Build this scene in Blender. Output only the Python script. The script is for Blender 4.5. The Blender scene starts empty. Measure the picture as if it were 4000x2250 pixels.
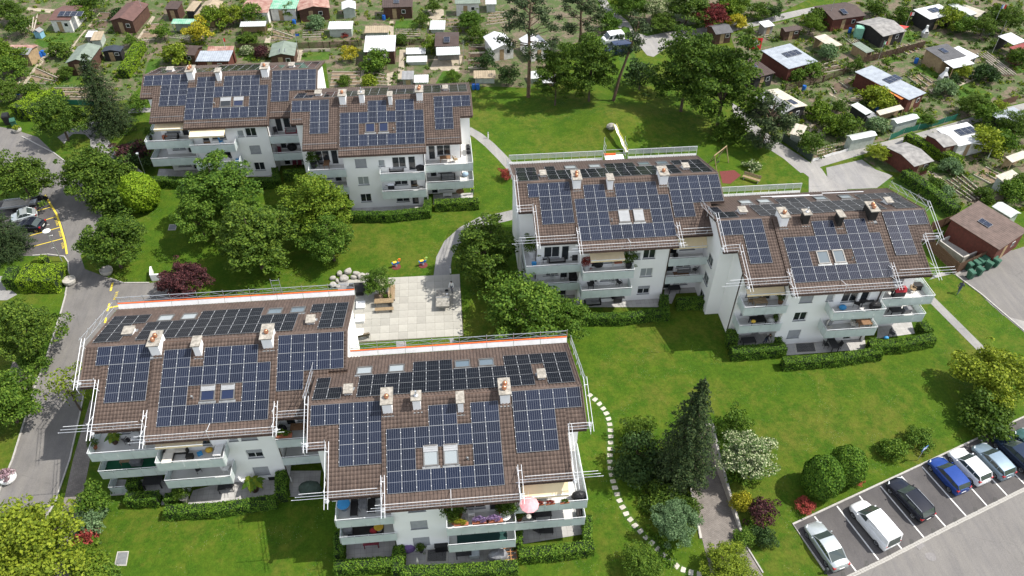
import bpy, math, random
import numpy as np
from mathutils import Matrix, Vector, noise
from mathutils.geometry import delaunay_2d_cdt
R = math.radians
scene = bpy.context.scene
COL = scene.collection

cam_d = bpy.data.cameras.new('camera')
cam_d.sensor_width = 36.0
cam_d.lens = 26.893
cam_d.clip_start = 0.5
cam_d.clip_end = 3000.0
cam = bpy.data.objects.new('camera', cam_d)
COL.objects.link(cam)
yaw, pitch, roll = R(5.74024), R(42.56831), R(-0.41777)
fwd = Vector((math.sin(yaw) * math.cos(pitch), math.cos(yaw) * math.cos(pitch), -math.sin(pitch)))
rgt = Vector((math.cos(yaw), -math.sin(yaw), 0))
dwn = fwd.cross(rgt)
r2 = math.cos(roll) * rgt + math.sin(roll) * dwn
d2 = -math.sin(roll) * rgt + math.cos(roll) * dwn
cam.matrix_world = Matrix(((r2.x, -d2.x, -fwd.x, 0), (r2.y, -d2.y, -fwd.y, 0), (r2.z, -d2.z, -fwd.z, 61.2), (0, 0, 0, 1)))
scene.camera = cam

SUN_EL, SUN_AZ = R(55), R(-1.5)            # azimuth from +X towards +Y
world = bpy.data.worlds.new('World')
scene.world = world
world.use_nodes = True
wn = world.node_tree
bg = wn.nodes['Background']
sky = wn.nodes.new('ShaderNodeTexSky')
sky.sky_type = 'NISHITA'
sky.sun_disc = False
sky.sun_elevation = SUN_EL
sky.sun_rotation = R(90) - SUN_AZ
sky.air_density = 1.0
sky.dust_density = 1.5
sky.ozone_density = 1.0
tcw = wn.nodes.new('ShaderNodeTexCoord')
nzw = wn.nodes.new('ShaderNodeTexNoise')
nzw.inputs['Scale'].default_value = 2.6
nzw.inputs['Detail'].default_value = 6
nzw.inputs['Roughness'].default_value = 0.6
wn.links.new(tcw.outputs['Generated'], nzw.inputs['Vector'])
rpw = wn.nodes.new('ShaderNodeValToRGB')
rpw.color_ramp.elements[0].position = 0.36
rpw.color_ramp.elements[1].position = 0.62
wn.links.new(nzw.outputs['Fac'], rpw.inputs['Fac'])
mxw = wn.nodes.new('ShaderNodeMix')
mxw.data_type = 'RGBA'
mxw.inputs[7].default_value = (5.4, 5.45, 5.6, 1)
wn.links.new(rpw.outputs['Color'], mxw.inputs[0])
wn.links.new(sky.outputs['Color'], mxw.inputs[6])
wn.links.new(mxw.outputs[2], bg.inputs['Color'])
bg.inputs['Strength'].default_value = 0.15
sun_d = bpy.data.lights.new('sun', 'SUN')
sun_d.energy = 4.5
sun_d.angle = R(0.53)
sun_d.color = (1.0, 0.955, 0.88)
sun = bpy.data.objects.new('sun', sun_d)
COL.objects.link(sun)
sdir = Vector((math.cos(SUN_EL) * math.cos(SUN_AZ), math.cos(SUN_EL) * math.sin(SUN_AZ), math.sin(SUN_EL)))
sun.rotation_euler = sdir.to_track_quat('Z', 'Y').to_euler()
sun.location = sdir * 200
scene.view_settings.view_transform = 'Standard'
scene.view_settings.look = 'None'
scene.view_settings.exposure = 0.55
scene.view_settings.gamma = 1.0
scene.view_settings.use_curve_mapping = False
scene.render.engine = 'CYCLES'
scene.cycles.use_denoising = True
scene.cycles.max_bounces = 5
scene.cycles.use_adaptive_sampling = True
scene.cycles.adaptive_threshold = 0.02
scene.cycles.diffuse_bounces = 3
scene.cycles.glossy_bounces = 3
scene.cycles.transmission_bounces = 4
scene.cycles.transparent_max_bounces = 6

def gz(y):                                  # the site falls gently towards the car park
 return 0.032 * (y - 38.0)

MATS = {}

def nodes_of(name):
 m = bpy.data.materials.new(name)
 m.use_nodes = True
 nt = m.node_tree
 b = nt.nodes['Principled BSDF']
 return m, nt, b

def ramp(nt, src, stops):
 r = nt.nodes.new('ShaderNodeValToRGB')
 el = r.color_ramp.elements
 while len(el) < len(stops):
  el.new(0.5)
 for e, (p, c) in zip(el, stops):
  e.position = p
  e.color = (c[0], c[1], c[2], 1)
 nt.links.new(src, r.inputs['Fac'])
 return r.outputs['Color']

def tex_noise(nt, scale, detail=4, rough=0.55, coord='Object', vec=None):
 n = nt.nodes.new('ShaderNodeTexNoise')
 n.inputs['Scale'].default_value = scale
 n.inputs['Detail'].default_value = detail
 n.inputs['Roughness'].default_value = rough
 if vec is None:
  tc = nt.nodes.new('ShaderNodeTexCoord')
  vec = tc.outputs[coord]
 nt.links.new(vec, n.inputs['Vector'])
 return n.outputs['Fac']

def mixc(nt, fac, a, b, mode='MIX'):
 m = nt.nodes.new('ShaderNodeMix')
 m.data_type = 'RGBA'
 m.blend_type = mode
 for sock, v in ((m.inputs[0], fac), (m.inputs[6], a), (m.inputs[7], b)):
  if hasattr(v, 'node'):
   nt.links.new(v, sock)
  elif isinstance(v, (int, float)):
   sock.default_value = v
  else:
   sock.default_value = (v[0], v[1], v[2], 1)
 return m.outputs[2]

def mathn(nt, op, a, b=0.0, c=0.0):
 m = nt.nodes.new('ShaderNodeMath')
 m.operation = op
 for i, v in enumerate((a, b, c)):
  if hasattr(v, 'node'):
   nt.links.new(v, m.inputs[i])
  else:
   m.inputs[i].default_value = v
 return m.outputs[0]

def mat(name, c1, c2=None, scale=3.0, rough=0.8, bump=0.0, bscale=20.0, metal=0.0, spec=0.3, island=0.0, objrand=0.0, alpha=None, emit=None):
 """plain surface: two tones mixed by noise, optional fine bump, optional variation per piece"""
 if name in MATS:
  return MATS[name]
 m, nt, b = nodes_of(name)
 c2 = c2 or tuple(x * 0.8 for x in c1)
 f = tex_noise(nt, scale)
 col = ramp(nt, f, [(0.32, c2), (0.68, c1)])
 if island or objrand:
  if island:
   g = nt.nodes.new('ShaderNodeNewGeometry')
   rnd, amt = g.outputs['Random Per Island'], island
  else:
   g = nt.nodes.new('ShaderNodeObjectInfo')
   rnd, amt = g.outputs['Random'], objrand
  v = ramp(nt, rnd, [(0, (1 - amt,) * 3), (1, (1 + amt,) * 3)])
  col = mixc(nt, 1.0, col, v, 'MULTIPLY')
 nt.links.new(col, b.inputs['Base Color'])
 b.inputs['Roughness'].default_value = rough
 b.inputs['Metallic'].default_value = metal
 b.inputs['Specular IOR Level'].default_value = spec
 if bump:
  bn = nt.nodes.new('ShaderNodeBump')
  bn.inputs['Strength'].default_value = bump
  bn.inputs['Distance'].default_value = 0.03
  nt.links.new(tex_noise(nt, bscale, 3), bn.inputs['Height'])
  nt.links.new(bn.outputs['Normal'], b.inputs['Normal'])
 MATS[name] = m
 return m

def leafmat(name, dark, mid, light, trans=0.25):
 if name in MATS:
  return MATS[name]
 m, nt, b = nodes_of(name)
 g = nt.nodes.new('ShaderNodeNewGeometry')
 oi = nt.nodes.new('ShaderNodeObjectInfo')
 col = ramp(nt, g.outputs['Random Per Island'], [(0.0, dark), (0.5, mid), (1.0, light)])
 v = ramp(nt, oi.outputs['Random'], [(0, (0.82, 0.86, 0.8)), (1, (1.14, 1.08, 1.0))])
 col = mixc(nt, 1.0, col, v, 'MULTIPLY')
 nt.links.new(col, b.inputs['Base Color'])
 b.inputs['Roughness'].default_value = 0.62
 b.inputs['Specular IOR Level'].default_value = 0.13
 t = nt.nodes.new('ShaderNodeBsdfTranslucent')
 nt.links.new(mixc(nt, 1.0, col, (1.1, 1.25, 0.6), 'MULTIPLY'), t.inputs['Color'])
 mx = nt.nodes.new('ShaderNodeMixShader')
 mx.inputs[0].default_value = trans
 nt.links.new(b.outputs[0], mx.inputs[1])
 nt.links.new(t.outputs[0], mx.inputs[2])
 nt.links.new(mx.outputs[0], nt.nodes['Material Output'].inputs['Surface'])
 MATS[name] = m
 return m

class MB:
 """collects boxes, tubes, quads; build() links ONE mesh object"""

 def __init__(s):
  s.v, s.f, s.mi, s.cur = [], [], [], 0

 def mat(s, i):
  s.cur = i
  return s

 def face(s, pts):
  n = len(s.v)
  s.v += [tuple(p) for p in pts]
  s.f.append(tuple(range(n, n + len(pts))))
  s.mi.append(s.cur)
  return s

 def add(s, V, F):
  n = len(s.v)
  s.v += [tuple(p) for p in V]
  for q in F:
   s.f.append(tuple(i + n for i in q))
   s.mi.append(s.cur)
  return s

 def box(s, x0, x1, y0, y1, z0, z1):
  V = [(x0, y0, z0), (x1, y0, z0), (x1, y1, z0), (x0, y1, z0), (x0, y0, z1), (x1, y0, z1), (x1, y1, z1), (x0, y1, z1)]
  return s.add(V, [(3, 2, 1, 0), (4, 5, 6, 7), (0, 1, 5, 4), (1, 2, 6, 5), (2, 3, 7, 6), (3, 0, 4, 7)])

 def hexa(s, V):                         # 8 corners, bottom ring then top ring
  return s.add(V, [(3, 2, 1, 0), (4, 5, 6, 7), (0, 1, 5, 4), (1, 2, 6, 5), (2, 3, 7, 6), (3, 0, 4, 7)])

 def obox(s, c, a, hx, hy, z0, z1):      # box turned by a about z
  ca_, sa_ = math.cos(a), math.sin(a)
  P = [(c[0] + ca_ * x - sa_ * y, c[1] + sa_ * x + ca_ * y) for x, y in ((-hx, -hy), (hx, -hy), (hx, hy), (-hx, hy))]
  return s.hexa([(p[0], p[1], z0) for p in P] + [(p[0], p[1], z1) for p in P])

 def prism(s, poly, z0, z1):
  n = len(poly)
  V = [(p[0], p[1], z0) for p in poly] + [(p[0], p[1], z1) for p in poly]
  return s.add(V, [tuple(reversed(range(n))), tuple(range(n, 2 * n))] + [(i, (i + 1) % n, n + (i + 1) % n, n + i) for i in range(n)])

 def tube(s, p, q, r, r2=None, n=6, caps=True):
  p, q = Vector(p), Vector(q)
  d = q - p
  if d.length < 1e-6:
   return s
  d.normalize()
  a = d.orthogonal().normalized()
  b = d.cross(a)
  r2 = r if r2 is None else r2
  V = []
  for c, rr in ((p, r), (q, r2)):
   for i in range(n):
    t = 2 * math.pi * i / n
    V.append(c + (a * math.cos(t) + b * math.sin(t)) * rr)
  F = [(i, (i + 1) % n, n + (i + 1) % n, n + i) for i in range(n)]
  if caps:
   F += [tuple(reversed(range(n))), tuple(range(n, 2 * n))]
  return s.add(V, F)

 def path(s, pts, r, n=6):
  for i in range(len(pts) - 1):
   s.tube(pts[i], pts[i + 1], r if not isinstance(r, (list, tuple)) else r[i], None if not isinstance(r, (list, tuple)) else r[i + 1], n)
  return s

 def lathe(s, prof, c=(0, 0, 0), n=12):
  V, F = [], []
  m = len(prof)
  for i in range(n):
   t = 2 * math.pi * i / n
   for r, z in prof:
    V.append((c[0] + r * math.cos(t), c[1] + r * math.sin(t), c[2] + z))
  for i in range(n):
   j = (i + 1) % n
   for k in range(m - 1):
    F.append((i * m + k, j * m + k, j * m + k + 1, i * m + k + 1))
  F.append(tuple(i * m + m - 1 for i in range(n)))
  return s.add(V, F)

 def ball(s, c, rx, ry=None, rz=None, n=10, m=6):
  ry = ry or rx
  rz = rz or rx
  prof = [(max(1e-3, math.sin(math.pi * k / m)), -math.cos(math.pi * k / m)) for k in range(m + 1)]
  V, F = [], []
  for i in range(n):
   t = 2 * math.pi * i / n
   for r, z in prof:
    V.append((c[0] + rx * r * math.cos(t), c[1] + ry * r * math.sin(t), c[2] + rz * z))
  for i in range(n):
   j = (i + 1) % n
   for k in range(m):
    F.append((i * (m + 1) + k, j * (m + 1) + k, j * (m + 1) + k + 1, i * (m + 1) + k + 1))
  return s.add(V, F)

 def mesh(s, name, mats, smooth=False):
  me = bpy.data.meshes.new(name)
  me.from_pydata(s.v, [], s.f)
  for m in (mats if isinstance(mats, (list, tuple)) else [mats]):
   me.materials.append(m)
  if len(me.materials) > 1:
   me.polygons.foreach_set('material_index', s.mi)
  if smooth:
   me.polygons.foreach_set('use_smooth', [True] * len(s.f))
  me.update()
  return me

 def build(s, name, mats, parent=None, smooth=False, **kw):
  return put(name, s.mesh(name, mats, smooth), parent, **kw)

def put(name, data, parent=None, loc=None, rz=0.0, label=None, cat=None, group=None, kind=None, scale=None):
 o = bpy.data.objects.new(name, data)
 COL.objects.link(o)
 if parent is not None:
  o.parent = parent
 if loc is not None:
  o.location = loc
 if rz:
  o.rotation_euler = (0, 0, rz)
 if scale is not None:
  o.scale = scale if isinstance(scale, (tuple, list)) else (scale,) * 3
 return tag(o, label, cat, group, kind)

def tag(o, label=None, cat=None, group=None, kind=None):
 for k, v in (('label', label), ('category', cat), ('group', group), ('kind', kind)):
  if v:
   o[k] = v
 return o

def thing(name, x, y, label, cat, group=None, rz=0.0, z=None, scale=None):
 return put(name, None, None, (x, y, gz(y) if z is None else z), rz, label, cat, group, None, scale)

def copy_tree(o, parent=None, **kw):
 c = o.copy()
 COL.objects.link(c)
 c.parent = parent
 for k, v in kw.items():
  if k == 'loc':
   c.location = v
  elif k == 'rz':
   c.rotation_euler = (0, 0, v)
  elif k == 'scale':
   c.scale = v if isinstance(v, (tuple, list)) else (v,) * 3
  elif v:
   c[k] = v
 for ch in o.children:
  copy_tree(ch, c)
 return c

def np_mesh(name, V, Q, mats, mi=None):
 """fast mesh of quads from numpy arrays"""
 me = bpy.data.meshes.new(name)
 V = np.asarray(V, np.float32)
 Q = np.asarray(Q, np.int32)
 me.vertices.add(len(V))
 me.vertices.foreach_set('co', V.ravel())
 k = Q.shape[1]
 me.loops.add(Q.size)
 me.loops.foreach_set('vertex_index', Q.ravel())
 me.polygons.add(len(Q))
 me.polygons.foreach_set('loop_start', np.arange(0, Q.size, k, dtype=np.int32))
 me.polygons.foreach_set('loop_total', np.full(len(Q), k, np.int32))
 for m in (mats if isinstance(mats, (list, tuple)) else [mats]):
  me.materials.append(m)
 if mi is not None:
  me.polygons.foreach_set('material_index', np.asarray(mi, np.int32))
 me.update(calc_edges=True)
 me.validate()
 return me

def sheet(name, poly, lift, m, holes=(), kind='structure', parent=None, res=None):
 """flat piece of ground laid on the sloping site, lift above it"""
 pts = [Vector(p) for p in poly]
 edges = [(i, (i + 1) % len(poly)) for i in range(len(poly))]
 n = len(poly)
 for h in holes:
  pts += [Vector(p) for p in h]
  edges += [(n + i, n + (i + 1) % len(h)) for i in range(len(h))]
  n += len(h)
 V, E, F, *_ = delaunay_2d_cdt(pts, edges, [], 1, 1e-4)
 def inside(c, P):
  w = False
  for i in range(len(P)):
   (x1, y1), (x2, y2) = P[i][:2], P[i - 1][:2]
   if (y1 > c[1]) != (y2 > c[1]) and c[0] < (x2 - x1) * (c[1] - y1) / (y2 - y1) + x1:
    w = not w
  return w
 faces = []
 for q in F:
  c = sum((V[i] for i in q), Vector((0, 0))) / len(q)
  if inside(c, poly) and not any(inside(c, h) for h in holes):
   a = sum(V[q[i]].x * V[q[(i + 1) % len(q)]].y - V[q[(i + 1) % len(q)]].x * V[q[i]].y for i in range(len(q)))
   faces.append(tuple(q) if a > 0 else tuple(reversed(q)))
 me = bpy.data.meshes.new(name)
 me.from_pydata([(v.x, v.y, gz(v.y) + lift) for v in V], [], faces)
 me.materials.append(m)
 return put(name, me, parent, kind=kind)

def strip(pts, w):
 """polygon of width w around a polyline"""
 Lp, Rp = [], []
 n = len(pts)
 for i, p in enumerate(pts):
  a, b = pts[max(0, i - 1)], pts[min(n - 1, i + 1)]
  d = Vector((b[0] - a[0], b[1] - a[1])).normalized()
  Lp.append((p[0] - d.y * w / 2, p[1] + d.x * w / 2))
  Rp.append((p[0] + d.y * w / 2, p[1] - d.x * w / 2))
 return Lp + Rp[::-1]

def kerb(name, pts, m, w=0.14, h=0.1, lift=-0.05, kind='structure', **kw):
 b = MB()
 P = strip(pts, w)
 n = len(pts)
 for i in range(n - 1):
  q = [P[i], P[i + 1], P[2 * n - 2 - i], P[2 * n - 1 - i]]
  b.hexa([(p[0], p[1], gz(p[1]) + lift) for p in q[::-1]] + [(p[0], p[1], gz(p[1]) + h) for p in q[::-1]])
 return b.build(name, m, kind=kind, **kw)

# ================================================================ THE SETTING: ground, roads, paths
def grass_mat(name, g1, g2, dry, dryamt=0.62, clover=True):
 m, nt, b = nodes_of(name)
 tc = nt.nodes.new('ShaderNodeTexCoord')
 v = tc.outputs['Object']
 fine = tex_noise(nt, 9.0, 3, 0.7, vec=v)
 mid = tex_noise(nt, 0.55, 4, 0.62, vec=v)
 big = tex_noise(nt, 0.13, 4, 0.6, vec=v)
 c = ramp(nt, fine, [(0.3, tuple(x * 0.72 for x in g1)), (0.72, tuple(x * 1.22 for x in g1))])
 c = mixc(nt, ramp(nt, mid, [(0.40, (0, 0, 0)), (0.62, (1, 1, 1))]), c, g2)
 dr = mathn(nt, 'ADD', mathn(nt, 'MULTIPLY', big, 0.62), mathn(nt, 'MULTIPLY', tex_noise(nt, 1.1, 4, 0.7, vec=v), 0.38))
 c = mixc(nt, ramp(nt, dr, [(dryamt - 0.12, (0, 0, 0)), (dryamt + 0.06, (0.75, 0.75, 0.75))]), c, dry)
 c = mixc(nt, 1.0, c, ramp(nt, tex_noise(nt, 3.2, 4, 0.75, vec=v), [(0.25, (0.7, 0.72, 0.7)), (0.75, (1.25, 1.22, 1.2))]), 'MULTIPLY')
 vo = nt.nodes.new('ShaderNodeTexVoronoi')
 vo.inputs['Scale'].default_value = 5.5
 nt.links.new(v, vo.inputs['Vector'])
 sp = mathn(nt, 'MULTIPLY', mathn(nt, 'LESS_THAN', vo.outputs['Distance'], 0.13), mathn(nt, 'GREATER_THAN', tex_noise(nt, 0.4, 3, vec=v), 0.56))
 c = mixc(nt, mathn(nt, 'MULTIPLY', sp, 0.3), c, (0.5, 0.52, 0.42))
 nt.links.new(c, b.inputs['Base Color'])
 b.inputs['Roughness'].default_value = 0.9
 b.inputs['Specular IOR Level'].default_value = 0.12
 bn = nt.nodes.new('ShaderNodeBump')
 bn.inputs['Strength'].default_value = 0.85
 bn.inputs['Distance'].default_value = 0.12
 nt.links.new(tex_noise(nt, 7.0, 3, 0.8, vec=v), bn.inputs['Height'])
 nt.links.new(bn.outputs['Normal'], b.inputs['Normal'])
 MATS[name] = m
 return m

M_grass = grass_mat('lawn_grass', (0.044, 0.097, 0.006), (0.066, 0.114, 0.008), (0.118, 0.120, 0.020), 0.60)
M_grass2 = grass_mat('verge_grass', (0.045, 0.105, 0.014), (0.07, 0.125, 0.018), (0.13, 0.13, 0.035), 0.62)
M_meadow = grass_mat('rough_grass', (0.07, 0.14, 0.025), (0.11, 0.16, 0.03), (0.18, 0.17, 0.05), 0.52)

def asphalt_mat(name, c, patch=0.16, warm=(1.0, 0.97, 0.93)):
 m, nt, b = nodes_of(name)
 tc = nt.nodes.new('ShaderNodeTexCoord')
 v = tc.outputs['Object']
 lo = tuple(c * w * (1 - patch) for w in warm)
 hi = tuple(c * w * (1 + patch) for w in warm)
 col = ramp(nt, tex_noise(nt, 0.35, 6, 0.65, vec=v), [(0.3, lo), (0.7, hi)])
 col = mixc(nt, 1.0, col, ramp(nt, tex_noise(nt, 14, 3, 0.7, vec=v), [(0.3, (0.84,) * 3), (0.7, (1.16,) * 3)]), 'MULTIPLY')
 mp = nt.nodes.new('ShaderNodeMapping')
 mp.inputs['Scale'].default_value = (1.6, 0.18, 1)
 mp.inputs['Rotation'].default_value = (0, 0, 0.5)
 nt.links.new(v, mp.inputs['Vector'])
 col = mixc(nt, 1.0, col, ramp(nt, tex_noise(nt, 0.8, 5, 0.7, vec=mp.outputs[0]), [(0.35, (0.88, 0.88, 0.9)), (0.65, (1.1, 1.09, 1.06))]), 'MULTIPLY')
 vo = nt.nodes.new('ShaderNodeTexVoronoi')
 vo.feature = 'DISTANCE_TO_EDGE'
 vo.inputs['Scale'].default_value = 0.11
 nt.links.new(v, vo.inputs['Vector'])
 crack = mathn(nt, 'LESS_THAN', mathn(nt, 'ADD', vo.outputs['Distance'], mathn(nt, 'MULTIPLY', tex_noise(nt, 2.5, 4, vec=v), 0.03)), 0.018)
 col = mixc(nt, mathn(nt, 'MULTIPLY', crack, 0.13), col, (0.03, 0.03, 0.03))
 nt.links.new(col, b.inputs['Base Color'])
 b.inputs['Roughness'].default_value = 0.88
 b.inputs['Specular IOR Level'].default_value = 0.25
 bn = nt.nodes.new('ShaderNodeBump')
 bn.inputs['Strength'].default_value = 0.25
 bn.inputs['Distance'].default_value = 0.01
 nt.links.new(tex_noise(nt, 40, 2, vec=v), bn.inputs['Height'])
 nt.links.new(bn.outputs['Normal'], b.inputs['Normal'])
 MATS[name] = m
 return m

M_road = asphalt_mat('road_asphalt', 0.15, 0.14, (1.0, 0.95, 0.90))
M_park = asphalt_mat('parking_asphalt', 0.085, 0.18, (1.0, 0.94, 0.93))
M_lane = asphalt_mat('lane_asphalt', 0.165, 0.07, (1.0, 0.95, 0.90))
M_gravel = asphalt_mat('gravel_path', 0.26, 0.12, (1.0, 0.97, 0.93))
M_path = asphalt_mat('path_asphalt', 0.235, 0.10, (1.0, 0.98, 0.95))
M_dark = asphalt_mat('ramp_asphalt', 0.07, 0.15)
M_soil = mat('soil', (0.22, 0.165, 0.11), (0.145, 0.105, 0.07), 1.6, 0.95, 0.6, 12)
M_soild = mat('dark_soil', (0.125, 0.090, 0.062), (0.075, 0.053, 0.037), 2.0, 0.95, 0.6, 12)
M_kerb = mat('kerb_stone', (0.42, 0.40, 0.37), (0.30, 0.29, 0.27), 4, 0.85, 0.2)
M_conc = mat('concrete', (0.46, 0.44, 0.40), (0.33, 0.31, 0.28), 1.5, 0.88, 0.25, 15)
M_concd = mat('weathered_concrete', (0.33, 0.315, 0.28), (0.17, 0.16, 0.14), 2.5, 0.9, 0.35, 12)
M_slab = mat('paving_slab', (0.37, 0.355, 0.315), (0.30, 0.29, 0.255), 0.9, 0.88, 0.2, 18, objrand=0.10)
M_white_line = mat('road_paint_white', (0.72, 0.72, 0.70), (0.55, 0.54, 0.52), 5, 0.7)
M_yellow = mat('road_paint_yellow', (0.72, 0.56, 0.06), (0.60, 0.45, 0.05), 5, 0.7)
M_trunk = mat('bark', (0.13, 0.10, 0.075), (0.07, 0.053, 0.04), 6, 0.95, 0.7, 9)
M_black = mat('black_plastic', (0.018, 0.018, 0.02), (0.012, 0.012, 0.013), 4, 0.5)
M_galv = mat('galvanised_steel', (0.62, 0.64, 0.66), (0.50, 0.52, 0.54), 5, 0.38, metal=0.7, spec=0.5)
M_whitepaint = mat('white_paint', (0.80, 0.80, 0.79), (0.70, 0.70, 0.69), 3, 0.5)

def brick_pave(name, c1, c2, mortar, scale, bw, bh, rot=0.0, offs=0.5):
 m, nt, b = nodes_of(name)
 tc = nt.nodes.new('ShaderNodeTexCoord')
 mp = nt.nodes.new('ShaderNodeMapping')
 mp.inputs['Rotation'].default_value = (0, 0, rot)
 nt.links.new(tc.outputs['Object'], mp.inputs['Vector'])
 t = nt.nodes.new('ShaderNodeTexBrick')
 t.offset = offs
 t.inputs['Scale'].default_value = scale
 t.inputs['Brick Width'].default_value = bw
 t.inputs['Row Height'].default_value = bh
 t.inputs['Mortar Size'].default_value = 0.012
 t.inputs['Color1'].default_value = (*c1, 1)
 t.inputs['Color2'].default_value = (*c2, 1)
 t.inputs['Mortar'].default_value = (*mortar, 1)
 nt.links.new(mp.outputs[0], t.inputs['Vector'])
 c = mixc(nt, 1.0, t.outputs['Color'], ramp(nt, tex_noise(nt, 0.8, 5, vec=tc.outputs['Object']), [(0.3, (0.8,) * 3), (0.7, (1.15,) * 3)]), 'MULTIPLY')
 nt.links.new(c, b.inputs['Base Color'])
 b.inputs['Roughness'].default_value = 0.9
 bn = nt.nodes.new('ShaderNodeBump')
 bn.inputs['Strength'].default_value = 0.4
 bn.inputs['Distance'].default_value = 0.01
 nt.links.new(t.outputs['Fac'], bn.inputs['Height'])
 bn.invert = True
 nt.links.new(bn.outputs['Normal'], b.inputs['Normal'])
 MATS[name] = m
 return m

M_brickpath = brick_pave('brick_paving', (0.21, 0.185, 0.165), (0.165, 0.145, 0.13), (0.10, 0.09, 0.08), 1.0, 0.24, 0.12, 0.3)
M_patio = brick_pave('patio_tiles', (0.40, 0.39, 0.375), (0.36, 0.35, 0.335), (0.26, 0.25, 0.24), 1.0, 0.5, 0.5, 0, 0)

RAMP_R = [(24.35,44.19),(24.02,41.00),(23.85,37.60),(23.65,32.39),(24.38,28.93)]
RAMP_L = [(23.46,44.27),(21.80,42.57),(20.57,37.42),(20.17,32.71),(20.01,29.33)]
pit = [RAMP_L[0], RAMP_L[1], RAMP_L[2], RAMP_L[3], RAMP_R[3], RAMP_R[2], RAMP_R[1], RAMP_R[0]]
sheet('lawn', [(-260, 4), (260, 4), (260, 420), (-260, 420)], 0.0, M_grass, holes=[pit])

ROAD = [(-68.25,106.72),(-63.16,104.76),(-58.79,102.28),(-55.21,98.06),(-52.70,95.48),(-49.59,90.69),(-46.71,87.41),(-45.27,84.86),(-44.37,82.66),(-44.46,79.93),(-44.93,75.45),(-43.65,72.88),(-40.24,71.00),(-38.57,70.08),(-35.52,69.82),(-32.94,69.98),(-31.46,66.63)]
ROAD += [(-13.48,66.02),(-38.13,65.68),(-39.83,60.38)]
ROAD += [(-38.90,57.22),(-38.28,54.36),(-37.77,50.88),(-37.17,45.93),(-37.06,41.46),(-37.39,39.82),(-38.95,38.34),(-41.70,37.22),(-44.19,40.02),(-42.42,43.03),(-42.51,46.41),(-43.40,55.09),(-43.48,58.20),(-44.20,66.01),(-44.54,68.75)]
ROAD += [(-44.59,68.70),(-45.17,71.82),(-45.99,74.30),(-47.06,75.63),(-50.53,75.82),(-56.27,76.63),(-60.30,87.33),(-54.18,87.55),(-54.02,89.03),(-54.67,90.35),(-56.77,92.60),(-64.35,96.45)]
sheet('road', ROAD, 0.012, M_road)
sheet('visitor_parking', [(-59.82,86.81),(-53.88,87.53),(-53.01,87.94),(-50.60,84.47),(-48.87,81.43),(-47.42,78.32),(-46.51,75.79),(-46.79,75.40),(-50.55,75.89),(-56.08,76.82)], 0.018, M_park)
kerb('kerb', [(-61.14,102.63),(-55.18,97.98),(-52.68,95.43),(-49.57,90.64),(-46.70,87.36),(-45.26,84.81),(-44.36,82.61)], M_kerb)
kerb('kerb', [(-40.24,71.00),(-38.57,70.08),(-35.52,69.82)], M_kerb)
kerb('kerb', [(-54.76,90.61),(-53.99,89.02),(-53.93,87.65),(-55.86,86.96)], M_kerb)
kerb('kerb', [(-50.62,75.89),(-48.84,75.95),(-46.79,75.40),(-45.95,74.26),(-45.14,71.82),(-44.59,68.70)], M_kerb)
kerb('kerb', [(-44.54,68.75),(-44.20,66.01),(-43.48,58.20),(-43.40,55.09),(-42.51,46.41),(-42.47,42.17)], M_kerb)
kerb('kerb', [(-37.94,55.02),(-38.24,54.22),(-37.77,50.88),(-37.17,45.93),(-37.06,41.46),(-37.39,39.82)], M_kerb, 0.12)
sheet('path', [(-52.32,106.04),(-50.13,105.86),(-50.43,103.41),(-48.03,99.92),(-45.96,96.87),(-41.48,91.32),(-40.52,90.45),(-41.31,90.00),(-43.89,91.26),(-46.00,94.11),(-47.16,96.69),(-50.29,98.37),(-51.14,101.06),(-52.28,102.50),(-53.98,102.79),(-54.35,101.92),(-54.45,100.16),(-56.00,102.05),(-54.45,104.35)], 0.016, M_path)
sheet('garage_ramp', [(-46.20,96.61),(-41.37,91.18),(-41.77,90.04),(-43.66,90.98),(-45.54,93.53)], 0.022, M_dark)
kerb('ramp_wall', [(-46.40,97.05),(-43.65,93.91),(-40.97,90.75)], M_conc, 0.25, 0.7)
sheet('path', [(-47.84,108.98),(-46.26,109.14),(-44.50,109.14),(-44.21,107.89),(-45.95,107.84),(-47.54,107.83)], 0.012, M_path)
sheet('brick_footpath', [(-37.34,52.93),(-36.24,52.30),(-35.59,48.18),(-34.73,41.25),(-33.48,34.39),(-33.32,33.28),(-34.80,33.42),(-34.98,34.53),(-36.34,41.40),(-36.87,45.91)], 0.014, M_brickpath)
sheet('yard', [(-54.24,72.61),(-52.51,72.46),(-51.33,70.23),(-50.07,69.17),(-50.89,68.32),(-52.70,68.47)], 0.012, M_path)
sheet('yard', [(-46.95,59.09),(-45.70,57.82),(-43.46,56.20),(-43.31,54.81),(-44.48,54.91),(-46.70,57.05)], 0.016, M_brickpath)
sheet('yellow_line', strip([(-53.18,88.13),(-51.80,86.01),(-50.44,83.99),(-49.37,81.93),(-48.23,79.59),(-47.39,77.77),(-46.62,75.84)], 0.22), 0.026, M_yellow)
for L in ([(-53.03,84.75),(-51.37,85.47)], [(-51.58,82.69),(-50.14,83.36)], [(-52.38,79.68),(-49.02,81.13)], [(-51.20,77.61),(-47.96,78.86)], [(-62.23,97.33),(-61.39,96.70)]):
 sheet('yellow_line', strip(L, 0.13), 0.026, M_yellow)
sheet('yellow_line', strip([(-39.76,70.22),(-39.62,68.84)], 0.22), 0.026, M_yellow)
sheet('yellow_line', strip([(-39.18,66.77),(-39.07,65.55)], 0.22), 0.026, M_yellow)
sheet('yellow_line', strip([(-39.10,66.07),(-37.87,66.29)], 0.22), 0.030, M_yellow)
sheet('yellow_line', strip([(-38.92,64.58),(-38.85,63.71)], 0.22), 0.026, M_yellow)

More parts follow.
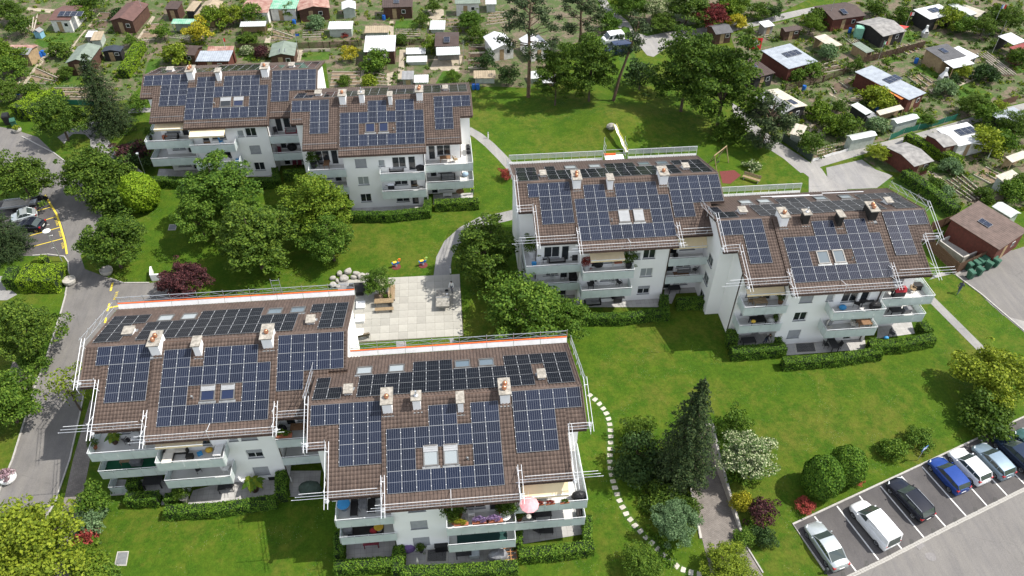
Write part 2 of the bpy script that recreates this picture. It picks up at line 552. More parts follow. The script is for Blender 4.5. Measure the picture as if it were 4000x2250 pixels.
def lettering(txt, p, q, m, size, lift=0.03):
 """painted words laid flat on the ground, running from p to q"""
 cu = bpy.data.curves.new('lettering', 'FONT')
 cu.body = txt
 cu.size = size
 cu.space_character = 1.1
 cu.align_x = 'CENTER'
 cu.align_y = 'CENTER'
 cu.materials.append(m)
 o = bpy.data.objects.new('painted_lettering', cu)
 COL.objects.link(o)
 a = math.atan2(q[1] - p[1], q[0] - p[0])
 mx, my = (p[0] + q[0]) / 2, (p[1] + q[1]) / 2
 o.location = (mx, my, gz(my) + lift)
 o.rotation_euler = (math.atan(0.032) * math.cos(a), 0, a)
 o['kind'] = 'structure'
 return o

for a, b, n in (((-49.53,81.76), (-50.07,82.73), '3'), ((-48.39,79.49), (-48.94,80.54), '2'), ((-47.38,77.17), (-47.89,78.16), '1')):
 lettering('PRIVAT', a, b, M_yellow, 0.5)
 d = Vector((b[0] - a[0], b[1] - a[1])).normalized()
 c = ((a[0] + b[0]) / 2 - d.y * 1.1, (a[1] + b[1]) / 2 + d.x * 1.1)
 lettering(n, (c[0] - d.x, c[1] - d.y), (c[0] + d.x, c[1] + d.y), M_white_line, 0.6)
lettering('PRIVAT', (-38.74,67.68), (-38.83,68.64), M_yellow, 0.5)

sheet('path', strip([(3.14,99.31),(4.67,97.49),(6.17,94.89),(7.62,91.79),(9.36,87.74)], 1.5), 0.012, M_path)
sheet('path', strip([(8.48,78.94),(6.48,78.37),(4.03,77.86),(1.66,76.16),(-0.19,73.87),(-1.15,71.31),(-1.59,67.70)], 1.9), 0.014, M_path)
sheet('gravel_lane', [(30.22,143.65),(31.69,143.54),(32.16,138.69),(33.39,134.44),(34.35,131.70),(34.32,128.25),(36.29,126.41),(40.56,127.76),(43.84,128.14),(49.63,129.42),(55.87,131.81),(55.04,129.22),(48.95,127.11),(44.99,125.73),(39.27,122.50),(35.73,118.86),(34.74,119.51),(33.59,126.62),(32.85,128.78),(31.73,130.16),(31.41,133.70),(30.35,137.89)], 0.012, M_gravel)
sheet('gravel_lane', [(51.59,128.13),(59.29,131.36),(63.66,133.49),(72.59,136.38),(72.35,134.59),(62.71,130.85),(56.10,128.48),(51.88,126.94)], 0.012, M_gravel)
sheet('gravel_lane', [(44.46,103.46),(45.93,100.90),(46.29,96.85),(48.16,92.24),(50.78,86.94),(51.17,84.37),(48.52,84.59),(47.39,88.09),(45.91,90.90),(44.20,96.04),(43.77,99.37)], 0.012, M_gravel)
sheet('gravel_lane', [(50.95,87.36),(57.32,89.20),(66.87,91.95),(76.69,95.18),(83.88,97.81),(91.81,99.97),(90.68,98.12),(82.77,95.85),(75.69,93.30),(66.15,90.45),(59.41,88.28),(51.86,85.70),(50.76,84.66)], 0.016, M_gravel)
sheet('gravel_lane', [(47.84,92.78),(48.78,89.23),(50.64,86.95),(51.82,85.36),(51.89,83.32),(53.59,80.65),(53.03,79.32),(47.88,79.76),(49.33,83.54),(48.16,86.56),(47.76,91.51)], 0.020, M_gravel)
sheet('paved_yard', [(52.57,85.45),(58.41,86.91),(59.31,84.44),(61.08,82.84),(57.62,80.31),(53.48,80.38),(51.89,83.32)], 0.024, M_path)
sheet('lane', [(55.98,62.48),(58.09,63.59),(59.66,63.02),(60.85,59.58),(61.11,57.92),(62.92,52.05),(71.78,66.45),(67.71,66.68),(59.47,63.25)], 0.016, M_gravel)
sheet('service_yard', [(59.55,62.82),(60.36,63.18),(66.07,65.79),(70.95,67.22),(72.94,67.28),(64.88,54.29),(61.56,56.11),(60.85,59.58)], 0.020, M_lane)
kerb('kerb', [(59.60,62.92),(60.89,59.65),(61.78,56.48),(62.74,53.17)], M_kerb, 0.15)
sheet('path', strip([(54.35,60.84),(54.82,58.71),(55.29,56.58),(55.83,54.10),(56.42,51.42),(56.95,49.96)], 1.1), 0.012, M_path)
PK = [(28.58,33.30),(54.24,41.99),(60.10,43.96),(62.00,39.45),(59.46,37.45),(31.79,28.25),(30.19,27.30),(29.75,28.93)]
sheet('car_park', PK, 0.012, M_park)
sheet('driving_lane', [(31.98,28.24),(35.13,29.37),(51.17,34.72),(59.37,37.33),(57.85,31.77),(48.00,23.37),(27.41,25.26),(29.86,27.47)], 0.018, M_lane)
kerb('kerb', [(29.75,28.93),(28.58,33.30),(54.24,41.99),(60.10,43.96)], M_kerb, 0.16, 0.10)
for a in (((403,932), (438,972)), ):
 pass
for L in ([(30.81,33.86),(32.42,28.59)], [(33.23,34.69),(34.77,29.40)], [(35.69,35.50),(37.21,30.20)], [(38.07,36.32),(39.65,31.05)], [(40.49,37.14),(42.08,31.85)], [(42.92,37.96),(44.45,32.62)], [(45.50,38.77),(46.87,33.46)], [(47.91,39.59),(49.30,34.27)], [(50.12,40.32),(51.60,35.22)], [(52.49,41.14),(53.93,36.05)]):
 sheet('white_bay_line', strip(L, 0.13), 0.022, M_white_line)
sett = MB().box(-0.13, 0.13, -0.065, 0.065, -0.05, 0.03).mesh('sett', M_kerb)
g0 = sheet('cobbled_gutter', strip([(31.55,28.16),(35.10,29.29),(42.68,31.91),(51.36,34.82),(57.95,36.95)], 0.36), 0.022, M_concd)
gp = [(31.55,28.16),(35.10,29.29),(42.68,31.91),(51.36,34.82)]
rng = random.Random(5)
for k in range(len(gp) - 1):
 a, b = Vector(gp[k]), Vector(gp[k + 1])
 d = (b - a).normalized()
 t = 0.0
 while t < (b - a).length:
  for s in (-0.085, 0.085):
   p = a + d * t + Vector((-d.y, d.x)) * s
   o = put('sett', sett, g0, (p.x, p.y, gz(p.y) + 0.005 + rng.uniform(0, 0.008)), math.atan2(d.y, d.x) + rng.uniform(-0.06, 0.06))
  t += 0.28
for p in ((33.60,29.15), (35.95,29.92), (38.38,30.74), (40.78,31.53), (43.28,32.39), (45.63,33.19), (47.97,34.00), (31.19,28.40)):
 a = math.atan2(gp[1][1] - gp[0][1], gp[1][0] - gp[0][0])
 MB().obox(p, a + 0.95, 0.27, 0.17, gz(p[1]) + 0.0, gz(p[1]) + 0.024).build('bay_number_patch', M_dark, kind='structure')
MB().lathe([(0.0, 0), (0.45, 0.0), (0.45, 0.028), (0.0, 0.03)], (*(39.39,29.31), gz((39.39,29.31)[1])), 20).build('manhole_cover', mat('iron', (0.22, 0.21, 0.2), (0.16, 0.15, 0.15), 6, 0.7), kind='structure')
pq = (38.92,30.39)
MB().obox(pq, 0.42, 0.42, 0.3, gz(pq[1]), gz(pq[1]) + 0.03).build('drain_grate', MATS['iron'], kind='structure')

rb = MB()
DEP = [1.9, 1.7, 0.9, 0.05]
Lp, Rp = RAMP_L[:4], RAMP_R[:4]
for i in range(3):
 rb.face([(*Lp[i], gz(Lp[i][1]) - DEP[i]), (*Lp[i + 1], gz(Lp[i + 1][1]) - DEP[i + 1]), (*Rp[i + 1], gz(Rp[i + 1][1]) - DEP[i + 1]), (*Rp[i], gz(Rp[i][1]) - DEP[i])])
rb.build('driveway_ramp', M_brickpath, kind='structure')
sheet('driveway', [RAMP_L[3], RAMP_L[4], (RAMP_L[4][0] + 1, 15), (RAMP_R[4][0] + 3, 15), RAMP_R[4], RAMP_R[3]], 0.012, M_brickpath)
wb = MB()
for P_, sg in ((Rp, 1), (Lp, -1)):
 for i in range(3):
  a, b = P_[i], P_[i + 1]
  o_ = 0.22 * sg
  t0, t1 = (0.12, 0.12)
  wb.hexa([(a[0], a[1], gz(a[1]) - DEP[i] - 0.3), (b[0], b[1], gz(b[1]) - DEP[i + 1] - 0.3), (b[0] + o_, b[1], gz(b[1]) - DEP[i + 1] - 0.3), (a[0] + o_, a[1], gz(a[1]) - DEP[i] - 0.3),
     (a[0], a[1], gz(a[1]) + t0), (b[0], b[1], gz(b[1]) + t1), (b[0] + o_, b[1], gz(b[1]) + t1), (a[0] + o_, a[1], gz(a[1]) + t0)])
a, b = Lp[0], Rp[0]
wb.box(a[0] - 0.2, b[0] + 0.2, a[1], a[1] + 0.22, gz(a[1]) - 3.2, gz(a[1]) + 0.14)
wb.build('retaining_wall', M_conc, label='grey concrete retaining wall lining the sunken garage ramp', cat='wall')
kerb('kerb', [(23.63,32.33),(24.00,30.97),(24.46,29.18)], M_kerb, 0.12)

g1 = sheet('stepping_stone_path', strip([(13.01,49.10),(13.83,47.88),(14.27,46.69),(14.36,45.35),(14.18,43.95),(13.85,42.51),(13.59,41.11),(13.51,39.72),(13.53,38.34),(13.70,37.00),(14.03,35.66),(14.59,34.43),(15.31,33.27),(16.04,32.22),(16.89,30.96),(17.80,30.05),(18.97,29.55)], 0.75), 0.004, M_grass2)
sp = [(13.04,49.07),(13.44,48.50),(13.78,47.92),(14.07,47.30),(14.27,46.69),(14.36,46.02),(14.36,45.35),(14.30,44.64),(14.19,43.93),(14.05,43.23),(13.87,42.52),(13.71,41.83),(13.59,41.12),(13.51,40.42),(13.48,39.73),(13.48,39.02),(13.53,38.34),(13.59,37.67),(13.70,37.00),(13.84,36.32),(14.02,35.66),(14.28,35.06),(14.58,34.45),(14.93,33.87),(15.31,33.27),(15.69,32.70),(16.07,32.08),(16.50,31.52),(16.89,30.96),(17.32,30.44),(17.81,30.08),(18.39,29.77),(19.03,29.54)]
stones = []
rng = random.Random(3)
for i in range(3):
 pts = [(0.27 * sx * rng.uniform(0.85, 1.05), 0.21 * sy * rng.uniform(0.85, 1.05)) for sx, sy in ((-1, -0.8), (-0.7, -1), (0.7, -1), (1, -0.8), (1, 0.8), (0.7, 1), (-0.7, 1), (-1, 0.8))]
 stones.append(MB().prism(pts, -0.05, 0.035).mesh('stone', mat('stepping_stone', (0.50, 0.47, 0.40), (0.36, 0.34, 0.29), 3, 0.9, 0.3, objrand=0.12)))
for i, p in enumerate(sp):
 q = sp[min(i + 1, len(sp) - 1)] if i + 1 < len(sp) else p
 r = sp[max(i - 1, 0)]
 put('stone', stones[i % 3], g1, (p[0], p[1], gz(p[1])), math.atan2(q[1] - r[1], q[0] - r[0]) + math.pi / 2 + rng.uniform(-0.15, 0.15))

pc = [(-12.53,68.35),(0.60,68.21),(0.58,58.36),(-11.42,58.28)]
ux = Vector((pc[1][0] - pc[0][0], pc[1][1] - pc[0][1]))
g2 = sheet('plaza', [(-13.45,68.35),(-7.42,68.25),(0.60,68.21),(0.58,58.36),(-10.68,58.31),(-12.81,58.40)], 0.006, mat('plaza_bed', (0.13, 0.115, 0.09), (0.085, 0.08, 0.06), 4, 0.95))
sl = MB().box(0.008, 0.992, 0.008, 0.992, -0.03, 0.02).mesh('slab', M_slab)
CX = Vector((pc[1][0], pc[1][1]))
wd = (Vector((0.60,68.21)) - Vector((-6.43,68.29))).length / 7.0
rows = 11
dv = (Vector((0.58,58.36)) - Vector((0.60,68.21)))
rd = dv.length / 9.0
ex = -(Vector((0.60,68.21)) - Vector((-6.43,68.29))).normalized()
ey = Vector((-ex.y, ex.x)) * -1
if ey.dot(dv) < 0:
 ey = -ey
rng = random.Random(9)
for i in range(13):
 for j in range(9):
  c = CX + ex * (wd * (i + 1)) + ey * (rd * (j + 1))
  o = put('slab', sl, g2, (c.x, c.y, gz(c.y) + 0.012 + rng.uniform(0, 0.006)), math.atan2(-ex.y, -ex.x))
  o.scale = (wd, rd, 1)
  o.rotation_euler = (math.atan(0.032), 0, math.atan2(-ex.y, -ex.x))
sheet('path', [(-6.77,58.23),(-5.70,58.13),(-5.64,57.05),(-6.70,57.08)], 0.014, M_path)
sheet('path', [(-1.00,58.16),(-0.52,58.12),(-0.49,57.46),(-0.92,57.43)], 0.014, M_path)

# ================================================================ PEOPLE
M_skin = mat('skin', (0.48, 0.28, 0.20), (0.42, 0.24, 0.17), 4, 0.6)

def person(x, y, z, rz, J, label, top, legs, hair, shoes=None, sit=False):
 """J: joint positions; one skinned body, clothes by body zone, hair as a child"""
 names = list(J)
 idx = {n: i for i, n in enumerate(names)}
 E = [('hip', 'waist'), ('waist', 'chest'), ('chest', 'neck'), ('neck', 'head'), ('head', 'crown')]
 for s in 'lr':
  E += [('chest', 'sh' + s), ('sh' + s, 'el' + s), ('el' + s, 'wr' + s), ('wr' + s, 'pa' + s), ('hip', 'th' + s), ('th' + s, 'kn' + s), ('kn' + s, 'an' + s), ('an' + s, 'to' + s)]
 rad = dict(hip=.145, waist=.125, chest=.15, neck=.055, head=.098, crown=.075, sh=.075, el=.05, wr=.034, pa=.03, th=.092, kn=.06, an=.042, to=.038)
 V = [Vector(J[n]) for n in names]
 R_ = [rad.get(n, rad.get(n[:-1], .05)) for n in names]
 ed = [(idx[a], idx[b]) for a, b in E]
 for s in 'lr':                          # four fingers and a thumb
  w, p = Vector(J['wr' + s]), Vector(J['pa' + s])
  d = (p - w).normalized()
  side = d.orthogonal().normalized()
  for k in range(5):
   off = side * ((k - 1.5) * .018 if k < 4 else .045)
   ln = (.075, .085, .08, .06, .05)[k]
   a = len(V)
   V += [p + off * .8 + d * .01, p + off + d * (ln * .6), p + off + d * ln + Vector((0, 0, -.012))]
   R_ += [.011, .0095, .008]
   ed += [(idx['pa' + s], a), (a, a + 1), (a + 1, a + 2)]
 me = bpy.data.meshes.new('body')
 me.from_pydata([tuple(v) for v in V], ed, [])
 t = bpy.data.objects.new('body', me)
 COL.objects.link(t)
 sk = t.modifiers.new('s', 'SKIN')
 for i, r in enumerate(R_):
  me.skin_vertices[0].data[i].radius = (r, r)
 me.skin_vertices[0].data[idx['hip']].use_root = True
 t.modifiers.new('d', 'SUBSURF').levels = 1
 dg = bpy.context.evaluated_depsgraph_get()
 m2 = bpy.data.meshes.new_from_object(t.evaluated_get(dg))
 bpy.data.objects.remove(t)
 m2.materials.clear()
 for m in (M_skin, top, legs, shoes or M_black):
  m2.materials.append(m)
 key = {}
 for n in names:
  b = n if n in ('hip', 'waist', 'chest', 'neck', 'head', 'crown') else n[:-1]
  key[n] = {'hip': 2, 'waist': 1, 'chest': 1, 'neck': 1, 'head': 0, 'crown': 0, 'sh': 1, 'el': 1, 'wr': 1, 'pa': 0, 'th': 2, 'kn': 2, 'an': 2, 'to': 3}[b]
 for p in m2.polygons:
  c = Vector(p.center)
  p.material_index = key[min(names, key=lambda n: (Vector(J[n]) - c).length - rad.get(n, rad.get(n[:-1], .05)) * .6)]
  p.use_smooth = True
 o = put('person', None, None, (x, y, z), rz, label, 'person')
 put('body', m2, o)
 h, c = Vector(J['head']), Vector(J['crown'])
 cap = MB().ball(tuple(h + (c - h) * .75 + Vector((0, .018, .01))), .105, .112, .085, 12, 7)
 cap.build('hair', hair, o, smooth=True)
 f = MB()
 for s in (-1, 1):
  f.ball((h.x + s * .035, h.y - .092, h.z + .015), .012, n=6, m=4)
 f.build('eyes', M_black, o)
 MB().ball((h.x, h.y - .105, h.z - .015), .014, .02, .02, 6, 4).box(h.x - .025, h.x + .025, h.y - .102, h.y - .092, h.z - .058, h.z - .048).build('nose_and_mouth', M_skin, o)
 return o

def pose(lean=0.0, stride=0.0, arm=0.0, bend=0.0, head=0.0, armr=None):
 J = dict(hip=(0, 0, .93), waist=(0, -lean * .3, 1.1), chest=(0, -lean * .7, 1.33), neck=(0, -lean, 1.5), head=(0, -lean - .02 - head, 1.62), crown=(0, -lean - head * 1.2, 1.72))
 for s, q in (('l', 1), ('r', -1)):
  st = stride * q
  J['th' + s] = (q * .1, -st * .05, .86)
  J['kn' + s] = (q * .1, -st * .22 - .03, .48)
  J['an' + s] = (q * .1, -st * .34 + (.12 if st < 0 else 0), .09 + (.06 if st < 0 else 0))
  J['to' + s] = (q * .11, -st * .34 - .16 + (.1 if st < 0 else 0), .045)
  a = arm if armr is None or q > 0 else armr
  J['sh' + s] = (q * .19, -lean * .85, 1.42)
  J['el' + s] = (q * .25, -lean * .85 + st * .15 - a * .12, 1.14)
  J['wr' + s] = (q * .22, -lean * .85 + st * .25 - a * .34, .92 + a * .12)
  J['pa' + s] = (q * .2, -lean * .85 + st * .28 - a * .42, .85 + a * .14)
 return J

M_jeans = mat('jeans', (0.07, 0.09, 0.14), None, 5, 0.9)
p = (-0.40,65.27)
person(p[0], p[1], gz(p[1]) + .03, -.3, pose(.08, .12, .9, head=.06), 'person in a white top and dark trousers at the stone table', M_whitepaint, M_jeans, M_black)
p = (58.19,59.99)
person(p[0], p[1], gz(p[1]) + .02, 2.2, pose(.14, .9, .1), 'person in dark clothes walking across the gravel by the bins', mat('dark_jacket', (.06, .07, .09), None, 5, .9), M_jeans, M_black)
p = (33.12,54.30)
person(p[0], p[1], gz(p[1]) + .05, .6, pose(.25, .2, .6, head=.05), 'person bending forward on the shaded terrace of the right block', M_black, M_jeans, mat('hair_brown', (.06, .035, .02), None, 6, .8))
p = (2.98,83.43)
person(p[0], p[1], gz(p[1]) + .05, .2, pose(.05, .1, .3), 'worker in a neon yellow vest at the far block corner', mat('neon_vest', (.55, .80, .05), None, 4, .7), M_jeans, mat('yellow_plastic', (0.65, 0.42, 0.05), None, 4, 0.5))
p = (42.23,125.74)
cy = put('bicycle', None, None, (p[0], p[1], gz(p[1]) + .012), 0.25, 'dark bicycle ridden along the gravel lane', 'bicycle')
for x in (-.52, .52):
 b = MB()
 pts = [(x + .33 * math.cos(t * math.pi / 8), 0, .34 + .33 * math.sin(t * math.pi / 8)) for t in range(17)]
 b.path(pts, .02, 5)
 w_ = b.build('wheel', mat('tyre', (0.018, 0.018, 0.019), (0.012, 0.012, 0.012), 5, 0.85), cy)
 MB().tube((x - .32, 0, .34), (x + .32, 0, .34), .006, n=3).tube((x, 0, .02), (x, 0, .66), .006, n=3).build('spokes', M_galv, w_)
MB().tube((-.52, 0, .34), (-.15, 0, .85), .018, n=5).tube((-.52, 0, .34), (-.02, 0, .3), .018, n=5).tube((-.02, 0, .3), (-.15, 0, .85), .018, n=5).tube((-.02, 0, .3), (.36, 0, .8), .02, n=5).tube((-.15, 0, .8), (.36, 0, .85), .02, n=5).tube((.36, 0, .95), (.52, 0, .34), .018, n=5).build('frame', mat('charcoal_metal', (0.045, 0.045, 0.048), (0.03, 0.03, 0.032), 4, 0.5), cy)
MB().box(-.28, -.04, -.06, .06, .88, .93).build('saddle', M_black, cy)
MB().tube((.38, -.26, 1.0), (.38, .26, 1.0), .015).build('handlebar', mat('charcoal_metal', (0.045, 0.045, 0.048), (0.03, 0.03, 0.032), 4, 0.5), cy)
J = dict(hip=(0, .17, .98), waist=(0, .06, 1.14), chest=(0, -.1, 1.34), neck=(0, -.2, 1.48), head=(0, -.26, 1.58), crown=(0, -.26, 1.69))
for s, q in (('l', 1), ('r', -1)):
 J.update({'th' + s: (q * .1, .12, .93), 'kn' + s: (q * .1, -.2, .62 + q * .06), 'an' + s: (q * .1, -.02, .26 + q * .1), 'to' + s: (q * .1, -.16, .22 + q * .1), 'sh' + s: (q * .18, -.15, 1.4), 'el' + s: (q * .24, -.28, 1.2), 'wr' + s: (q * .24, -.4, 1.06), 'pa' + s: (q * .23, -.45, 1.03)})
person(p[0], p[1], gz(p[1]) + .012, 0.25 + math.pi / 2, J, 'cyclist in dark clothes riding along the gravel lane', MATS['dark_jacket'], M_black, M_black)

# ================================================================ THE SIX APARTMENT BLOCKS
AL, BE = R(22.426), R(18.0)
CA, SA, TA = math.cos(AL), math.sin(AL), math.tan(AL)
CB, SB, TB = math.cos(BE), math.sin(BE), math.tan(BE)
YR = 7.75 * CA                              # ridge
PW, PH = 1.154, 1.727
M_wall = mat('white_render', (0.90, 0.895, 0.88), (0.84, 0.835, 0.82), 0.35, 0.9, 0.15, 30)
M_tile = mat('roof_tile', (0.112, 0.080, 0.064), (0.084, 0.060, 0.049), 0.7, 0.72, 0.3, 25, island=0.15)
M_tile1 = mat('roof_tile_single', (0.112, 0.080, 0.064), (0.084, 0.060, 0.049), 0.7, 0.72, 0.3, 25, objrand=0.15)
M_deck = mat('brown_fascia', (0.085, 0.05, 0.035), (0.06, 0.036, 0.026), 2, 0.75)
M_soffit = mat('soffit', (0.62, 0.58, 0.50), (0.55, 0.51, 0.44), 2, 0.8)
M_gutter = mat('copper_gutter', (0.075, 0.045, 0.033), (0.05, 0.032, 0.025), 3, 0.55, metal=0.3)
M_frame_w = mat('white_window_frame', (0.78, 0.78, 0.77), None, 3, 0.45)
M_dark_frame = mat('grey_skylight_frame', (0.16, 0.155, 0.15), (0.12, 0.115, 0.11), 3, 0.5, metal=0.3)
M_blind = mat('roller_blind', (0.33, 0.34, 0.35), (0.28, 0.29, 0.30), 3, 0.6)
M_awning = mat('cream_awning', (0.80, 0.66, 0.42), (0.74, 0.60, 0.38), 1.2, 0.85)
M_cap = mat('chimney_cap', (0.40, 0.37, 0.32), (0.19, 0.175, 0.15), 3.5, 0.92, 0.5, 10)
M_lead = mat('lead_flashing', (0.27, 0.28, 0.29), (0.19, 0.2, 0.2), 3, 0.55, metal=0.3)
M_copper = mat('copper_cowl', (0.62, 0.31, 0.18), (0.45, 0.20, 0.11), 6, 0.32, metal=0.85, spec=0.5)
M_floor = mat('balcony_tiles', (0.58, 0.575, 0.56), (0.52, 0.515, 0.50), 1.2, 0.8)
M_blackcl = mat('dark_cladding', (0.03, 0.028, 0.027), (0.02, 0.019, 0.018), 3, 0.6)

def glass(name, c, rough=0.06, spec=0.6):
 m, nt, b = nodes_of(name)
 b.inputs['Base Color'].default_value = (*c, 1)
 b.inputs['Roughness'].default_value = rough
 b.inputs['Specular IOR Level'].default_value = spec
 MATS[name] = m
 return m

M_pane = glass('window_glass', (0.02, 0.024, 0.028))
M_curtain = glass('curtained_glass', (0.30, 0.32, 0.33), 0.15)
M_skyglass = glass('skylight_glass', (0.10, 0.13, 0.15), 0.04, 0.8)
M_blueblind = glass('blue_blind_glass', (0.014, 0.022, 0.055), 0.05)
M_skyblind = glass('pale_blind_glass', (0.27, 0.30, 0.31), 0.12)

def frosted():
 m, nt, b = nodes_of('frosted_balcony_glass')
 col = ramp(nt, tex_noise(nt, 1.3, 4), [(0.3, (0.66, 0.73, 0.72)), (0.7, (0.78, 0.84, 0.83))])
 nt.links.new(col, b.inputs['Base Color'])
 b.inputs['Roughness'].default_value = 0.28
 b.inputs['Specular IOR Level'].default_value = 0.5
 t = nt.nodes.new('ShaderNodeBsdfTranslucent')
 nt.links.new(col, t.inputs['Color'])
 mx = nt.nodes.new('ShaderNodeMixShader')
 mx.inputs[0].default_value = 0.35
 nt.links.new(b.outputs[0], mx.inputs[1])
 nt.links.new(t.outputs[0], mx.inputs[2])
 nt.links.new(mx.outputs[0], nt.nodes['Material Output'].inputs['Surface'])
 return m

M_frost = frosted()
M_rail = mat('steel_handrail', (0.78, 0.79, 0.80), (0.7, 0.71, 0.72), 4, 0.4, metal=0.2)

def pv_mat(name, cell, line, busf):
 """solar cells printed behind glass: 6 columns of half cells in two halves"""
 m, nt, b = nodes_of(name)
 tc = nt.nodes.new('ShaderNodeTexCoord')
 sx = nt.nodes.new('ShaderNodeSeparateXYZ')
 nt.links.new(tc.outputs['Object'], sx.inputs[0])
 fx = mathn(nt, 'FRACT', mathn(nt, 'MULTIPLY', mathn(nt, 'ADD', sx.outputs['X'], -0.021), 1 / 0.182))
 fy = mathn(nt, 'FRACT', mathn(nt, 'MULTIPLY', mathn(nt, 'ADD', sx.outputs['Y'], -0.02), 1 / 0.0936))
 lx = mathn(nt, 'GREATER_THAN', mathn(nt, 'ABSOLUTE', mathn(nt, 'ADD', fx, -0.5)), 0.455)
 ly = mathn(nt, 'GREATER_THAN', mathn(nt, 'ABSOLUTE', mathn(nt, 'ADD', fy, -0.5)), 0.47)
 mid = mathn(nt, 'LESS_THAN', mathn(nt, 'ABSOLUTE', mathn(nt, 'ADD', sx.outputs['Y'], -0.861)), 0.014)
 oi = nt.nodes.new('ShaderNodeObjectInfo')
 c = mixc(nt, oi.outputs['Random'], tuple(x * 0.8 for x in cell), tuple(x * 1.25 for x in cell))
 c = mixc(nt, mathn(nt, 'MULTIPLY', ly, 0.22 * busf), c, line)
 c = mixc(nt, mathn(nt, 'MULTIPLY', lx, 0.75 * busf), c, line)
 c = mixc(nt, mid, c, tuple(x * 0.95 * busf for x in line))
 nt.links.new(c, b.inputs['Base Color'])
 b.inputs['Roughness'].default_value = 0.06
 b.inputs['Specular IOR Level'].default_value = 0.28
 return m

M_pv = pv_mat('solar_cells', (0.008, 0.012, 0.026), (0.24, 0.26, 0.30), 0.8)
M_pvb = pv_mat('solar_cells_black', (0.006, 0.007, 0.010), (0.13, 0.14, 0.15), 0.7)
M_pvb.node_tree.nodes['Principled BSDF'].inputs['Specular IOR Level'].default_value = 0.04
M_alu = mat('aluminium_frame', (0.27, 0.285, 0.30), (0.23, 0.24, 0.25), 4, 0.65, metal=0.0)
M_alud = mat('grey_panel_frame', (0.22, 0.23, 0.24), (0.18, 0.185, 0.19), 4, 0.65)
M_clamp = mat('clamp', (0.80, 0.82, 0.84), (0.8, 0.8, 0.82), 4, 0.4)

def pv_mesh(name, mats, clamps=True):
 b = MB()
 w, h, fr = 1.134, 1.722, 0.018
 b.mat(1).face([(fr, fr, 0.034), (w - fr, fr, 0.034), (w - fr, h - fr, 0.034), (fr, h - fr, 0.034)])
 b.mat(0)
 for q in (((0, 0), (w, 0), (w - fr, fr), (fr, fr)), ((w, 0), (w, h), (w - fr, h - fr), (w - fr, fr)), ((w, h), (0, h), (fr, h - fr), (w - fr, h - fr)), ((0, h), (0, 0), (fr, fr), (fr, h - fr))):
  b.face([(x, y, 0.038) for x, y in q])
 b.add([(0, 0, 0), (w, 0, 0), (w, h, 0), (0, h, 0), (0, 0, 0.038), (w, 0, 0.038), (w, h, 0.038), (0, h, 0.038)], [(0, 1, 5, 4), (1, 2, 6, 5), (2, 3, 7, 6), (3, 0, 4, 7)])
 if clamps:
  b.mat(2)
  for y in (0.36, 1.36):
   b.box(-0.035, 0.02, y - 0.022, y + 0.022, 0.036, 0.055)
 return b.mesh(name, mats)

PV_F = pv_mesh('solar_panel', [M_alu, M_pv, M_clamp])
PV_B = pv_mesh('solar_panel_black', [M_alud, M_pvb, M_clamp])

TX = [0.0, 0.105, 0.165, 0.245, 0.292]
TH = [0.006, 0.006, 0.052, 0.052, 0.010]

def tile_geo():
 V, F = [], []
 for y, l in ((0.0, 0.034), (0.355, 0.0)):
  for x, h in zip(TX, TH):
   V.append((x, y, h + l))
 for x, h in zip(TX, TH):
  V.append((x, 0.0, h - 0.012))
 for i in range(4):
  F.append((i, i + 1, 6 + i, 5 + i))
  F.append((10 + i, 11 + i, i + 1, i))
 return np.array(V), np.array(F)

TV, TF = tile_geo()
_tb = MB()
_tb.add(TV.tolist(), TF.tolist())
TILE_ME = _tb.mesh('tile', M_tile1)
RIDGE_ME = MB()
GLASSP = {}

def holes_wall(b, x0, x1, z0, z1, y, holes, depth=0.16):
 """wall face at y looking to -y with real window openings and reveals"""
 xs = sorted({x0, x1, *[h[0] for h in holes], *[h[1] for h in holes]})
 zs = sorted({z0, z1, *[h[2] for h in holes], *[h[3] for h in holes]})
 for i in range(len(xs) - 1):
  for j in range(len(zs) - 1):
   cx, cz = (xs[i] + xs[i + 1]) / 2, (zs[j] + zs[j + 1]) / 2
   if any(h[0] < cx < h[1] and h[2] < cz < h[3] for h in holes):
    continue
   b.face([(xs[i], y, zs[j]), (xs[i + 1], y, zs[j]), (xs[i + 1], y, zs[j + 1]), (xs[i], y, zs[j + 1])])
 for a, c, d, e in holes:
  y2 = y + depth
  b.face([(a, y, d), (a, y2, d), (a, y2, e), (a, y, e)][::-1])
  b.face([(c, y, d), (c, y2, d), (c, y2, e), (c, y, e)])
  b.face([(a, y, d), (c, y, d), (c, y2, d), (a, y2, d)])
  b.face([(a, y, e), (c, y, e), (c, y2, e), (a, y2, e)][::-1])

